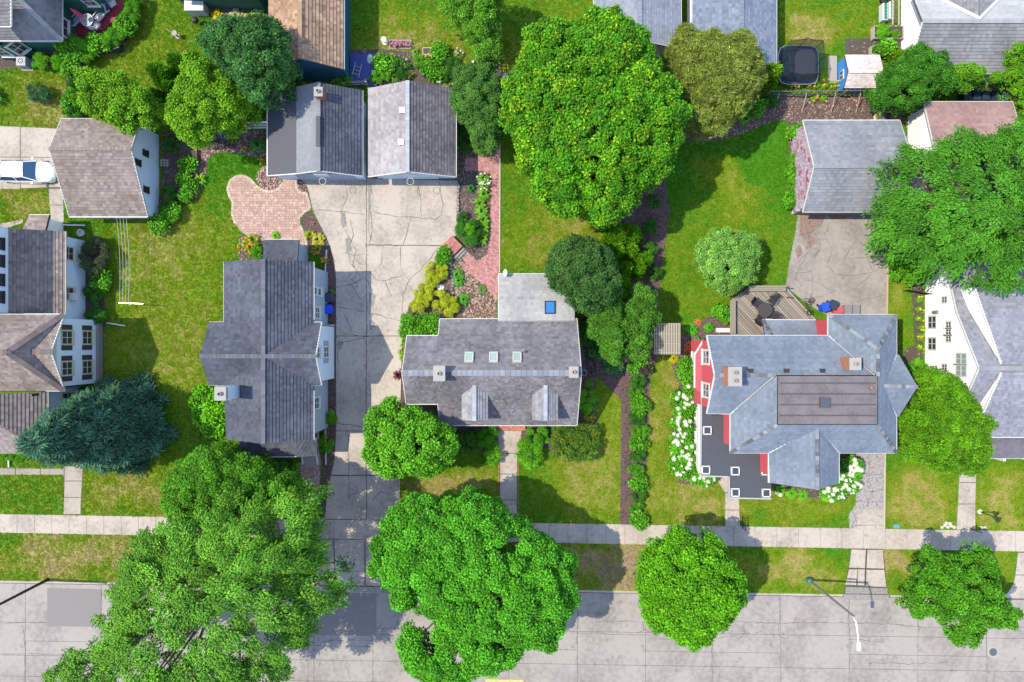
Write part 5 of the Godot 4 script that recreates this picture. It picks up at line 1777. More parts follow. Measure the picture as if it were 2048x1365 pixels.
	chimney(hs, Vector3(X(1467, 8.6), 7.2, Z(753, 8.6)), .85, 1.25, 1.7, true, 2)
	chimney(hs, Vector3(X(1706, 8.3), 6.6, Z(728, 8.3)), .7, .75, 2.0, true, 1)
func white_house(slate: Array) -> void:
	var hs := thing("house", "white clapboard house with blue-grey gable roof at the right edge", "house", W(2000, 730))
	var pal := [L(0.169, 0.18, 0.22), L(0.23, 0.241, 0.281), .16, .24, .24]
	var x0 := X(1851)
	var zr := Z(737, 6.9)
	var xa := x0 - .22
	var zn := Z(520, 3.0)
	var zk := Z(625, 4.4)
	var zs := Z(873, 4.6)
	var far := 52.0
	var xs := X(1978, 5.6)
	var V := func(x: float, h: float, z: float) -> Vector3: return Vector3(x, h, z)
	var zsk := lerpf(zr, zs, .55)
	# lower front section: steep at the ridge, flaring to the eaves
	var rp := roof(hs, [[V.call(xa, 6.9, zr), V.call(far, 6.9, zr), V.call(far, 4.4, zk), V.call(xa, 4.4, zk)], [V.call(xa, 4.4, zk), V.call(far, 4.4, zk), V.call(far, 3.0, zn), V.call(xa, 3.0, zn)],
		[V.call(xa, 6.9, zr), V.call(far, 6.9, zr), V.call(far, 3.6, zs), V.call(xa, 3.6, zs)]], pal)
	caps(rp, [[V.call(xa, 6.9, zr), V.call(far, 6.9, zr)]], L(0.18, 0.194, 0.23), L(0.238, 0.252, 0.288))
	for g in [[6.9, zr, 4.4, zk], [4.4, zk, 3.0, zn], [6.9, zr, 3.6, zs]]: gutter(rp, V.call(xa, g[0], g[1]), V.call(xa, g[2], g[3]), .08)
	# raised rear section: its rake boards rise from the ridge
	var xb := xs
	var zu := Z(575, 5.2)
	var r2 := roof(hs, [[V.call(xb, 6.95, zr - .3), V.call(far, 6.95, zr - .3), V.call(far, 5.4, zu), V.call(xb - .9, 5.4, zu)], [V.call(xb, 6.95, zr + .3), V.call(far, 6.95, zr + .3), V.call(far, 4.9, zs), V.call(xb - .7, 4.9, zs)]], pal, "upper_roof")
	var mb := MB.new()
	mb.poly([V.call(xb, 6.9, zr - .3), V.call(xb - .9, 5.35, zu), V.call(xb - .95, 3.4, zu + .1)])
	mb.poly([V.call(xb, 6.9, zr + .3), V.call(xb - .7, 4.85, zs), V.call(xb - .75, 3.5, zs - .1)])
	part(hs, "cheek_wall", mb, mats["white_wall"])
	gutter(r2, V.call(xb, 6.95, zr - .3), V.call(xb - .9, 5.4, zu), .12); gutter(r2, V.call(xb, 6.95, zr + .3), V.call(xb - .7, 4.9, zs), .12); gutter(r2, V.call(xb - .7, 4.9, zs), V.call(far, 4.9, zs), .14); gutter(rp, V.call(xa, 3.6, zs), V.call(xb, 3.6, zs), .12)
	var sg := walls(hs, [[x0, zn + .3, 3.0], [x0, zk, 4.3], [x0, zr, 6.7], [x0, zs - .3, 3.7], [far, zs - .3, 4.8], [far, zn + .3, 3.0]], mats["white_wall"])
	var ws := [sg[0][0], sg[2][1], sg[0][2]]
	var tz := func(v: float, y: float) -> float: return (Z(v, y) - zn - .3) / (zs - zn - .6)
	for q in [[650, 3.1], [664, 3.1], [678, 3.1], [600, 2.6], [735, 2.6]]: win(hs, ws, tz.call(q[0], q[1]), q[1], .4, .6, {"nx": 1, "ny": 1})
	for q in [[718, 4.6], [742, 4.6]]: win(hs, ws, tz.call(q[0], q[1]), q[1], .75, 1.2, {"pane": "pane_light"})
	win(hs, ws, tz.call(688, 1.0), 1.0, .9, 1.0); win(hs, ws, tz.call(645, 1.0), 1.0, .9, 1.0)
	var mt := MB.new()
	mt.lathe(Vector3(x0 - .12, 1.6, Z(625, 1.6)), [[.0, -.3], [.16, -.3], [.16, .25], [.1, .35], [0, .35]], 10)
	part(hs, "electric_meter", mt, mats["steel"])
	var pr := roof(hs, [[V.call(X(1952, 3.2), 3.6, zs + .15), V.call(far, 3.6, zs + .15), V.call(far, 3.0, Z(917, 3.0)), V.call(X(1952, 3.0), 3.0, Z(917, 3.0))]], [L(0.112, 0.108, 0.137), L(0.144, 0.14, 0.169), .12, .24, .24], "porch_roof")
	gutter(pr, V.call(X(1952, 3.0), 3.0, Z(917, 3.0)), V.call(far, 3.0, Z(917, 3.0)), .08)
	for u in [1958.0, 2010.0]:
		var co := MB.new()
		co.box(W(u, 908, 0) + Vector3(0, 1.5, 0), Vector3(.2, 3.0, .2))
		part(hs, "porch_column", co, mats["trim"])
	var ds := MB.new()
	ds.bar(W(1968, 925, .3), W(1975, 918, 1.6), .09, .09)
	part(hs, "downspout", ds, mats["trim"])
func top_buildings(gray: Array, slate: Array, worn: Array) -> void:
	var b1 := [L(0.162, 0.191, 0.238), L(0.209, 0.238, 0.288), .12, .25, .27]
	var a := thing("garage", "grey-blue roofed garage at the top behind the tall maple", "garage", W(1275, 20))
	gable(a, "z", Z(-160, 2.6), Z(98, 2.6), X(1188, 2.6), X(1362, 2.6), X(1280, 4.2), 2.6, 2.6, 4.2, b1, mats["white_wall"], .3)
	var b := thing("garage", "blue-grey roofed garage at the top beside the trampoline", "garage", W(1470, 20))
	gable(b, "z", Z(-160, 2.6), Z(142, 2.6), X(1384, 2.6), X(1553, 2.6), X(1484, 4.3), 2.6, 2.6, 4.3, [L(0.122, 0.155, 0.216), L(0.166, 0.202, 0.266), .2, .25, .27], mats["white_wall"], .3)
	# green house, top left
	var g := thing("house", "dark green house with grey hipped roof in the top left corner", "house", W(50, 20))
	var e := 2.8
	var c := W(123, 81, e)
	var pk := W(18, -20, 6.2)
	var far := -47.0
	var rp := roof(g, [[c, pk, Vector3(far, 6.2, pk.z), Vector3(far, e, c.z)], [c, pk, Vector3(pk.x, 6.2, -36), Vector3(c.x, e, -36)]], [L(0.144, 0.144, 0.158), L(0.216, 0.216, 0.23), .14, .25, .27])
	caps(rp, [[c, pk]], L(0.259, 0.259, 0.274), L(0.302, 0.302, 0.317), .35)
	gutter(rp, Vector3(far, e, c.z), c, .16); gutter(rp, c, Vector3(c.x, e, -36), .12)
	var dk := roof(g, [[W(-60, 53, 5.6), W(21, 53, 5.6), W(21, 0, 6.3), W(-60, 0, 6.3)]], worn, "dormer_roof")
	gutter(dk, W(-60, 53, 5.6), W(21, 53, 5.6), .12); gutter(dk, W(21, 53, 5.6), W(21, 0, 6.3), .1)
	var sg := walls(g, [[far, c.z - .4, e], [c.x - .62, c.z - .4, e], [c.x - .62, -36, e], [far, -36, e]], mats["green_wall"])
	win(g, sg[1], .1, 1.9, 1.3, 1.3, {"f": .16, "nx": 1})
	# bay window
	var by := walls(g, [[X(-20), c.z - .3, 2.7], [X(8), c.z + .35, 2.7], [X(52), c.z + .35, 2.7], [X(72), c.z - .3, 2.7]], mats["green_wall"])
	for i in 3: win(g, by[i], .5, 1.6, .8, 1.4, {"f": .16})
	var wg := walls(g, [[c.x - .6, Z(30), 4.2], [X(216), Z(30), 4.2], [X(216), -38, 4.2], [c.x - .6, -38, 4.2]], mats["green_wall"])
	win(g, wg[0], .93, 2.4, .8, 1.3)
	var wr := MB.new()
	wr.slab([Vector3(c.x - .6, 4.3, Z(30) + .1), Vector3(X(216) + .3, 4.3, Z(30) + .1), Vector3(X(216) + .3, 4.3, -38), Vector3(c.x - .6, 4.3, -38)], .12)
	part(g, "wing_roof", wr, mats["membrane"])
	# teal building at the top edge
	var t := thing("house", "dark teal building at the top edge behind the hostas", "house", W(455, 0))
	var tw := walls(t, [[X(372), Z(14), 3.0], [X(533), Z(22), 3.0], [X(533), -40, 3.0], [X(372), -40, 3.0]], mats["green_wall"])
	var tr := roof(t, [[Vector3(X(370), 3.0, Z(14) + .3), Vector3(X(533) + .2, 3.0, Z(22) + .3), Vector3(X(533) + .2, 4.6, -31), Vector3(X(370), 4.6, -31)]], gray)
	gutter(tr, Vector3(X(370), 3.0, Z(14) + .3), Vector3(X(533) + .2, 3.0, Z(22) + .3), .1)
	# white garage, top right
	var w := thing("house", "white building with grey gabled roof in the top right corner", "house", W(1930, 60))
	var x0 := X(1846, 4.6)
	var zr := Z(43, 4.6)
	var zs := Z(147, 2.7)
	var pal := [L(0.144, 0.151, 0.162), L(0.202, 0.209, 0.22), .14, .25, .26]
	var fx := 52.0
	var V := func(x: float, h: float, z: float) -> Vector3: return Vector3(x, h, z)
	var wrp := roof(w, [[V.call(x0, 4.6, zr), V.call(fx, 4.6, zr), V.call(fx, 2.7, zs), V.call(x0, 2.7, zs)]], pal)
	var top := roof(w, [[V.call(x0, 4.6, zr), V.call(fx, 4.6, zr), V.call(fx, 3.0, zr - 3.2), V.call(x0, 3.0, zr - 3.2)]], [L(0.302, 0.317, 0.324), L(0.36, 0.374, 0.382), .08, .25, .26], "rear_roof")
	caps(wrp, [[V.call(x0, 4.6, zr), V.call(fx, 4.6, zr)]], L(0.216, 0.23, 0.245), L(0.259, 0.274, 0.288), .3)
	gutter(wrp, V.call(x0, 2.7, zs), V.call(fx, 2.7, zs)); gutter(wrp, V.call(x0, 2.7, zs), V.call(x0, 4.6, zr), .08)
	var vr := X(1956, 4.5)
	var cr := roof(w, [[V.call(vr, 4.65, zr - .2), V.call(vr, 4.65, -34), V.call(vr - 3, 3.2, -34), V.call(vr - 3, 3.2, zr - 2.9)], [V.call(vr, 4.65, zr - .2), V.call(vr, 4.65, -34), V.call(vr + 3, 3.2, -34), V.call(vr + 3, 3.2, zr - 2.9)]], pal, "cross_roof")
	gutter(cr, V.call(vr, 4.72, zr - .2), V.call(vr - 3, 3.27, zr - 2.9), .2, "white_paint"); gutter(cr, V.call(vr, 4.72, zr - .2), V.call(vr + 3, 3.27, zr - 2.9), .2, "white_paint")
	walls(w, [[X(1803), zs - .3, 2.8], [X(1803), zr, 4.4], [X(1803), zr - 5, 2.6], [fx, zr - 5, 2.6], [fx, zs - .3, 2.8]], mats["white_wall"])
# ---- things in the yards ----------------------------------------------------
func one(called: String, label: String, cat: String, mb: MB, m: String, at: Vector3, group := "") -> MeshInstance3D:
	# a thing that is one mesh, given in world places
	var o := MeshInstance3D.new()
	o.name = numbered(called)
	var v := mb.v
	for i in v.size(): v[i] -= at
	mb.v = v
	o.mesh = mb.mesh()
	o.material_override = mats[m]
	add_child(o)
	o.position = at
	tag(o, label, cat, group)
	return o
func bin(label: String, u: float, v: float, turn: float, m: String, s := 1.0, group := "") -> void:
	var t := thing("rubbish_bin", label, "bin", W(u, v), group)
	t.rotation.y = turn
	t.scale = Vector3.ONE * s
	var b := MB.new()
	var q := []
	for y in [0.0, .95]:
		var w := .25 if y == 0.0 else .31
		q.append([Vector3(-w, y, -w * 1.1), Vector3(w, y, -w * 1.1), Vector3(w, y, w * 1.1), Vector3(-w, y, w * 1.1)])
	for i in 4: b.quad(q[0][i], q[0][(i + 1) % 4], q[1][(i + 1) % 4], q[1][i])
	b.poly(q[0]); b.poly(q[1])
	part(t, "body", b, mats[m], true)
	var l := MB.new()
	l.box(Vector3(0, .99, 0), Vector3(.66, .06, .74)); l.box(Vector3(0, 1.03, 0), Vector3(.5, .04, .56))
	part(t, "lid", l, mats[m], true)
	var hd := MB.new()
	hd.bar(Vector3(-.26, .93, -.42), Vector3(.26, .93, -.42), .05, .05)
	part(t, "handle", hd, mats["black"], true)
	for sx in [-1, 1]:
		var w := MB.new()
		w.tube([Vector3(sx * .26, .12, -.3), Vector3(sx * .32, .12, -.3)], [.12, .12], 12)
		part(t, "wheel", w, mats["black"], true)
func chair(label: String, u: float, v: float, turn: float, m: String, lounge := false, group := "") -> void:
	var t := thing("lounge_chair" if lounge else "garden_chair", label, "chair", W(u, v), group)
	t.rotation.y = turn
	var ln := 1.0 if lounge else .5
	var st := MB.new()
	for i in 6: st.box(Vector3(0, .4, -ln * .5 + ln * (i + .5) / 6), Vector3(.56, .03, ln / 6 - .02))
	part(t, "seat", st, mats[m], true)
	var bk := MB.new()
	for i in 6:
		var p := Vector3(0, .42 + .6 * (i + .5) / 6, -ln * .5 - .35 * (i + .5) / 6)
		bk.box(p, Vector3(.56, .03, .1), Basis(Vector3.RIGHT, -1.05))
	part(t, "backrest", bk, mats[m], true)
	for sx in [-1, 1]:
		var ar := MB.new()
		ar.bar(Vector3(sx * .31, .62, -ln * .5 - .1), Vector3(sx * .31, .62, ln * .5), .06, .04)
		part(t, "armrest", ar, mats["plastic_white" if m != "black" else "black"], true)
		for z in [-ln * .45, ln * .45]:
			var lg := MB.new()
			lg.tube([Vector3(sx * .3, 0, z), Vector3(sx * .3, .62, z)], [.022, .022], 6)
			part(t, "leg", lg, mats["steel" if m != "black" else "black"], true)
func car() -> void:
	var t := thing("parked_car", "silver white car parked on the concrete pad facing the brown garage", "car", W(62, 347))
	t.rotation.y = -.02
	var paint: Material = mat("car_paint", L(.72, .73, .74), .25, "", .1, .1)
	paint.clearcoat_enabled = true; paint.clearcoat = 1.0; paint.clearcoat_roughness = .05
	# stations along x: [x, half width, sill, shoulder, deck]
	var S := [[-2.35, .55, .45, .62, .66], [-2.28, .78, .3, .72, .82], [-2.05, .86, .22, .80, .92], [-1.3, .90, .18, .84, .97], [-.4, .91, .18, .83, .96], [.55, .91, .18, .82, .95], [1.1, .89, .18, .79, .92], [1.75, .85, .2, .70, .80], [2.15, .74, .25, .60, .68], [2.33, .5, .38, .5, .54]]
	var mb := MB.new()
	var rings := []
	for s in S:
		var r := []
		for q in [[-1.0, 0], [-1.0, 1], [-.95, 2], [-.7, 3], [-.3, 4], [.3, 4], [.7, 3], [.95, 2], [1.0, 1], [1.0, 0]]:
			var y: float = [s[2], lerpf(s[2], s[3], .6), s[3], lerpf(s[3], s[4], .75), s[4]][q[1]]
			r.append(Vector3(s[0], y, s[1] * q[0]))
		rings.append(r)
	for i in rings.size() - 1:
		for k in 9: mb.quad(rings[i][k], rings[i][k + 1], rings[i + 1][k + 1], rings[i + 1][k])
	mb.fan(rings[0]); mb.fan(rings[-1])
	part(t, "body", mb.mesh(true), paint, true)
	var rf_ := [[-1.55, .60, 1.36], [-1.0, .64, 1.45], [-.3, .65, 1.46], [.25, .62, 1.40]]
	var rb := MB.new()
	for i in 3:
		for k in 6:
			var A := func(j: int, f: float) -> Vector3: return Vector3(rf_[j][0], rf_[j][2] - .06 * pow(absf(f), 3), rf_[j][1] * f)
			var f0 := k / 3.0 - 1.0
			var f1 := (k + 1) / 3.0 - 1.0
			rb.quad(A.call(i, f0), A.call(i + 1, f0), A.call(i + 1, f1), A.call(i, f1))
	part(t, "roof", rb.mesh(true), paint, true)
	var gl: Material = mat("car_glass", L(.02, .06, .12), .04)
	var wd := MB.new()
	wd.quad(Vector3(.26, 1.39, -.62), Vector3(1.0, .95, -.78), Vector3(1.0, .95, .78), Vector3(.26, 1.39, .62))
	part(t, "windshield", wd, gl, true)
	var rw := MB.new()
	rw.quad(Vector3(-1.56, 1.35, -.58), Vector3(-2.1, .97, -.74), Vector3(-2.1, .97, .74), Vector3(-1.56, 1.35, .58))
	part(t, "rear_window", rw, mat("car_glass_light", L(.25, .33, .36), .06), true)
	for s in [-1, 1]:
		for q in [[-1.5, -1.9, -.5, -.5], [-.45, -.45, .3, .95]]:
			var sw := MB.new()
			sw.quad(Vector3(q[0], 1.34, s * .64), Vector3(q[2], 1.38, s * .655), Vector3(q[3], .96, s * .84), Vector3(q[1], .97, s * .84))
			part(t, "side_window", sw, gl, true)
		var pl := MB.new()
		pl.bar(Vector3(.27, 1.38, s * .63), Vector3(1.02, .95, s * .8), .07, .05); pl.bar(Vector3(-1.55, 1.35, s * .61), Vector3(-2.12, .97, s * .77), .12, .05); pl.bar(Vector3(-.47, 1.4, s * .65), Vector3(-.47, .95, s * .85), .07, .05)
		part(t, "pillar", pl, paint, true)
		var mr := MB.new()
		mr.box(Vector3(.78, 1.0, s * 1.0), Vector3(.14, .13, .2))
		part(t, "mirror", mr, paint, true)
		var hl := MB.new()
		hl.box(Vector3(2.12, .63, s * .6), Vector3(.26, .1, .22), Basis(Vector3.UP, s * .5))
		part(t, "headlight", hl, mats["pane_light"], true)
		var tl := MB.new()
		tl.box(Vector3(-2.24, .75, s * .62), Vector3(.12, .16, .24))
		part(t, "tail_light", tl, mats["red_wall"], true)
		for x in [-1.42, 1.45]:
			var w := MB.new()
			w.tube([Vector3(x, .32, s * .7), Vector3(x, .32, s * .9)], [.32, .32], 18)
			var wn := part(t, "wheel", w, mats["black"], true)
			var ri := MB.new()
			ri.tube([Vector3(x, .32, s * .89), Vector3(x, .32, s * .91)], [.2, .19], 14)
			part(wn, "rim", ri, mats["steel"], true)
func picket_fence(label: String, a: Vector3, b: Vector3, h: float, m: String, step: float, w: float, rails := [.35, .85]) -> Node3D:
	var t := thing("fence", label, "fence", a)
	var d := (b - a).normalized()
	var bs := Basis(d, Vector3.UP, d.cross(Vector3.UP))
	for r in rails:
		var mb := MB.new()
		mb.box((a + b) * .5 + Vector3(0, h * r, 0) + bs.z * .04, Vector3(a.distance_to(b), .08, .04), bs)
		part(t, "rail", mb, mats[m])
	var n := int(a.distance_to(b) / step)
	for i in n:
		var mb := MB.new()
		var tn := rf(.8, 1.15)
		mb.col = Color(tn, tn, tn)
		mb.box(a.lerp(b, (i + .5) / n) + Vector3(0, h * .5 + rf(-.02, .02), 0), Vector3(w, h, .025), bs)
		part(t, "picket", mb, mats[m])
	var np := maxi(2, int(a.distance_to(b) / 2.4) + 1)
	for i in np:
		var mb := MB.new()
		mb.box(a.lerp(b, float(i) / (np - 1)) + Vector3(0, h * .52, 0) + bs.z * .1, Vector3(.1, h * 1.04, .1), bs)
		part(t, "post", mb, mats[m])
	return t
func iron_fence(label: String, a: Vector3, b: Vector3, h: float) -> void:
	var t := thing("iron_gate", label, "gate", a)
	for y in [.1, h - .08]:
		var mb := MB.new()
		mb.bar(a + Vector3(0, y, 0), b + Vector3(0, y, 0), .05, .05)
		part(t, "rail", mb, mats["black"])
	var n := int(a.distance_to(b) / .14) + 1
	for i in n + 1:
		var mb := MB.new()
		mb.tube([a.lerp(b, float(i) / n), a.lerp(b, float(i) / n) + Vector3(0, h, 0)], [.02, .02], 5)
		part(t, "bar", mb, mats["black"])
func planter(label: String, u0: float, v0: float, u1: float, v1: float, h: float, m: String) -> void:
	var a := W(u0, v0, 0)
	var b := W(u1, v1, 0)
	var t := thing("planter_box", label, "planter", (a + b) * .5)
	var c := (a + b) * .5
	for s in [-1, 1]:
		var mb := MB.new()
		mb.box(c + Vector3(0, h * .5, s * absf(b.z - a.z) * .5), Vector3(absf(b.x - a.x), h, .06))
		part(t, "side_board", mb, mats[m])
		var mc := MB.new()
		mc.box(c + Vector3(s * absf(b.x - a.x) * .5, h * .5, 0), Vector3(.06, h, absf(b.z - a.z)))
		part(t, "end_board", mc, mats[m])
	var so := MB.new()
	so.box(c + Vector3(0, h * .4, 0), Vector3(absf(b.x - a.x) - .08, h * .8, absf(b.z - a.z) - .08))
	part(t, "soil", so, mats["soil"])
	keep_bare([Vector3(a.x, 0, a.z), Vector3(b.x, 0, a.z), Vector3(b.x, 0, b.z), Vector3(a.x, 0, b.z)])
func yard_things() -> void:
	car()
	mat("stripe_blue", L(.25, .36, .48), .8); mat("navy", L(.02, .06, .25), .5); mat("pink", L(.62, .05, .18), .7)
	# red patio with its furniture, top left
	var rd := MB.new()
	var ro := px([146, 33, 185, 24, 217, 18, 232, -6, 262, -10, 250, 15, 232, 38, 210, 60, 185, 72, 146, 72])
	rd.slab(lift(ro, .12), .12)
	keep_bare(ro)
	one("patio_deck", "dark red painted patio beside the green house", "patio", rd, "deck_red", W(195, 45))
	chair("blue striped lounge chair on the red patio", 160, 44, 2.4, "stripe_blue", true)
	chair("large white lounge chair on the red patio", 206, 36, -.7, "plastic_white", true)
	chair("small white armchair beside the round glass table", 199, 55, 2.6, "plastic_white")
	chair("blue armchair on the red patio", 216, 26, -1.0, "navy")
	chair("white armchair at the far corner of the red patio", 230, 12, .6, "plastic_white")
	var tb := thing("patio_table", "round glass patio table on the red patio", "table", W(184, 48))
	var tt := MB.new()
	tt.lathe(Vector3.ZERO, [[0, .72], [.5, .72], [.5, .735], [0, .735]], 24)
	part(tb, "tabletop", tt, glassmat("clear_glass", L(.7, .8, .8), .25), true)
	var ring := MB.new()
	for i in 24: ring.bar(Vector3(cos(TAU * i / 24) * .5, .73, sin(TAU * i / 24) * .5), Vector3(cos(TAU * (i + 1) / 24) * .5, .73, sin(TAU * (i + 1) / 24) * .5), .05, .05)
	for i in 3: ring.bar(Vector3(cos(PI * i / 3) * .5, .71, sin(PI * i / 3) * .5), Vector3(-cos(PI * i / 3) * .5, .71, -sin(PI * i / 3) * .5), .03, .03)
	part(tb, "rim", ring, mats["plastic_white"], true)
	for i in 4:
		var lg := MB.new()
		lg.tube([Vector3(cos(TAU * i / 4) * .38, 0, sin(TAU * i / 4) * .38), Vector3(cos(TAU * i / 4) * .3, .72, sin(TAU * i / 4) * .3)], [.02, .02], 6)
		part(tb, "leg", lg, mats["plastic_white"], true)
	var um := thing("patio_umbrella", "folded pink striped umbrella leaning over the glass table", "umbrella", W(184, 48))
	var ua := Vector3(0, .73, 0)
	var ub := Vector3(-.25, 2.5, -.1)
	var uc := MB.new()
	for i in 12:
		var a := TAU * i / 12
		var b := TAU * (i + 1) / 12
		uc.col = Color(1, 1, 1) if i % 2 else Color(1.25, 4, 2.5)
		var P := func(t: float, ang: float, r: float) -> Vector3: return ua.lerp(ub, t) + Vector3(cos(ang) * r, 0, sin(ang) * r)
		uc.quad(P.call(.35, a, .2), P.call(.35, b, .2), P.call(.7, b, .17), P.call(.7, a, .17)); uc.quad(P.call(.7, a, .17), P.call(.7, b, .17), P.call(1.0, b, .02), P.call(1.0, a, .02))
	part(um, "canopy", uc, mats["pink"], true)
	var up := MB.new()
	up.tube([Vector3(0, .0, 0), ua, ub], [.025, .025, .02], 6)
	part(um, "pole", up, mats["steel"], true)
	# air conditioner, grill, bird bath
	var ac := thing("air_conditioner", "grey square air conditioning unit with fan beside the green house", "appliance", W(55, 130))
	var ab := MB.new()
	ab.box(Vector3(0, .42, 0), Vector3(.75, .84, .75))
	for i in 8: ab.box(Vector3(0, .1 + i * .09, 0), Vector3(.78, .03, .78))
	part(ac, "body", ab, mat("ac_gray", L(.25, .27, .30), .5), true)
	var fg := MB.new()
	for i in 4: fg.box(Vector3(0, .86, 0), Vector3(.6, .01, .03), Basis(Vector3.UP, PI * i / 4))
	fg.lathe(Vector3(0, .845, 0), [[.3, 0], [.3, .02], [.26, .02], [.26, 0]], 20)
	part(ac, "fan_grille", fg, mats["plastic_white"], true)
	var fb := MB.new()
	fb.lathe(Vector3(0, .846, 0), [[.25, 0], [.1, .005], [0, .01]], 16)
	part(ac, "fan", fb, mats["black"], true)
	var pad := MB.new()
	pad.box(Vector3(0, .03, 0), Vector3(1.0, .06, 1.0))
	part(ac, "pad", pad, mats["concrete_cap"], true)
	bin("dark bin with pale lid below the climbing hedge", 241, 99, .3, "bin_dark", .9)
	var bb := thing("bird_bath", "small grey bird bath in the lawn above the left trees", "bird bath", W(356, 74))
	var bm := MB.new()
	bm.lathe(Vector3.ZERO, [[.22, 0], [.2, .08], [.07, .12], [.06, .6], [.2, .68], [.24, .75], [.2, .72], [0, .7]], 16)
	part(bb, "basin", bm, mats["stone_pale"], true)
	var bs := MB.new()
	bs.tube([Vector3(-.1, 0, -.1), Vector3(-.9, .35, -.55)], [.03, .02], 6)
	part(bb, "stake", bs, mats["wood_pale"], true)
	var wb := thing("storage_bench", "white flat-topped storage box against the dark teal building", "box", W(400, 26))
	var wm := MB.new()
	wm.box(Vector3(0, .55, -.1), Vector3(1.45, 1.1, .8))
	part(wb, "body", wm, mats["plastic_white"], true)
	var wl := MB.new()
	wl.box(Vector3(0, 1.14, -.1), Vector3(1.55, .08, .9))
	part(wb, "lid", wl, mats["plastic_white"], true)
	var kg := thing("kettle_grill", "black kettle grill beside the white storage box", "grill", W(397, 48))
	var km := MB.new()
	km.lathe(Vector3.ZERO, [[0, .45], [.22, .5], [.29, .68], [.29, .74], [.2, .92], [.04, .98], [.03, 1.02], [0, 1.02]], 18)
	part(kg, "bowl", km, mats["black"], true)
	for i in 3:
		var lg := MB.new()
		lg.tube([Vector3(cos(TAU * i / 3) * .3, 0, sin(TAU * i / 3) * .3), Vector3(cos(TAU * i / 3) * .15, .5, sin(TAU * i / 3) * .15)], [.015, .015], 5)
		part(kg, "leg", lg, mats["steel"], true)
	# clothes line
	var cl := thing("clothesline", "white clothesline of four cords between the brown garage and a post", "clothesline", W(250, 610))
	var post := MB.new()
	post.tube([W(286, 610), W(286, 610) + Vector3(0, 1.9, 0)], [.04, .04], 8)
	part(cl, "post", post, mats["steel"])
	var xb := MB.new()
	xb.bar(W(237, 606, 1.85), W(286, 608, 1.85), .05, .05)
	part(cl, "crossbar", xb, mats["steel"])
	for i in 4:
		var ln := MB.new()
		var a := W(233 + i * 6.3, 436, 2.1)
		var b := W(238 + i * 6.1, 606, 1.88)
		var pts := []
		for k in 9: pts.append(a.lerp(b, k / 8.0) - Vector3(0, .25 * sin(PI * k / 8.0), 0))
		var rr := []
		for k in 9: rr.append(.013)
		ln.tube(pts, rr, 5)
		part(cl, "cord", ln, mats["rope"])
	var wr := thing("plant_ring", "white ring-shaped planter beside the corner house", "planter", W(164, 467))
	var wrm := MB.new()
	wrm.lathe(Vector3.ZERO, [[.27, 0], [.3, .3], [.25, .32], [.22, .06], [0, .06]], 20)
	part(wr, "pot", wrm, mats["plastic_white"], true)
	# trellis ladder on the brown garage
	var tl := thing("trellis", "pale wooden trellis leaning by the brown garage gable", "trellis", W(328, 326))
	for i in 3:
		var m1 := MB.new()
		m1.bar(W(322 + i * 6, 319, .5), W(322 + i * 6, 333, .5), .05, .05)
		part(tl, "upright", m1, mats["wood_pale"])
		var m2 := MB.new()
		m2.bar(W(320, 320.5 + i * 5, .54), W(338, 320.5 + i * 5, .54), .05, .04)
		part(tl, "rung", m2, mats["wood_pale"])
	planter("long dark wooden raised bed behind the brown garage", 364, 276, 396, 396, .35, "wood_brown")
	chair("black garden chair on the mulch, left of three", 427, 294, 0, "black", false, "black chairs on the mulch")
	chair("black garden chair on the mulch, middle of three", 446, 293, .1, "black", false, "black chairs on the mulch")
	chair("black garden chair on the mulch, right of three", 466, 292, -.1, "black", false, "black chairs on the mulch")
	chair("dark blue bench chair on the mulch under the lime tree", 455, 270, .1, "navy", true)
	# wooden rails left of the pale garage
	var rl := thing("timber_rails", "three pale grey timber rails beside the left garage", "fence", W(510, 250))
	for i in 3:
		var m1 := MB.new()
		m1.bar(W(495, 246 + i * 5, .7), W(533, 245 + i * 5, .7), .13, .06)
		part(rl, "rail", m1, mats["trim"])
	for u in [497.0, 530.0]:
		var m2 := MB.new()
		m2.box(W(u, 251, .35), Vector3(.1, .7, .5))
		part(rl, "post", m2, mats["wood_pale"])
	# blue platform
	var bp := MB.new()
	var bo := px([700, 106, 753, 106, 753, 170, 702, 172])
	keep_bare(bo)
	var pf := thing("platform", "blue painted platform deck beside the tan-roofed house", "deck", W(727, 140))
	for i in 9:
		var m1 := MB.new()
		var t := rf(.85, 1.15)
		m1.col = Color(t, t, t)
		m1.box(W(703 + i * 5.9, 139, .3), Vector3(.235, .06, 2.65))
		part(pf, "plank", m1, mats["deck_blue"])
	var pb := MB.new()
	pb.box(W(727, 139, .13), Vector3(2.1, .26, 2.5))
	part(pf, "frame", pb, mats["deck_blue"])
	var ld := thing("wooden_ladder", "small pale ladder lying on the blue platform", "ladder", W(708, 138))
	for s in [0, 1]:
		var m1 := MB.new()
		m1.bar(W(704 + s * 13, 150 + s * 6, .4), W(711 + s * 12, 124 + s * 4, .45), .05, .05)
		part(ld, "side_rail", m1, mats["wood_pale"])
	for i in 3:
		var m1 := MB.new()
		m1.bar(W(706 + i * 2, 146 - i * 7, .42), W(718 + i * 2, 150 - i * 7, .42), .04, .03)
		part(ld, "rung", m1, mats["wood_pale"])
	var tp := MB.new()
	var c := W(740, 118, .34)
	for i in 10:
		var a := TAU * i / 10
		var b := TAU * (i + 1) / 10
		tp.tri(c + Vector3(0, .22, 0), c + Vector3(cos(a) * .26, rf(0, .08), sin(a) * .4), c + Vector3(cos(b) * .26, .03, sin(b) * .4))
	one("cloth_bundle", "crumpled white cloth on the blue platform", "cloth", tp, "plastic_white", W(740, 118))
	# back garden, top middle
	var b2 := thing("bird_bath", "white round bird bath beside the pink flower bed", "bird bath", W(770, 86))
	part(b2, "basin", bm, mats["plastic_white"], true)
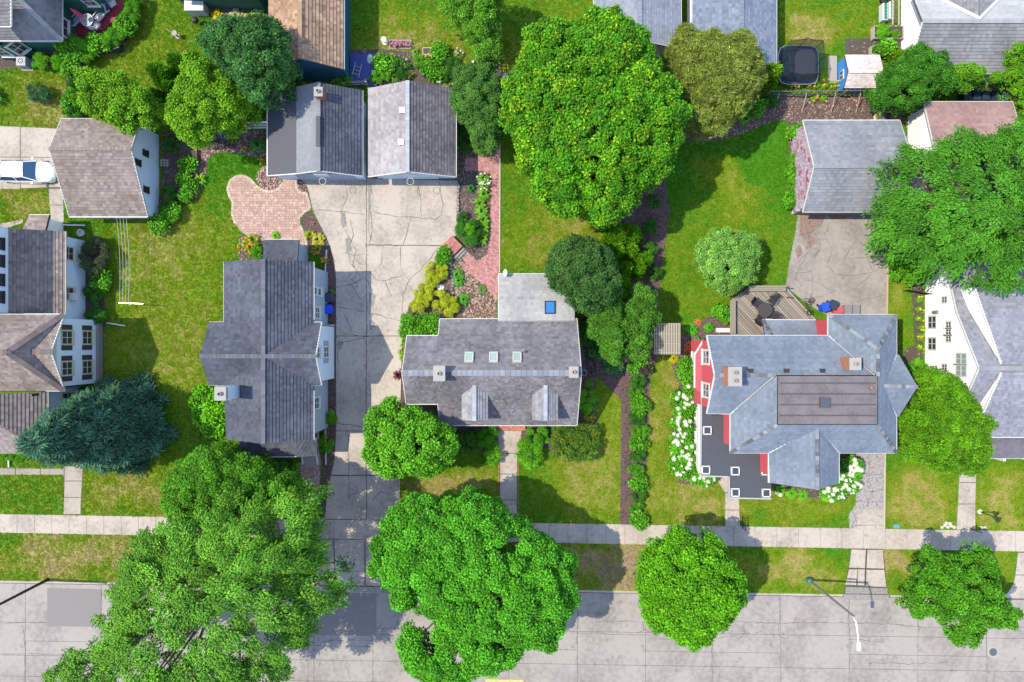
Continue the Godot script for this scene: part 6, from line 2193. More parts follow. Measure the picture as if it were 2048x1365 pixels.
	planter("low pale edged flower bed full of pink flowers", 780, 82, 822, 98, .15, "wood_pale")
	planter("low square framed bed in the back garden", 846, 97, 870, 110, .14, "wood_pale")
	chair("white folding chair beside the back garden shrub", 959, 113, .2, "plastic_white")
	one("stepping_stone", "white square stone in the red flower bed", "stone", slab_box(W(878, 164), Vector3(.38, .3, .3)), "plastic_white", W(878, 164))
	one("stepping_stone", "small white stone left of the white bird bath", "stone", slab_box(W(946, 126), Vector3(.18, .3, .18)), "plastic_white", W(946, 126))
	var b3 := thing("bird_bath", "white round bird bath by the gate under the big maple", "bird bath", W(1011, 158))
	part(b3, "basin", bm, mats["plastic_white"], true)
	picket_fence("white picket fence running up the top middle garden", W(998, 156), W(995, 28), 1.1, "trim", .28, .09)
	picket_fence("weathered picket fence behind the two garages", W(690, 173), W(736, 170), 1.0, "wood_pale", .2, .12)
	# trampoline
	var tr := thing("trampoline", "square black trampoline with sagging dark safety net", "trampoline", W(1597, 125))
	var o := []
	for i in 40:
		var a := TAU * i / 40
		var cx := cos(a)
		var sy := sin(a)
		var k := pow(pow(absf(cx), 5.0) + pow(absf(sy), 5.0), -.2)
		o.append(W(1597 + cx * k * 40, 130 + sy * k * 39, .75))
	var fr := MB.new()
	for i in 40: fr.tube([o[i], o[(i + 1) % 40]], [.035, .035], 6)
	part(tr, "frame", fr, mats["steel"])
	var cen := W(1597, 130, .72)
	var mt := MB.new()
	var pad2 := MB.new()
	for i in 40:
		var a: Vector3 = cen.lerp(o[i], .8)
		var b: Vector3 = cen.lerp(o[(i + 1) % 40], .8)
		mt.tri(cen, a, b); pad2.quad(a, o[i], o[(i + 1) % 40], b)
	part(tr, "jumping_mat", mt, mat("mat_black", L(.012, .018, .03), .7))
	part(tr, "spring_pad", pad2, mat("pad_navy", L(.010, .02, .05), .6))
	var net: Material = glassmat("net", L(.015, .04, .05), .6)
	net.roughness = 1.0; net.metallic_specular = 0.0
	var nt := MB.new()
	for i in 40:
		var j := (i + 1) % 40
		var a: Vector3 = cen.lerp(o[i], .86)
		var b: Vector3 = cen.lerp(o[j], .86)
		var sag := 1.8 - .12 * absf(sin(i * PI / 5.0))
		var sag2 := 1.8 - .12 * absf(sin(j * PI / 5.0))
		nt.quad(a, b, b + Vector3(0, sag2, 0), a + Vector3(0, sag, 0))
	part(tr, "safety_net", nt, net)
	for i in 8:
		var p: Vector3 = cen.lerp(o[i * 5], .9)
		var q: Vector3 = cen.lerp(o[((i + 1) % 8) * 5], .88)
		p.y = 0; q.y = 0
		var m1 := MB.new()
		m1.tube([p, p + Vector3(0, 2.55, 0)], [.025, .025], 6)
		part(tr, "net_pole", m1, mats["black"])
		var m2 := MB.new()
		m2.tube([p + Vector3(0, 2.5, 0), p.lerp(q, .5) + Vector3(0, 2.32, 0), q + Vector3(0, 2.5, 0)], [.018, .018, .018], 5)
		part(tr, "net_rope", m2, mats["black"])
	keep_bare(ellipse(1597, 130, 36, 36, 0, 0))
	# playhouse
	var ph := thing("playhouse", "small playhouse with worn pale roof and bright blue front", "playhouse", W(1722, 148))
	var x0 := X(1695, 1.9)
	var x1 := X(1765, 1.9)
	gable(ph, "x", x0, x1, Z(110, 1.5), Z(176, 1.4), Z(143, 2.1), 1.5, 1.4, 2.1, [L(.46, .41, .40), L(.58, .52, .50), .16, .14, .18], mat("blue_paint", L(.03, .20, .60), .6), .08, false, 0.0)
	var pd := MB.new()
	pd.box(Vector3(x0 + .03, .95, Z(150, 1)), Vector3(.06, .6, .8))
	var pn := part(ph, "window", pd, mats["trim"])
	var pg := MB.new()
	for z in [-.18, .18]: pg.box(Vector3(x0 - .01, .95, Z(150, 1) + z), Vector3(.05, .4, .26))
	part(pn, "pane", pg, mats["pane"])
	var pw := MB.new()
	pw.box(Vector3(x0 - .35, .08, Z(140, .1)), Vector3(.7, .16, 2.3))
	part(ph, "porch", pw, mats["stone_pale"])
	keep_bare(px([1680, 115, 1765, 112, 1765, 178, 1680, 180]))
	# raised planters and frames at the white building
	planter("tall wooden raised bed with leafy vegetables", 1742, 58, 1800, 82, .55, "wood_pale")
	planter("small wooden raised bed beside the playhouse", 1738, 97, 1775, 112, .4, "wood_pale")
	for k in 2:
		var wp := thing("seed_tray", ["white tray planter with green pots, left of the pair", "white tray planter with green pots, right of the pair"][k], "planter", W(1763 + k * 13, 30 - k * 3))
		var wpm := MB.new()
		wpm.box(Vector3(0, .3, 0), Vector3(.42, .6, 1.4))
		part(wp, "box", wpm, mats["plastic_white"], true)
		for i in 5:
			var m1 := MB.new()
			m1.lathe(Vector3(0, .6, -.55 + i * .27), [[.1, 0], [.13, .1], [.1, .11], [.09, .04], [0, .04]], 12)
			part(wp, "pot", m1, mat("pot_green", L(.01, .22, .10), .5), true)
	var tr2 := thing("lattice", "grey wooden lattice frame beside the white trays", "trellis", W(1797, 25))
	for i in 9:
		var m1 := MB.new()
		m1.bar(W(1787, 2 + i * 5.2, .8), W(1797, 2 + i * 5.2, .8), .05, .05)
		part(tr2, "slat", m1, mats["wood_brown"])
	for u in [1786.0, 1798.0]:
		var m1 := MB.new()
		m1.bar(W(u, 0, .75), W(u, 50, .75), .09, .09)
		part(tr2, "rail", m1, mats["wood_pale"])
	var tub := MB.new()
	tub.lathe(W(1766, 2), [[.3, 0], [.34, .4], [.28, .42], [.25, .1], [0, .1]], 18)
	one("round_tub", "dark round tub above the seed trays at the top edge", "tub", tub, "black", W(1766, 2))
	# stake fence with leaning props
	picket_fence("weathered dark picket fence above the brown mulch bed", W(1528, 193), W(1752, 191), 1.45, "wood_old", .37, .1)
	for i in 4:
		var u: float = [1549.0, 1604.0, 1662.0, 1712.0][i]
		var m1 := MB.new()
		m1.tube([W(u, 224 + i, 0), W(u + 10, 186, 1.3)], [.04, .035], 6)
		one("prop_pole", "leaning wooden prop pole against the dark fence, " + ["leftmost", "second from the left", "third from the left", "rightmost"][i], "pole", m1, "wood_pale", W(u, 224 + i), "prop poles of the fence")
	# rainbow float
	var fl := thing("play_tent", "small multicoloured play tent above the right garage", "tent", W(1762, 236))
	var tips := [W(1748, 232, .15), W(1762, 217, .3), W(1774, 242, .1), W(1748, 242, .1)]
	var apx := W(1763, 232, .8)
	for i in 4:
		var m1 := MB.new()
		m1.tri(apx, tips[i], tips[(i + 1) % 4])
		part(fl, "panel", m1, mat("tent%d" % i, [L(.45, .65, .12), L(.05, .35, .6), L(.8, .55, .2), L(.75, .7, .3)][i], .7))
	for i in 4: bin("dark wheeled bin in the row behind the pink-brown garage, " + ["first from left", "second from left", "third from left", "fourth from left"][i], 1922 + i * 18, 199, 0, "bin_dark", .9, "row of bins")
	bin("blue wheeled bin at the end of the dark bin row", 1994, 199, 0, "bin_blue", .9, "row of bins")
	# pergola
	var pg2 := thing("pergola", "pale slatted wooden pergola beside the hedge", "pergola", W(1336, 680))
	for i in 16:
		var m1 := MB.new()
		var t := rf(.85, 1.15)
		m1.col = Color(t, t, t)
		m1.box(W(1309.5 + i * 3.35, 678, 2.35), Vector3(.065, .1, 2.5))
		part(pg2, "slat", m1, mats["wood_pale"])
	for v in [648.0, 668.0, 688.0, 706.0]:
		var m1 := MB.new()
		m1.box(W(1334.5, v, 2.24), Vector3(2.1, .12, .08))
		part(pg2, "beam", m1, mats["wood_pale"])
	for u in [1312.0, 1357.0]:
		for v in [650.0, 704.0]:
			var m1 := MB.new()
			var p := W(u, v, 2.2)
			m1.box(Vector3(p.x, 1.1, p.z), Vector3(.1, 2.2, .1))
			part(pg2, "post", m1, mats["wood_pale"])
	# wooden deck
	var dk := thing("deck", "weathered grey wooden deck with diagonal boards behind the victorian house", "deck", W(1530, 620))
	var out := px([1462, 672, 1462, 600, 1500, 574, 1574, 574, 1625, 632, 1640, 645, 1640, 672], .5)
	keep_bare(out)
	var q2 := flat2(out)
	var ang := .82
	var nb := 0
	var off := -6.0
	var mid := Vector2(W(1540, 625, .5).x, W(1540, 625, .5).z)
	var dv := Vector2(cos(ang), sin(ang))
	var nv := Vector2(-dv.y, dv.x)
	while off < 6.0:
		var r := PackedVector2Array([mid + nv * off - dv * 8, mid + nv * off + dv * 8, mid + nv * (off + .15) + dv * 8, mid + nv * (off + .15) - dv * 8])
		for g in Geometry2D.intersect_polygons(r, q2):
			var m1 := MB.new()
			var t := rf(.7, 1.2)
			m1.col = Color(.25 * t, .23 * t, .20 * t)
			var top := []
			for a in g: top.append(Vector3(a.x, .5 + rf(-.003, .003), a.y))
			m1.slab(top, .035)
			part(dk, "plank", m1, mats["wood_gray"])
		off += .19
	var sk := MB.new()
	sk.slab(lift(out, .44), .44)
	part(dk, "skirt", sk, mats["wood_brown"])
	for s in [[1497, 577, 1572, 577], [1466, 668, 1466, 601]]:
		for k in 3:
			var m1 := MB.new()
			m1.col = Color(.24, .22, .18)
			var a := W(s[0], s[1], .95)
			var b := W(s[2], s[3], .95)
			var sd := (b - a).normalized().cross(Vector3.UP) * (k - 1) * .16
			m1.bar(a + sd, b + sd, .14, .05)
			part(dk, "bench_slat", m1, mats["wood_gray"])
	for s in [[1575, 575], [1578, 595]]:
		var m1 := MB.new()
		m1.box(W(s[0], s[1], .9), Vector3(.1, .9, .1))
		part(dk, "post", m1, mats["wood_brown"])
	var bt := thing("patio_table", "black round patio table on the wooden deck", "table", W(1524, 621, .5))
	var btm := MB.new()
	btm.lathe(Vector3.ZERO, [[0, .7], [.6, .7], [.62, .72], [.6, .74], [0, .74]], 24)
	part(bt, "tabletop", btm, mat("mesh_black", L(.035, .033, .032), .6), true)
	for i in 4:
		var lg := MB.new()
		lg.tube([Vector3(cos(TAU * i / 4) * .45, .02, sin(TAU * i / 4) * .45), Vector3(cos(TAU * i / 4) * .4, .7, sin(TAU * i / 4) * .4)], [.02, .02], 6)
		part(bt, "leg", lg, mats["black"], true)
	for i in 4:
		var ch := Vector2(cos(.6 + TAU * i / 4), sin(.6 + TAU * i / 4)) * 22
		chair("black metal chair at the round deck table, " + ["lower right", "lower left", "upper left", "upper right"][i], 1524 + ch.x, 621 + ch.y, atan2(-ch.x, -ch.y), "black", false, "chairs round the deck table")
		get_child(get_child_count() - 1).position.y = .5
	bin("blue bin beside the wooden deck", 1642, 616, .25, "bin_blue", .95)
	bin("black bin leaning beside the blue bin by the deck", 1657, 612, -.35, "bin_dark", .95)
	one("cool_box", "red box behind the victorian house", "box", slab_box(W(1672, 621), Vector3(.8, .55, .5)), "red_wall", W(1672, 621))
	for i in 2: one("storage_chest", ["grey storage chest beside the red box", "grey storage chest at the right end by the victorian house"][i], "chest", slab_box(W(1690 + i * 16, 620), Vector3(.6, .6, .75)), "chest_gray", W(1690 + i * 16, 620))
	var hr := thing("hose_rack", "tangle of black wire plant stands at the deck corner", "rack", W(1612, 608))
	for i in 7:
		var m1 := MB.new()
		var p := W(1606 + rf(0, 22), 600 + rf(0, 28), 0)
		var rr := rf(.14, .24)
		for k in 14:
			m1.bar(p + Vector3(cos(TAU * k / 14) * rr, .5 + i * .04, sin(TAU * k / 14) * rr), p + Vector3(cos(TAU * (k + 1) / 14) * rr, .5 + i * .04, sin(TAU * (k + 1) / 14) * rr), .035, .03)
		m1.bar(p + Vector3(rr, 0, 0), p + Vector3(rr, .55 + i * .04, 0), .03, .03)
		part(hr, "ring", m1, mats["black"])
	one("garden_bench", "white bench beside the deck", "bench", slab_box(W(1444, 661), Vector3(1.15, .42, .36)), "plastic_white", W(1444, 661))
	iron_fence("black iron gate beside the white house wall", W(1805, 582), W(1850, 590), 1.1)
	iron_fence("small black iron railing beside the porch walk", W(1484, 1032), W(1485, 1057), .9)
	bin("blue recycling bin beside the blue house", 662, 620, 0, "bin_blue", .95)
	bin("dark grey bin beside the blue recycling bin", 664, 597, 0, "bin_dark", .95)
	# brick landing and iron-railed steps
	var bl := thing("brick_steps", "red brick landing with black steps down to the brick path", "steps", W(905, 492))
	var ax := (W(925, 505) - W(897, 477)).normalized()
	var az := Vector3(-ax.z, 0, ax.x)
	var bb2 := Basis(ax, Vector3.UP, az)
	var cc := W(904, 493, .3)
	for i in 9:
		for k in 6:
			var m1 := MB.new()
			var t := rf(.75, 1.2)
			m1.col = Color(.38 * t, .16 * t, .14 * t)
			m1.box(cc + ax * (i - 4) * .145 * .95 + az * (k - 2.5) * .21, Vector3(.125, .3, .195), bb2)
			part(bl, "brick", m1, mats["brick_red"])
	for i in 3:
		var m1 := MB.new()
		m1.box(cc + ax * (.82 + i * .22) - Vector3(0, .12 + i * .1, 0), Vector3(.2, .1, 1.25), bb2)
		part(bl, "step", m1, mats["stone_gray"])
	for s in [-1, 1]:
		var m1 := MB.new()
		m1.bar(cc + ax * .6 + az * s * .62 + Vector3(0, .9, 0), cc + ax * 1.35 + az * s * .62 + Vector3(0, .6, 0), .05, .05)
		for k in 5: m1.bar(cc + ax * (.6 + k * .18) + az * s * .62 + Vector3(0, -.3, 0), cc + ax * (.6 + k * .18) + az * s * .62 + Vector3(0, .88 - k * .07, 0), .025, .025)
		part(bl, "railing", m1, mats["black"])
	var sw := thing("stone_edging", "rough grey stone edging between driveway and garden bed", "wall", W(916, 420))
	for seg in [[917, 366, 915, 470], [884, 500, 905, 522], [903, 522, 905, 590], [882, 505, 852, 577]]:
		var a := W(seg[0], seg[1])
		var b := W(seg[2], seg[3])
		var n := int(a.distance_to(b) / .26)
		for i in n:
			var m1 := MB.new()
			var t := rf(.6, 1.3)
			m1.col = Color(t, t, t)
			m1.box(a.lerp(b, (i + .5) / n) + Vector3(rf(-.04, .04), .1, rf(-.03, .03)), Vector3(rf(.16, .26), .2 + rf(0, .1), rf(.18, .26)), Basis.from_euler(Vector3(rf(-.15, .15), rf(-.6, .6), rf(-.15, .15))))
			part(sw, "stone", m1, mats["stone_gray"])
	one("boulder", "large white rock among the yellow shrubs", "rock", rock(W(880, 576), .36), "rock_white", W(880, 576))
	for i in 7:
		var p := [1884, 1890, 1896, 1903, 1909, 1893, 1900]
		var q := [1055, 1051, 1055, 1052, 1055, 1047, 1048]
		one("garden_rock", "pale rock in the small pile beside the garden walk", "rock", rock(W(p[i], q[i]), .16), "rock_pink", W(p[i], q[i]), "pile of pale rocks")
	for i in 2: one("garden_rock", "pale rock beside the iron sign", "rock", rock(W(1964 + i * 6, 1056), .15), "rock_pink", W(1964 + i * 6, 1056), "rocks beside the sign")
	var hs := thing("hose_reel", "coiled garden hose on the right wall of the cape house", "hose", W(1168, 746))
	var hm := MB.new()
	for i in 24: hm.bar(W(1168, 746, .3) + Vector3(cos(TAU * i / 24) * .24, 0, sin(TAU * i / 24) * .24), W(1168, 746, .3) + Vector3(cos(TAU * (i + 1) / 24) * .24, 0, sin(TAU * (i + 1) / 24) * .24), .05, .06)
	part(hs, "coil", hm, mat("hose_gray", L(.2, .25, .28), .5))
	for v in [[512, 412], [546, 415], [506, 438]]: pass
func slab_box(at: Vector3, s: Vector3) -> MB:      # a lidded box with a lip, standing at a place
	var mb := MB.new()
	mb.box(at + Vector3(0, s.y * .44, 0), Vector3(s.x * .94, s.y * .88, s.z * .94)); mb.box(at + Vector3(0, s.y * .94, 0), Vector3(s.x, s.y * .12, s.z))
	return mb
func rock(at: Vector3, r: float) -> MB:
	var mb := MB.new()
	var rings := []
	for j in 5:
		var ring := []
		for k in 8:
			var f := PI * .5 * j / 4.0
			var rr := r * rf(.75, 1.15)
			ring.append(at + Vector3(cos(TAU * k / 8) * cos(f) * rr, maxf(0, sin(f) * rr * .8), sin(TAU * k / 8) * cos(f) * rr))
		rings.append(ring)
	for j in 4:
		for k in 8: mb.quad(rings[j][k], rings[j][(k + 1) % 8], rings[j + 1][(k + 1) % 8], rings[j + 1][k])
	return mb
func street_things() -> void:
	# street lamp on the right
	var sl := thing("street_lamp", "tall grey street lamp with white arm reaching over the street", "street lamp", W(1617, 1160))
	var b := W(1617, 1160)
	var base := MB.new()
	base.lathe(b, [[.26, 0], [.26, .35], [.2, .5], [.12, .55], [0, .55]], 12)
	part(sl, "base", base, mat("lamp_teal", L(.03, .13, .14), .5))
	var pole := MB.new()
	pole.tube([b + Vector3(0, .5, 0), b + Vector3(0, 7.7, 0)], [.11, .08], 10)
	part(sl, "pole", pole, mat("galvanised", L(.32, .34, .36), .4, "", .1, .7))
	var arm := MB.new()
	arm.tube([b + Vector3(0, 7.3, 0), b + Vector3(-.02, 7.9, .25), b + Vector3(-.05, 8.2, .9), b + Vector3(-.03, 8.3, 1.6)], [.06, .06, .05, .045], 8)
	part(sl, "arm", arm, mats["white_paint"])
	var hd := MB.new()
	hd.box(b + Vector3(-.03, 8.32, 1.85), Vector3(.24, .12, .6)); hd.box(b + Vector3(-.03, 8.38, 1.85), Vector3(.16, .06, .45))
	part(sl, "lamp_head", hd, mats["white_paint"])
	var l2 := thing("street_lamp", "dark street lamp pole leaving the picture at the left edge", "street lamp", W(95, 1160))
	b = W(95, 1160)
	var p2 := MB.new()
	p2.tube([b, b + Vector3(0, .5, 0), b + Vector3(0, 7.6, 0)], [.16, .12, .09], 10)
	part(l2, "pole", p2, mats["dark_metal"])
	var a2 := MB.new()
	a2.tube([b + Vector3(0, 7.4, 0), b + Vector3(0, 8.1, .6), b + Vector3(0, 8.3, 1.7)], [.06, .05, .045], 8)
	part(l2, "arm", a2, mats["dark_metal"])
	var h2 := MB.new()
	h2.box(b + Vector3(0, 8.32, 1.9), Vector3(.24, .14, .6))
	part(l2, "lamp_head", h2, mats["dark_metal"])
	# garden lamp post
	var gl := thing("lamp_post", "black garden lamp post in the lawn beside the garden walk", "lamp post", W(1960, 1024))
	b = W(1960, 1024)
	var gp := MB.new()
	gp.tube([b, b + Vector3(0, 1.9, 0)], [.045, .035], 8)
	part(gl, "pole", gp, mats["black"])
	var gb := MB.new()
	gb.lathe(b, [[.2, 0], [.2, .04], [.06, .1], [0, .1]], 12)
	part(gl, "base", gb, mats["plastic_white"])
	for s in [[-.16, 0], [.16, .05], [.02, .22]]:
		var lh := MB.new()
		lh.lathe(b + Vector3(s[0], 1.85, s[1]), [[0, 0], [.09, .05], [.12, .25], [.15, .27], [0, .42]], 8)
		part(gl, "lantern", lh, mats["black"])
	# iron sign frame by the garden walk
	var ig := thing("iron_sign", "small black iron frame sign beside the pavement", "sign", W(1947, 1054))
	var a := W(1938, 1056)
	var c := W(1952, 1062)
	for y in [.15, .75]:
		var mb := MB.new()
		mb.bar(a + Vector3(0, y, 0), c + Vector3(0, y, 0), .05, .05)
		part(ig, "rail", mb, mats["black"])
	for i in 7:
		var mb := MB.new()
		mb.bar(a.lerp(c, i / 6.0) + Vector3(0, .0 if i % 6 == 0 else .15, 0), a.lerp(c, i / 6.0) + Vector3(.03, .8 if i % 6 == 0 else .75, -.02), .035, .035)
		part(ig, "bar", mb, mats["black"])
	# covers
	var mh := thing("manhole_cover", "round dark iron manhole cover in the street", "manhole cover", W(1987, 1305, -.11))
	var mm := MB.new()
	mm.lathe(Vector3.ZERO, [[.33, 0], [.33, .012], [.3, .014], [0, .014]], 24)
	for i in 5: mm.box(Vector3(0, .015, -.2 + i * .1), Vector3(.42, .01, .04))
	part(mh, "cover", mm, mat("iron", L(.11, .11, .12), .6, "", .1, .5), true)
	var mr := MB.new()
	mr.lathe(Vector3.ZERO, [[.33, .006], [.5, .006], [.5, 0]], 24)
	part(mh, "collar", mr, mats["concrete_cap"], true)
	var ub := MB.new()
	ub.box(W(1793, 1053, .04), Vector3(.52, .08, .34)); ub.box(W(1793, 1053, .085), Vector3(.44, .02, .26))
	one("utility_cover", "small teal utility box lid in the lawn by the pavement", "utility box", ub, "utility_teal", W(1793, 1053))
# ---- trees ------------------------------------------------------------------
func trees() -> void:
	var maple := [L(0.0591, 0.217, 0.0111), L(0.104, 0.317, 0.0154), .4]
	var lime := [L(0.0838, 0.251, 0.00739), L(0.167, 0.356, 0.0123), .4]
	var elm := [L(.065, .225, .02), L(.15, .35, .03), .45]
	var dark := [L(0.0276, 0.0986, 0.0148), L(0.0641, 0.185, 0.0246), .35]
	tree("elm_tree", "huge wide elm with drooping sprays at the bottom left over the street", [420, 1005, 500, 985, 580, 965, 620, 985, 640, 1010, 668, 1050, 665, 1100, 650, 1120, 672, 1160, 692, 1190, 675, 1215, 640, 1235, 640, 1270, 615, 1290, 600, 1320, 575, 1345, 560, 1375, 500, 1395, 400, 1395, 330, 1388, 240, 1368, 130, 1352, 104, 1336, 150, 1310, 134, 1290, 160, 1266, 200, 1260, 245, 1240, 156, 1238, 164, 1222, 250, 1206, 275, 1170, 258, 1150, 266, 1110, 272, 1060, 320, 1046, 345, 1020], 3.5, 7.5, 13.5, W(505, 1122), {"kind": "spray", "cols": elm, "lr": .8, "gap": .18, "under": .5, "s": .7, "dens": 1.1, "rag": 1.6, "trunk": .38, "squash": .55, "root": Vector2(X(430, 8), Z(1120, 8)), "holes": [[flat2(px([455, 1205], 7.5))[0], .5], [flat2(px([400, 1255], 7.5))[0], .4]]}, "", 26)
	tree("leafy_tree", "bright lime tree between the blue house porch and the huge elm", [360, 925, 400, 900, 440, 885, 475, 905, 520, 922, 580, 942, 615, 972, 605, 1005, 560, 1030, 480, 1035, 400, 1045, 342, 1032, 334, 960], 2, 5, 8, W(515, 945), {"kind": "fine", "cols": [L(0.0528, 0.22, 0.0106), L(0.114, 0.317, 0.0176), .5], "lr": .5, "s": .55, "trunk": .2})
	var hq := func(u: float, v: float, r: float, h: float) -> Array: return [flat2(px([u, v], h))[0], r]
	tree("maple_tree", "large bright green maple over the street at the bottom centre", [765, 1040, 790, 1010, 820, 985, 850, 980, 880, 1000, 910, 985, 960, 982, 990, 1000, 1012, 1010, 1040, 1040, 1075, 1070, 1110, 1085, 1140, 1095, 1157, 1115, 1155, 1150, 1150, 1200, 1140, 1235, 1125, 1275, 1105, 1290, 1070, 1302, 1045, 1285, 1035, 1310, 1010, 1335, 980, 1350, 940, 1350, 900, 1355, 880, 1367, 840, 1357, 815, 1330, 800, 1290, 794, 1263, 830, 1256, 872, 1252, 870, 1235, 835, 1225, 815, 1215, 785, 1210, 775, 1190, 758, 1160, 749, 1140, 752, 1110, 748, 1080], 3, 6, 9.5, W(963, 1111), {"kind": "broad", "cols": [L(0.0542, 0.244, 0.0111), L(0.0889, 0.337, 0.0185), .4], "lr": .6, "s": .5, "trunk": .33, "gap": .05, "pack": .8, "holes": [hq.call(1016, 1082, .5, 6.5), hq.call(838, 1165, .5, 6.5), hq.call(832, 1195, .4, 6.5), hq.call(862, 1278, .6, 6.5), hq.call(916, 1292, .3, 6.5)]}, "", 30)
	var el := func(u: float, v: float, ru: float, rv: float) -> Array:
		var o := []
		for i in 22: o.append_array([u + cos(TAU * i / 22) * ru * rf(.9, 1.08), v + sin(TAU * i / 22) * rv * rf(.9, 1.08)])
		return o
	tree("street_tree", "round dense street tree between the pavement and the street", el.call(1377, 1173, 106, 108), 2.5, 5, 8, W(1342, 1120), {"kind": "broad", "cols": [L(0.0641, 0.244, 0.00493), L(0.114, 0.343, 0.00924), .4], "lr": 0.48, "s": 0.52, "trunk": .16})
	tree("street_tree", "sparse young street tree with bare twigs near the right edge", [1848, 1083, 1872, 1090, 1890, 1108, 1930, 1088, 1958, 1095, 1985, 1120, 1992, 1160, 1988, 1190, 2026, 1225, 2018, 1252, 1990, 1240, 1962, 1270, 1930, 1287, 1900, 1270, 1885, 1245, 1830, 1235, 1808, 1200, 1825, 1180, 1840, 1150, 1857, 1120], 2.2, 5, 7.5, W(1843, 1132), {"kind": "broad", "cols": [L(0.0444, 0.191, 0.00739), L(0.0788, 0.264, 0.0123), .4], "lr": 0.4, "s": 0.48, "gap": .45, "under": .25, "trunk": .12, "pack": .9}, "", 40)
	tree("maple_tree", "green maple beside the driveway at the corner of the cape house", [735, 815, 760, 800, 790, 798, 830, 818, 850, 835, 880, 850, 905, 875, 916, 905, 900, 935, 870, 947, 840, 957, 810, 950, 780, 957, 750, 945, 735, 915, 721, 890, 735, 860, 721, 835], 2, 4.5, 7, W(838, 868), {"kind": "broad", "cols": [L(0.0641, 0.244, 0.00924), L(0.114, 0.343, 0.0154), .45], "lr": 0.54, "s": 0.54, "trunk": .16})
	tree("maple_tree", "tall yellow-green maple at the top centre behind the garden", [1060, 60, 1100, 33, 1140, 60, 1180, 25, 1230, 28, 1265, 45, 1290, 80, 1312, 120, 1332, 150, 1362, 180, 1367, 230, 1357, 290, 1332, 330, 1312, 372, 1272, 400, 1240, 437, 1200, 442, 1170, 424, 1130, 432, 1100, 427, 1068, 380, 1050, 340, 1033, 300, 1008, 250, 1003, 190, 1018, 150, 1040, 100], 3, 7, 11, W(1165, 300), {"kind": "broad", "cols": [L(0.0546, 0.22, 0.00792), L(0.194, 0.37, 0.0106), .0], "tip": .14, "pack": 1.0, "lr": .52, "s": .56, "trunk": .34, "back": "lime"}, "", 20)
	tree("yew_tree", "olive green feathery evergreen beside the tall maple", [1320, 110, 1345, 80, 1370, 60, 1400, 80, 1430, 70, 1470, 75, 1500, 90, 1512, 130, 1517, 160, 1502, 200, 1472, 235, 1442, 278, 1420, 270, 1390, 255, 1365, 250, 1350, 210, 1330, 170], 1, 5, 8, W(1400, 215), {"kind": "needle", "cols": [L(.125, .20, .024), L(.29, .36, .07), .5], "lr": 0.43, "s": 0.65, "trunk": .22, "dens": 1.3})
	tree("linden_tree", "lime green bushy tree above the brown garage, left of the pair", [160, 155, 190, 145, 220, 150, 250, 158, 280, 165, 300, 195, 325, 210, 335, 235, 315, 255, 290, 262, 265, 274, 235, 250, 200, 240, 180, 220, 165, 190], 1.5, 4, 6.5, W(310, 235), {"kind": "broad", "cols": lime, "lr": 0.47, "s": 0.45, "trunk": .16})
	tree("linden_tree", "lime green bushy tree beside the left garage, right of the pair", [375, 118, 392, 98, 420, 118, 450, 140, 480, 170, 502, 200, 507, 235, 482, 257, 450, 272, 420, 282, 390, 290, 365, 272, 348, 240, 352, 200, 372, 160], 1.5, 4.5, 7.5, W(470, 240), {"kind": "broad", "cols": lime, "lr": 0.5, "s": 0.45, "trunk": .18})
	tree("evergreen_tree", "blue-green dense tree beside the tan-roofed house", [408, 70, 440, 50, 500, 46, 550, 46, 577, 70, 588, 110, 594, 150, 578, 188, 550, 198, 530, 212, 490, 192, 460, 162, 420, 132, 405, 100], 1.5, 5.5, 9, W(545, 185), {"kind": "fine", "cols": [L(0.0276, 0.119, 0.0246), L(0.0739, 0.217, 0.0462), .45], "lr": 0.54, "s": 0.58, "trunk": .22})
	tree("locust_tree", "wide airy green tree over the right garages and driveway", [1740, 345, 1780, 320, 1785, 285, 1830, 310, 1838, 252, 1852, 300, 1900, 265, 1950, 290, 1990, 248, 2060, 255, 2100, 350, 2100, 560, 1992, 587, 1960, 577, 1930, 572, 1890, 572, 1850, 552, 1800, 522, 1770, 502, 1733, 482, 1738, 465, 1762, 440, 1755, 412, 1727, 402, 1770, 385, 1775, 360], 3, 6.5, 11.5, W(1815, 455), {"kind": "spray", "cols": [L(0.0345, 0.152, 0.00924), L(0.0739, 0.251, 0.0185), .45], "lr": .8, "s": .72, "gap": .14, "trunk": .32, "squash": .6}, "", 22)
	tree("locust_tree", "bright yellow-green tree between the victorian and the white house", [1812, 718, 1830, 745, 1870, 742, 1895, 738, 1922, 760, 1925, 790, 1962, 820, 1982, 845, 1960, 865, 1962, 900, 1942, 947, 1910, 945, 1870, 942, 1840, 922, 1800, 917, 1788, 880, 1793, 840, 1830, 800, 1818, 760], 1.8, 4.5, 7.5, W(1790, 800), {"kind": "fine", "cols": [L(0.0572, 0.207, 0.0044), L(0.114, 0.295, 0.00704), .5], "lr": 0.43, "s": 0.54, "trunk": .16, "back": "lime"})
	tree("small_tree", "small pale green tree alone on the right lawn", el.call(1453, 520, 66, 68), .9, 2.2, 4, W(1437, 530), {"kind": "fine", "cols": [L(0.118, 0.304, 0.0462), L(0.207, 0.449, 0.0801), .5], "lr": 0.36, "s": 0.45, "trunk": .08, "gap": .12})
	tree("evergreen_tree", "dark green tree beside the low rear wing of the cape house", [1090, 510, 1110, 490, 1140, 480, 1175, 473, 1210, 490, 1230, 515, 1242, 560, 1235, 600, 1215, 622, 1180, 627, 1150, 612, 1120, 602, 1100, 572, 1085, 545], 1.2, 4.2, 7, W(1165, 575), {"kind": "fine", "cols": [L(0.0246, 0.0898, 0.0154), L(0.0739, 0.179, 0.037), .4], "lr": 0.47, "s": 0.54, "trunk": .18})
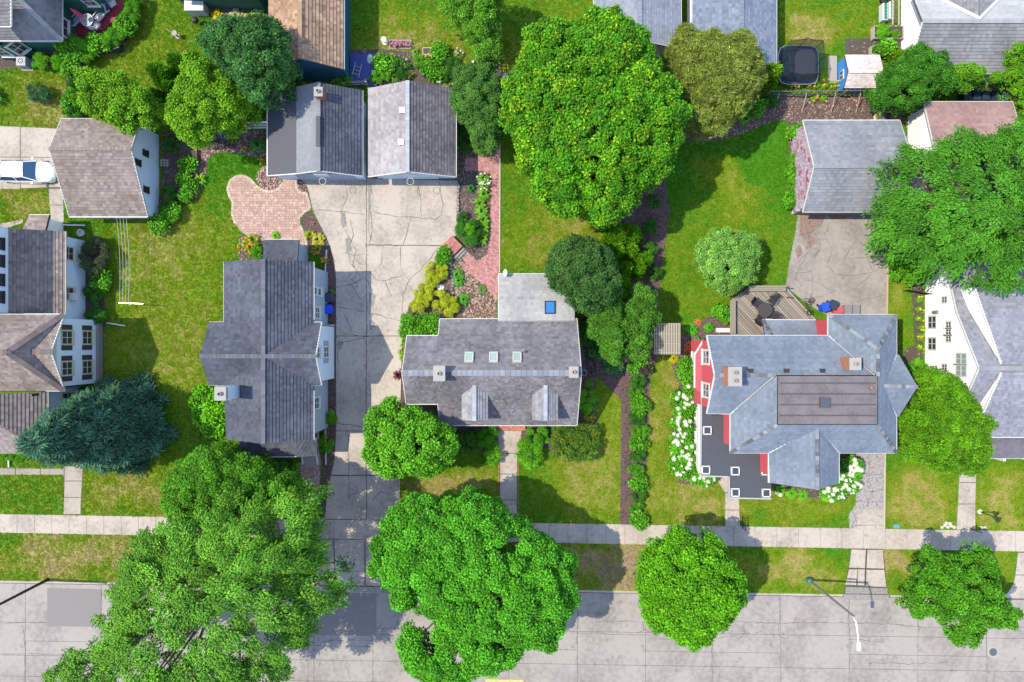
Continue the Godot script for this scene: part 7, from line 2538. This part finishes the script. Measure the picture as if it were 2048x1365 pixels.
	tree("bushy_tree", "mid green bushy tree right of the hedge above the pergola", [1258, 575, 1290, 562, 1314, 588, 1312, 640, 1304, 690, 1290, 722, 1258, 722, 1248, 650], .8, 2.8, 5, W(1275, 650), {"kind": "fine", "cols": [L(0.0444, 0.165, 0.0123), L(0.0986, 0.264, 0.0216), .4], "lr": 0.4, "s": 0.5, "trunk": .1})
	tree("bushy_tree", "mid green bushy tree left of the hedge beside the cape house", [1176, 612, 1215, 598, 1250, 605, 1262, 650, 1258, 705, 1230, 738, 1195, 702, 1172, 650], .8, 2.8, 5, W(1215, 665), {"kind": "fine", "cols": [L(0.0444, 0.165, 0.0123), L(0.0986, 0.264, 0.0216), .4], "lr": 0.4, "s": 0.5, "trunk": .1})
	tree("vine_tree", "dark glossy tree beside the playhouse", [1745, 172, 1765, 142, 1795, 108, 1845, 100, 1885, 110, 1892, 140, 1898, 170, 1890, 192, 1850, 192, 1840, 217, 1812, 234, 1780, 222, 1752, 206], .8, 3, 5, W(1800, 185), {"kind": "small", "cols": [L(0.0296, 0.152, 0.0123), L(0.0788, 0.264, 0.0185), .4], "lr": 0.43, "s": 0.79, "trunk": .12})
	tree("vine_tree", "light green vine-covered trees above the pink-brown garage", [1880, 90, 1895, 140, 1920, 122, 1945, 140, 1990, 152, 2010, 142, 1996, 100, 2020, 90, 2050, 88, 2100, 92, 2100, 235, 2032, 235, 2020, 172, 1960, 166, 1930, 182, 1890, 195], .8, 3, 5.2, W(1980, 195), {"kind": "small", "cols": [L(0.0591, 0.217, 0.00739), L(0.148, 0.356, 0.0123), .45], "lr": 0.43, "s": 0.79, "trunk": .12})
	tree("leafy_tree", "light green leafy tree at the top middle edge", [880, -30, 1012, -30, 1006, 30, 992, 72, 1000, 112, 975, 132, 955, 127, 942, 80, 908, 46, 882, 22], 1, 4, 6.5, W(965, 45), {"kind": "fine", "cols": [L(0.0591, 0.211, 0.0123), L(0.118, 0.31, 0.0185), .5], "lr": 0.47, "s": 0.54, "trunk": .14})
	tree("lilac_tree", "grey-green bushy tree against the garage with the roof vents", [903, 190, 912, 150, 940, 128, 985, 118, 998, 150, 1005, 190, 1012, 230, 1004, 272, 985, 302, 955, 300, 942, 270, 930, 252, 908, 232], 1, 3, 5, W(962, 235), {"kind": "small", "cols": [L(0.0493, 0.158, 0.0216), L(0.104, 0.251, 0.04), .45], "lr": 0.4, "s": 0.79, "trunk": .12})
	# conifers
	conifer("spruce_tree", "large blue-green spruce at the corner of the left house", W(258, 845), 3.7, 12.4, {"spruce": true, "cols": [L(.04, .125, .075), L(.12, .27, .165)], "back": "blue", "s": 1.35}, Vector3.ZERO)
	var ac := {"cols": [L(0.0616, 0.225, 0.0105), L(0.112, 0.33, 0.014)]}
	var names := ["leftmost", "second", "third", "fourth", "fifth", "rightmost"]
	var ap := [[300, 133], [340, 116], [323, 142], [330, 168], [300, 186], [356, 120]]
	for i in 6: conifer("arborvitae", "narrow green arborvitae between the lime trees, " + names[i], W(1024 + (ap[i][0] - 1024) * .945, 682 + (ap[i][1] - 682) * .945), .75, 3.3, ac, Vector3.ZERO, "tree", "arborvitae between the lime trees")
	conifer("arborvitae", "yellow-green arborvitae in front of the blue-grey garage", W(1515, 175), 1.0, 4.2, {"cols": [L(0.112, 0.27, 0.0084), L(0.213, 0.435, 0.014)], "back": "lime"})
	conifer("arborvitae", "leaning yellow-green arborvitae behind the playhouse", W(1800, 142), 1.3, 3.8, {"cols": [L(0.112, 0.3, 0.0084), L(0.213, 0.45, 0.0105)], "back": "lime"})
	var gp := [[1238, 468, 22], [1264, 466, 19], [1234, 500, 20], [1262, 500, 15], [1279, 516, 12], [1292, 514, 12], [1250, 534, 17], [1278, 535, 13], [1244, 562, 18], [1240, 585, 16]]
	for i in 10: conifer("arborvitae", "bright lime rounded arborvitae in the cluster on the lot line, " + ["top", "top right", "upper left", "upper middle", "upper right", "far right", "lower left", "lower right", "second lowest", "lowest"][i], W(1024 + (gp[i][0] - 1024) * .965, 682 + (gp[i][1] - 682) * .965 + 3), gp[i][2] / 22.0, 3.0, {"cols": [L(0.0952, 0.3, 0.0084), L(0.168, 0.45, 0.014)], "back": "lime", "cl": .26}, Vector3.ZERO, "tree", "lime arborvitae cluster")
# ---- shrubs and plants ------------------------------------------------------
func plants() -> void:
	var box_ := {"kind": "small", "cols": [L(0.0616, 0.247, 0.0105), L(0.112, 0.375, 0.014), .4]}
	var deep := {"kind": "small", "cols": [L(0.028, 0.128, 0.014), L(0.0616, 0.21, 0.021), .4]}
	var fresh := {"kind": "small", "cols": [L(0.0784, 0.3, 0.0084), L(0.146, 0.435, 0.014), .5]}
	var gold := {"kind": "small", "cols": [L(.30, .40, .016), L(.52, .56, .03), .5], "back": "lime"}
	var bluish := {"kind": "needle", "cols": [L(0.0392, 0.143, 0.049), L(0.0896, 0.24, 0.084), .4], "back": "blue", "s": .45}
	var leafy := {"kind": "broad", "cols": [L(0.056, 0.225, 0.0105), L(0.112, 0.345, 0.0175), .4], "s": .55}
	# front of the cape house
	shrub("bright round clipped bush right of the front walk", 1059, 909, 26, 25, 1.3, fresh.merged({"lr": .45, "s": .8}))
	shrub("long clipped shrub right of the front door", 1070, 876, 27, 20, 1.2, box_)
	shrub("clipped shrub left of the front door", 975, 875, 19, 22, 1.2, box_)
	shrub("rounded bush left of the front walk", 985, 908, 18, 20, 1.1, fresh)
	shrub("dark low shrub left of the front bushes", 940, 880, 25, 22, 1.0, deep)
	shrub("dark low shrub under the corner maple", 905, 880, 22, 20, .9, deep)
	var hc := W(1152, 884, .7)
	hc.y = 0
	var hedge := thing("hedge", "large squared hedge with yellow flecks at the right front", "hedge", hc)
	crown(hedge, "foliage", px([1108, 852, 1130, 848, 1175, 848, 1193, 856, 1196, 885, 1192, 912, 1175, 918, 1130, 919, 1110, 912, 1106, 880], 1.0), .05, 1.15, 1.35, {"kind": "small", "cols": [L(.045, .14, .01), L(.24, .32, .03), .1], "tip": .12, "lr": .3, "s": .8})
	var hst := MB.new()
	for i in 8: hst.tube([hc + Vector3(-1.4 + i * .4, 0, rf(-.8, .8)), hc + Vector3(-1.4 + i * .4, .9, rf(-.9, .9))], [.03, .01], 5)
	part(hedge, "stems", hst, mats["bark"])
	shrub("round green bush at the right end wall of the cape house", 1177, 795, 18, 32, 1.4, fresh)
	plant("daylily", "orange daylilies beside the right end of the cape house", "strap", 1178, 832, 14, .6, L(0.179, 0.36, 0.014), 10, L(0.75, 0.35, 0.02))
	plant("hosta", "purple-leaved plant beside the hose reel", "hosta", 1182, 745, 12, .5, L(0.08, 0.05, 0.055))
	plant("barberry", "dark red barberry between driveway and cape house", "strap", 798, 750, 14, .8, L(0.1, 0.02, 0.03))
	# bed west of the cape house
	for i in 3: shrub("leafy green shrub at the corner by the driveway, " + ["left", "middle", "right"][i], [822, 845, 866][i], [660, 655, 650][i], 18, 18, 1.2, leafy)
	plant("hydrangea", "white hydrangea by the rear corner of the cape house", "hosta", 858, 648, 13, .9, L(0.0784, 0.255, 0.014), 12, L(0.85, 0.85, 0.7))
	var gs := [[868, 540, 16, 14], [862, 560, 18, 14], [848, 585, 18, 15], [875, 600, 24, 18], [895, 612, 20, 18], [838, 612, 16, 14], [885, 545, 12, 14]]
	var gw := ["topmost", "upper left", "left of the white rock", "lower middle", "lower right", "lowest left", "upper right"]
	for i in 7: shrub("golden yellow shrub in the bed beside the driveway, " + gw[i], gs[i][0], gs[i][1], gs[i][2], gs[i][3], .9, gold, "shrub", "shrub", "golden shrubs beside the driveway")
	shrub("green shrub at the tip of the driveway bed", 888, 515, 9, 15, .8, leafy)
	shrub("green shrub below the golden bushes", 815, 640, 12, 14, .9, fresh)
	for i in 3: plant("hosta", "green hosta beside the chip bed, " + ["upper", "middle", "lower"][i], "hosta", [914, 918, 928][i], [550, 562, 600][i], 15, .5, L(0.0672, 0.225, 0.021))
	plant("juniper", "small spreading green plant in the chip bed", "strap", 965, 580, 13, .4, L(0.101, 0.21, 0.042))
	for i in 3: plant("creeping_plant", "small pale plant at the driveway edge, " + ["first", "second", "third"][i], "strap", [806, 802, 804][i], [690, 705, 715][i], 8, .35, L(0.224, 0.39, 0.021))
	# bed east of the vented garage
	for i in 8: plant("daylily", "daylily clump in the strip beside the brick path, number %s from the top" % ["one", "two", "three", "four", "five", "six", "seven", "eight"][i], "strap", [968, 970, 968, 960, 964, 967, 968, 966][i], [360, 374, 390, 408, 424, 440, 456, 478][i], 17, .75, L(0.146, 0.36, 0.0245), 10 if i < 2 else 0, L(0.85, 0.8, 0.7), "daylilies beside the brick path")
	shrub("dark round shrub at the end of the stone edging", 938, 466, 22, 22, 1.2, deep)
	shrub("small bright green shrub on the dark shrub", 940, 460, 10, 11, 1.45, fresh)
	shrub("dark small shrub below the garage corner", 925, 440, 9, 16, .8, deep)
	plant("iris", "blue-green iris in the dark soil bed", "strap", 942, 378, 12, .6, L(0.0336, 0.18, 0.042))
	shrub("lime shrub at the foot of the grey-green tree", 968, 300, 18, 10, .8, {"kind": "small", "cols": [L(0.157, 0.36, 0.014), L(0.28, 0.495, 0.014), .5], "back": "lime"})
	shrub("dark leafy shrub behind the vented garage corner", 930, 280, 16, 26, 1.1, deep)
	# east lot line
	var hp := []
	for i in 13:
		var v := 735.0 + i * 25.5
		shrub("green leafy perennial in the long row on the right lot line, %s from the top" % ["first", "second", "third", "fourth", "fifth", "sixth", "seventh", "eighth", "ninth", "tenth", "eleventh", "twelfth", "last"][i], 1278 - i * .4 + rf(-5, 5), v, rf(11, 20), rf(10, 17), rf(.35, .75), [leafy, deep, box_][(i * 7) % 3], "perennial", "plant", "row of perennials on the lot line")
	shrub("purple smoke bush at the head of the lot line row", 1290, 740, 13, 9, 1.0, {"kind": "small", "cols": [L(0.06, 0.035, 0.045), L(0.11, 0.07, 0.08), .5]})
	for i in 4: shrub("dark shrub in the shaded bed below the tall maple, " + ["top", "upper", "lower", "bottom"][i], [1305, 1300, 1300, 1308][i], [405, 455, 500, 545][i], 13, 15, 1.0, deep, "shrub", "shrub", "shaded bed shrubs")
	shrub("blue-green shrub in the shade by the cape house wall", 1195, 700, 22, 20, 1.0, {"kind": "fine", "cols": [L(0.0336, 0.15, 0.035), L(0.0672, 0.24, 0.056), .4], "s": .5})
	shrub("grey-green shrub at the lawn edge of the shaded bed", 1225, 735, 18, 14, .9, {"kind": "fine", "cols": [L(0.0448, 0.18, 0.049), L(0.101, 0.3, 0.084), .4], "s": .5})
	shrub("dark green shrub between the dark tree and the arborvitae", 1175, 665, 14, 26, 1.6, deep)
	# hydrangea beds of the victorian
	var hyd := [[1366, 808, 22, 26], [1362, 850, 22, 26], [1360, 892, 22, 26], [1364, 932, 24, 25], [1405, 957, 26, 13], [1378, 778, 12, 24]]
	for i in 6: hydrangea("white hydrangea bush beside the porch of the victorian, " + ["upper", "second", "third", "lower corner", "in front of the porch", "topmost without many blooms"][i], hyd[i][0], hyd[i][1], hyd[i][2], hyd[i][3], [16, 22, 18, 20, 16, 3][i])
	var hy2 := [[1703, 935, 18, 20], [1695, 965, 22, 20], [1665, 985, 22, 15]]
	for i in 3: hydrangea("white hydrangea bush beside the side driveway, " + ["upper", "middle", "lower"][i], hy2[i][0], hy2[i][1], hy2[i][2], hy2[i][3], 22)
	for i in 3: plant("hosta", "light green hosta under the front bay of the victorian, " + ["left", "middle", "right"][i], "hosta", [1560, 1582, 1604][i], [982, 986, 990][i], 14, .45, L(0.112, 0.33, 0.014))
	shrub("green leafy bush beside the red bay wall", 1373, 738, 17, 25, 1.0, leafy)
	plant("hosta", "yellow hosta below the pergola", "hosta", 1347, 717, 12, .45, L(0.36, 0.34, 0.01))
	plant("hosta", "green hosta right of the pergola", "hosta", 1384, 660, 15, .5, L(0.0784, 0.33, 0.014))
	plant("yucca", "grey-green spiky yucca in the bed by the red gable", "strap", 1396, 690, 20, .8, L(0.134, 0.27, 0.049))
	plant("hosta", "green hosta near the deck corner", "hosta", 1418, 656, 12, .5, L(0.0672, 0.3, 0.014))
	shrub("small green shrub left of the deck, upper", 1440, 625, 11, 10, .7, leafy); shrub("small green shrub left of the deck, lower", 1450, 640, 11, 9, .7, fresh)
	for i in 3: plant("coral_bells", "coral orange leaved plant in the bed by the pergola, " + ["top", "left", "lower"][i], "hosta", [1395, 1376, 1374][i], [645, 690, 703][i], 9, .3, L(0.5, 0.17, 0.07))
	# right side
	shrub("large bright green mound under the wide tree beside the driveway", 1818, 535, 42, 38, 2.2, fresh.merged({"lr": .55, "s": .9}))
	for i in 6: plant("daylily", "small yellow-flowered plant along the white house wall, %s" % ["first", "second", "third", "fourth", "fifth", "sixth"][i], "strap", 1838 + rf(-4, 4), 600 + i * 19, 9, .5, L(0.134, 0.39, 0.014), 3, L(0.7, 0.65, 0.05), "plants along the white house")
	shrub("green shrub at the corner of the white house", 1830, 735, 18, 18, 1.5, fresh)
	for i in 5: shrub("bright green shrub along the stone garage wall, %s" % ["top", "second", "third", "fourth", "bottom"][i], [1589, 1590, 1588, 1586, 1582][i], [265, 318, 345, 370, 400][i], 11, 13, .8, fresh if i % 2 else leafy, "shrub", "shrub", "shrubs along the stone garage")
	for i in 2: shrub("dark shrub in the mulch beside the olive evergreen, " + ["upper", "lower"][i], [1543, 1510][i], [205, 215][i], 14, 12, .9, deep if i == 0 else leafy)
	plant("ornamental_grass", "tuft of ornamental grass at the mulch edge below the olive evergreen", "strap", 1488, 240, 18, .8, L(0.0784, 0.255, 0.021))
	for i in 9: plant("daylily", "daylily along the dark fence, %s from the left" % ["first", "second", "third", "fourth", "fifth", "sixth", "seventh", "eighth", "ninth"][i], "strap", [1580, 1597, 1614, 1630, 1648, 1664, 1680, 1625, 1645][i], [172, 172, 172, 172, 172, 173, 174, 197, 198][i], 11, .6, L(0.157, 0.36, 0.014), 5, L(0.75, 0.35, 0.08), "daylilies along the dark fence")
	shrub("leafy green vegetables in the tall raised bed", 1764, 66, 13, 14, 1.1, fresh); shrub("small vegetable plant in the tall raised bed", 1789, 70, 7, 6, .9, fresh)
	shrub("blue-green shrub between the playhouse and the raised bed", 1770, 98, 18, 12, 1.0, leafy)
	# top middle garden
	var tm := [[770, 130, 24, 18], [800, 140, 22, 20], [840, 125, 18, 14], [870, 140, 26, 18], [900, 150, 18, 16], [760, 155, 22, 12], [880, 105, 14, 12], [905, 128, 16, 12]]
	for i in 8: shrub("leafy garden plant behind the garages, %s from the left" % ["first", "second", "third", "fourth", "fifth", "lowest", "uppermost", "last"][i], tm[i][0], tm[i][1], tm[i][2], tm[i][3], .7, [leafy, deep, fresh][i % 3].merged({"dens": .7}), "garden_plant", "plant", "garden plants behind the garages")
	for i in 6: plant("phlox", "pink phlox in the edged flower bed, %s" % ["first", "second", "third", "fourth", "fifth", "sixth"][i], "strap", 785 + i * 6.5, 90 + (i % 2) * 3, 6, .45, L(0.112, 0.195, 0.035), 8, L(0.55, 0.2, 0.3), "phlox in the edged bed")
	var low := [[762, 112], [785, 122], [812, 128], [832, 108], [850, 146], [822, 150], [790, 158], [740, 162], [918, 112], [930, 140], [895, 168], [862, 118]]
	for i in 12: plant("garden_plant", "low tufted plant in the back garden behind the garages, %s in the bed" % ["first", "second", "third", "fourth", "fifth", "sixth", "seventh", "eighth", "ninth", "tenth", "eleventh", "twelfth"][i], ["strap", "hosta"][i % 2], low[i][0], low[i][1], rf(9, 15), rf(.35, .7), L(.10, .20, .03).lerp(L(.2, .26, .06), rng.randf()), (i % 3) * 3, L(.7, .35, .1) if i % 2 else L(.75, .7, .7), "low plants behind the garages")
	shrub("bright shrub between the tan-roofed house and the blue platform", 686, 165, 21, 12, .9, fresh)
	# top left
	shrub("round bright bush below the green house, left of the pair", 84, 125, 17, 17, 1.0, fresh); shrub("round bright bush below the green house, right of the pair", 124, 125, 17, 17, 1.0, fresh)
	shrub("low blue-green spruce bush alone on the left lawn", 79, 190, 22, 18, 1.2, bluish.merged({"kind": "needle", "lr": .4}))
	plant("ornamental_grass", "large spiky grass at the left edge", "strap", -6, 195, 26, 1.2, L(0.101, 0.285, 0.035))
	var vh := [[142, 94], [160, 97], [180, 97], [200, 93], [222, 84], [240, 70], [254, 52], [264, 32], [270, 8], [150, 112], [175, 112]]
	for i in 11: shrub("green climbing hedge plant round the red patio, %s along" % ["first", "second", "third", "fourth", "fifth", "sixth", "seventh", "eighth", "ninth", "tenth", "eleventh"][i], vh[i][0], vh[i][1], 17, 15, 1.5, [leafy, fresh, box_][i % 3], "hedge", "hedge", "hedge round the red patio")
	for i in 5: shrub("green hedge shrub on the lot line above the brown garage, %s" % ["first", "second", "third", "fourth", "fifth"][i], [146, 152, 150, 148, 155][i], [140, 170, 190, 215, 228][i], 14, 16, 1.4, [leafy, deep, fresh][i % 3], "hedge", "hedge", "hedge above the brown garage")
	for i in 4: plant("hosta", ["yellow hosta left of the white-edged hosta", "large white-edged hosta below the teal building", "yellow hosta right of the white-edged hosta", "pale hosta at the teal building corner"][i], "hosta", [436, 474, 496, 515][i], [32, 34, 38, 28][i], [14, 19, 12, 17][i], .5, [L(0.5, 0.42, 0.01), L(0.36, 0.4, 0.22), L(0.48, 0.4, 0.01), L(0.314, 0.495, 0.112)][i])
	for i in 4: shrub("blue-green low plant in the raised bed, %s" % ["top", "second", "third", "bottom"][i], [378, 372, 380, 372][i], [330, 360, 375, 390][i], 12, 11, .7, leafy)
	plant("daylily", "lime daylily at the corner of the mulch by the raised bed", "strap", 401, 362, 18, .7, L(0.157, 0.39, 0.014), 5, L(0.75, 0.4, 0.05))
	for i in 5: shrub("shaded green shrub behind the brown garage, %s" % ["first", "second", "third", "fourth", "fifth"][i], [345, 340, 335, 345, 318][i], [290, 390, 415, 425, 448][i], 14, 16, 1.0, deep if i < 3 else leafy, "shrub", "shrub", "shrubs behind the brown garage")
	plant("ornamental_grass", "tall dark green grass beside the left garage", "strap", 520, 292, 24, 1.2, L(0.056, 0.18, 0.035))
	plant("daylily", "small orange daylily beside the left garage, lower", "strap", 527, 325, 9, .5, L(0.224, 0.36, 0.014), 5, L(0.75, 0.35, 0.03)); plant("daylily", "small orange daylily beside the mulch chairs", "strap", 490, 300, 8, .5, L(0.157, 0.3, 0.014), 4, L(0.75, 0.35, 0.03))
	# blue house
	for i in 3: plant("daylily", "orange daylily clump at the rear corner of the blue house, " + ["top", "left", "right"][i], "strap", [508, 494, 512][i], [480, 492, 498][i], 16, .7, L(0.179, 0.36, 0.014), 14, L(0.75, 0.33, 0.02))
	shrub("bright green bush beside the rear porch of the blue house", 512, 508, 12, 14, .9, fresh)
	plant("hosta", "yellow-green hosta cluster at the curve of the driveway", "hosta", 636, 480, 17, .6, L(0.36, 0.36, 0.04), 0); plant("daylily", "daylily beside the yellow hosta", "strap", 620, 470, 14, .6, L(0.179, 0.33, 0.014), 6, L(0.75, 0.4, 0.04))
	plant("daylily", "orange daylily below the yellow hosta", "strap", 636, 500, 12, .5, L(0.157, 0.3, 0.014), 10, L(0.8, 0.3, 0.04)); plant("daylily", "orange daylily at the drive edge of the blue house", "strap", 650, 522, 10, .5, L(0.157, 0.3, 0.014), 8, L(0.8, 0.35, 0.04))
	plant("fern", "small fern beside the bins", "strap", 664, 585, 8, .4, L(0.0896, 0.3, 0.014))
	shrub("round green bush beside the side wall of the blue house", 663, 834, 12, 15, .8, fresh); shrub("round green bush by the porch stair of the blue house", 653, 888, 14, 15, .9, fresh)
	plant("hosta", "small hosta at the rear porch wall", "hosta", 552, 472, 10, .4, L(0.157, 0.39, 0.014))
	for i in 4: shrub("bright bush along the west wall of the blue house, %s" % ["top", "second", "third", "bottom"][i], [415, 425, 432, 440][i], [800, 830, 850, 800][i], 26, 26, 1.6, fresh.merged({"kind": "broad", "s": .6}, true), "shrub", "shrub", "bushes west of the blue house")
	shrub("dark shrub under the front porch of the blue house", 560, 930, 30, 16, 1.0, deep)
	# corner house
	shrub("dark brownish round shrub beside the corner house", 193, 512, 24, 36, 1.8, {"kind": "small", "cols": [L(0.056, 0.0975, 0.0245), L(0.09, 0.1, 0.06), .4]})
	for i in 3: shrub("green shrub beside the corner house wall, %s" % ["upper", "middle", "lower"][i], [205, 190, 195][i], [560, 585, 632][i], 20, 20, 1.0, leafy if i == 0 else deep)
	shrub("green shrub between spruce and corner house", 185, 780, 16, 16, .8, leafy)
	shrub("grass-green shrub at the corner house front", 30, 912, 30, 10, .5, fresh)
func hydrangea(label: String, u: float, v: float, ru: float, rv: float, n: int) -> void:
	var t := shrub(label, u, v, ru, rv, 1.1, {"kind": "broad", "cols": [L(0.056, 0.247, 0.0105), L(0.112, 0.375, 0.0175), .45], "s": .48}, "hydrangea_bush", "shrub", "hydrangeas of the victorian house")
	for i in n:
		var a := rng.randf() * TAU
		var r := sqrt(rng.randf()) * 1.02
		var b := part(t, "flower_head", flower_mesh(), mat("hydrangea", L(0.84, 0.86, 0.72), .8), true)
		b.position = Vector3(cos(a) * r * ru / 24.6, 1.0 + .22 * (1 - r * r) + rf(-.06, .06), sin(a) * r * rv / 24.6)
		b.scale = Vector3.ONE * rf(.08, .2)
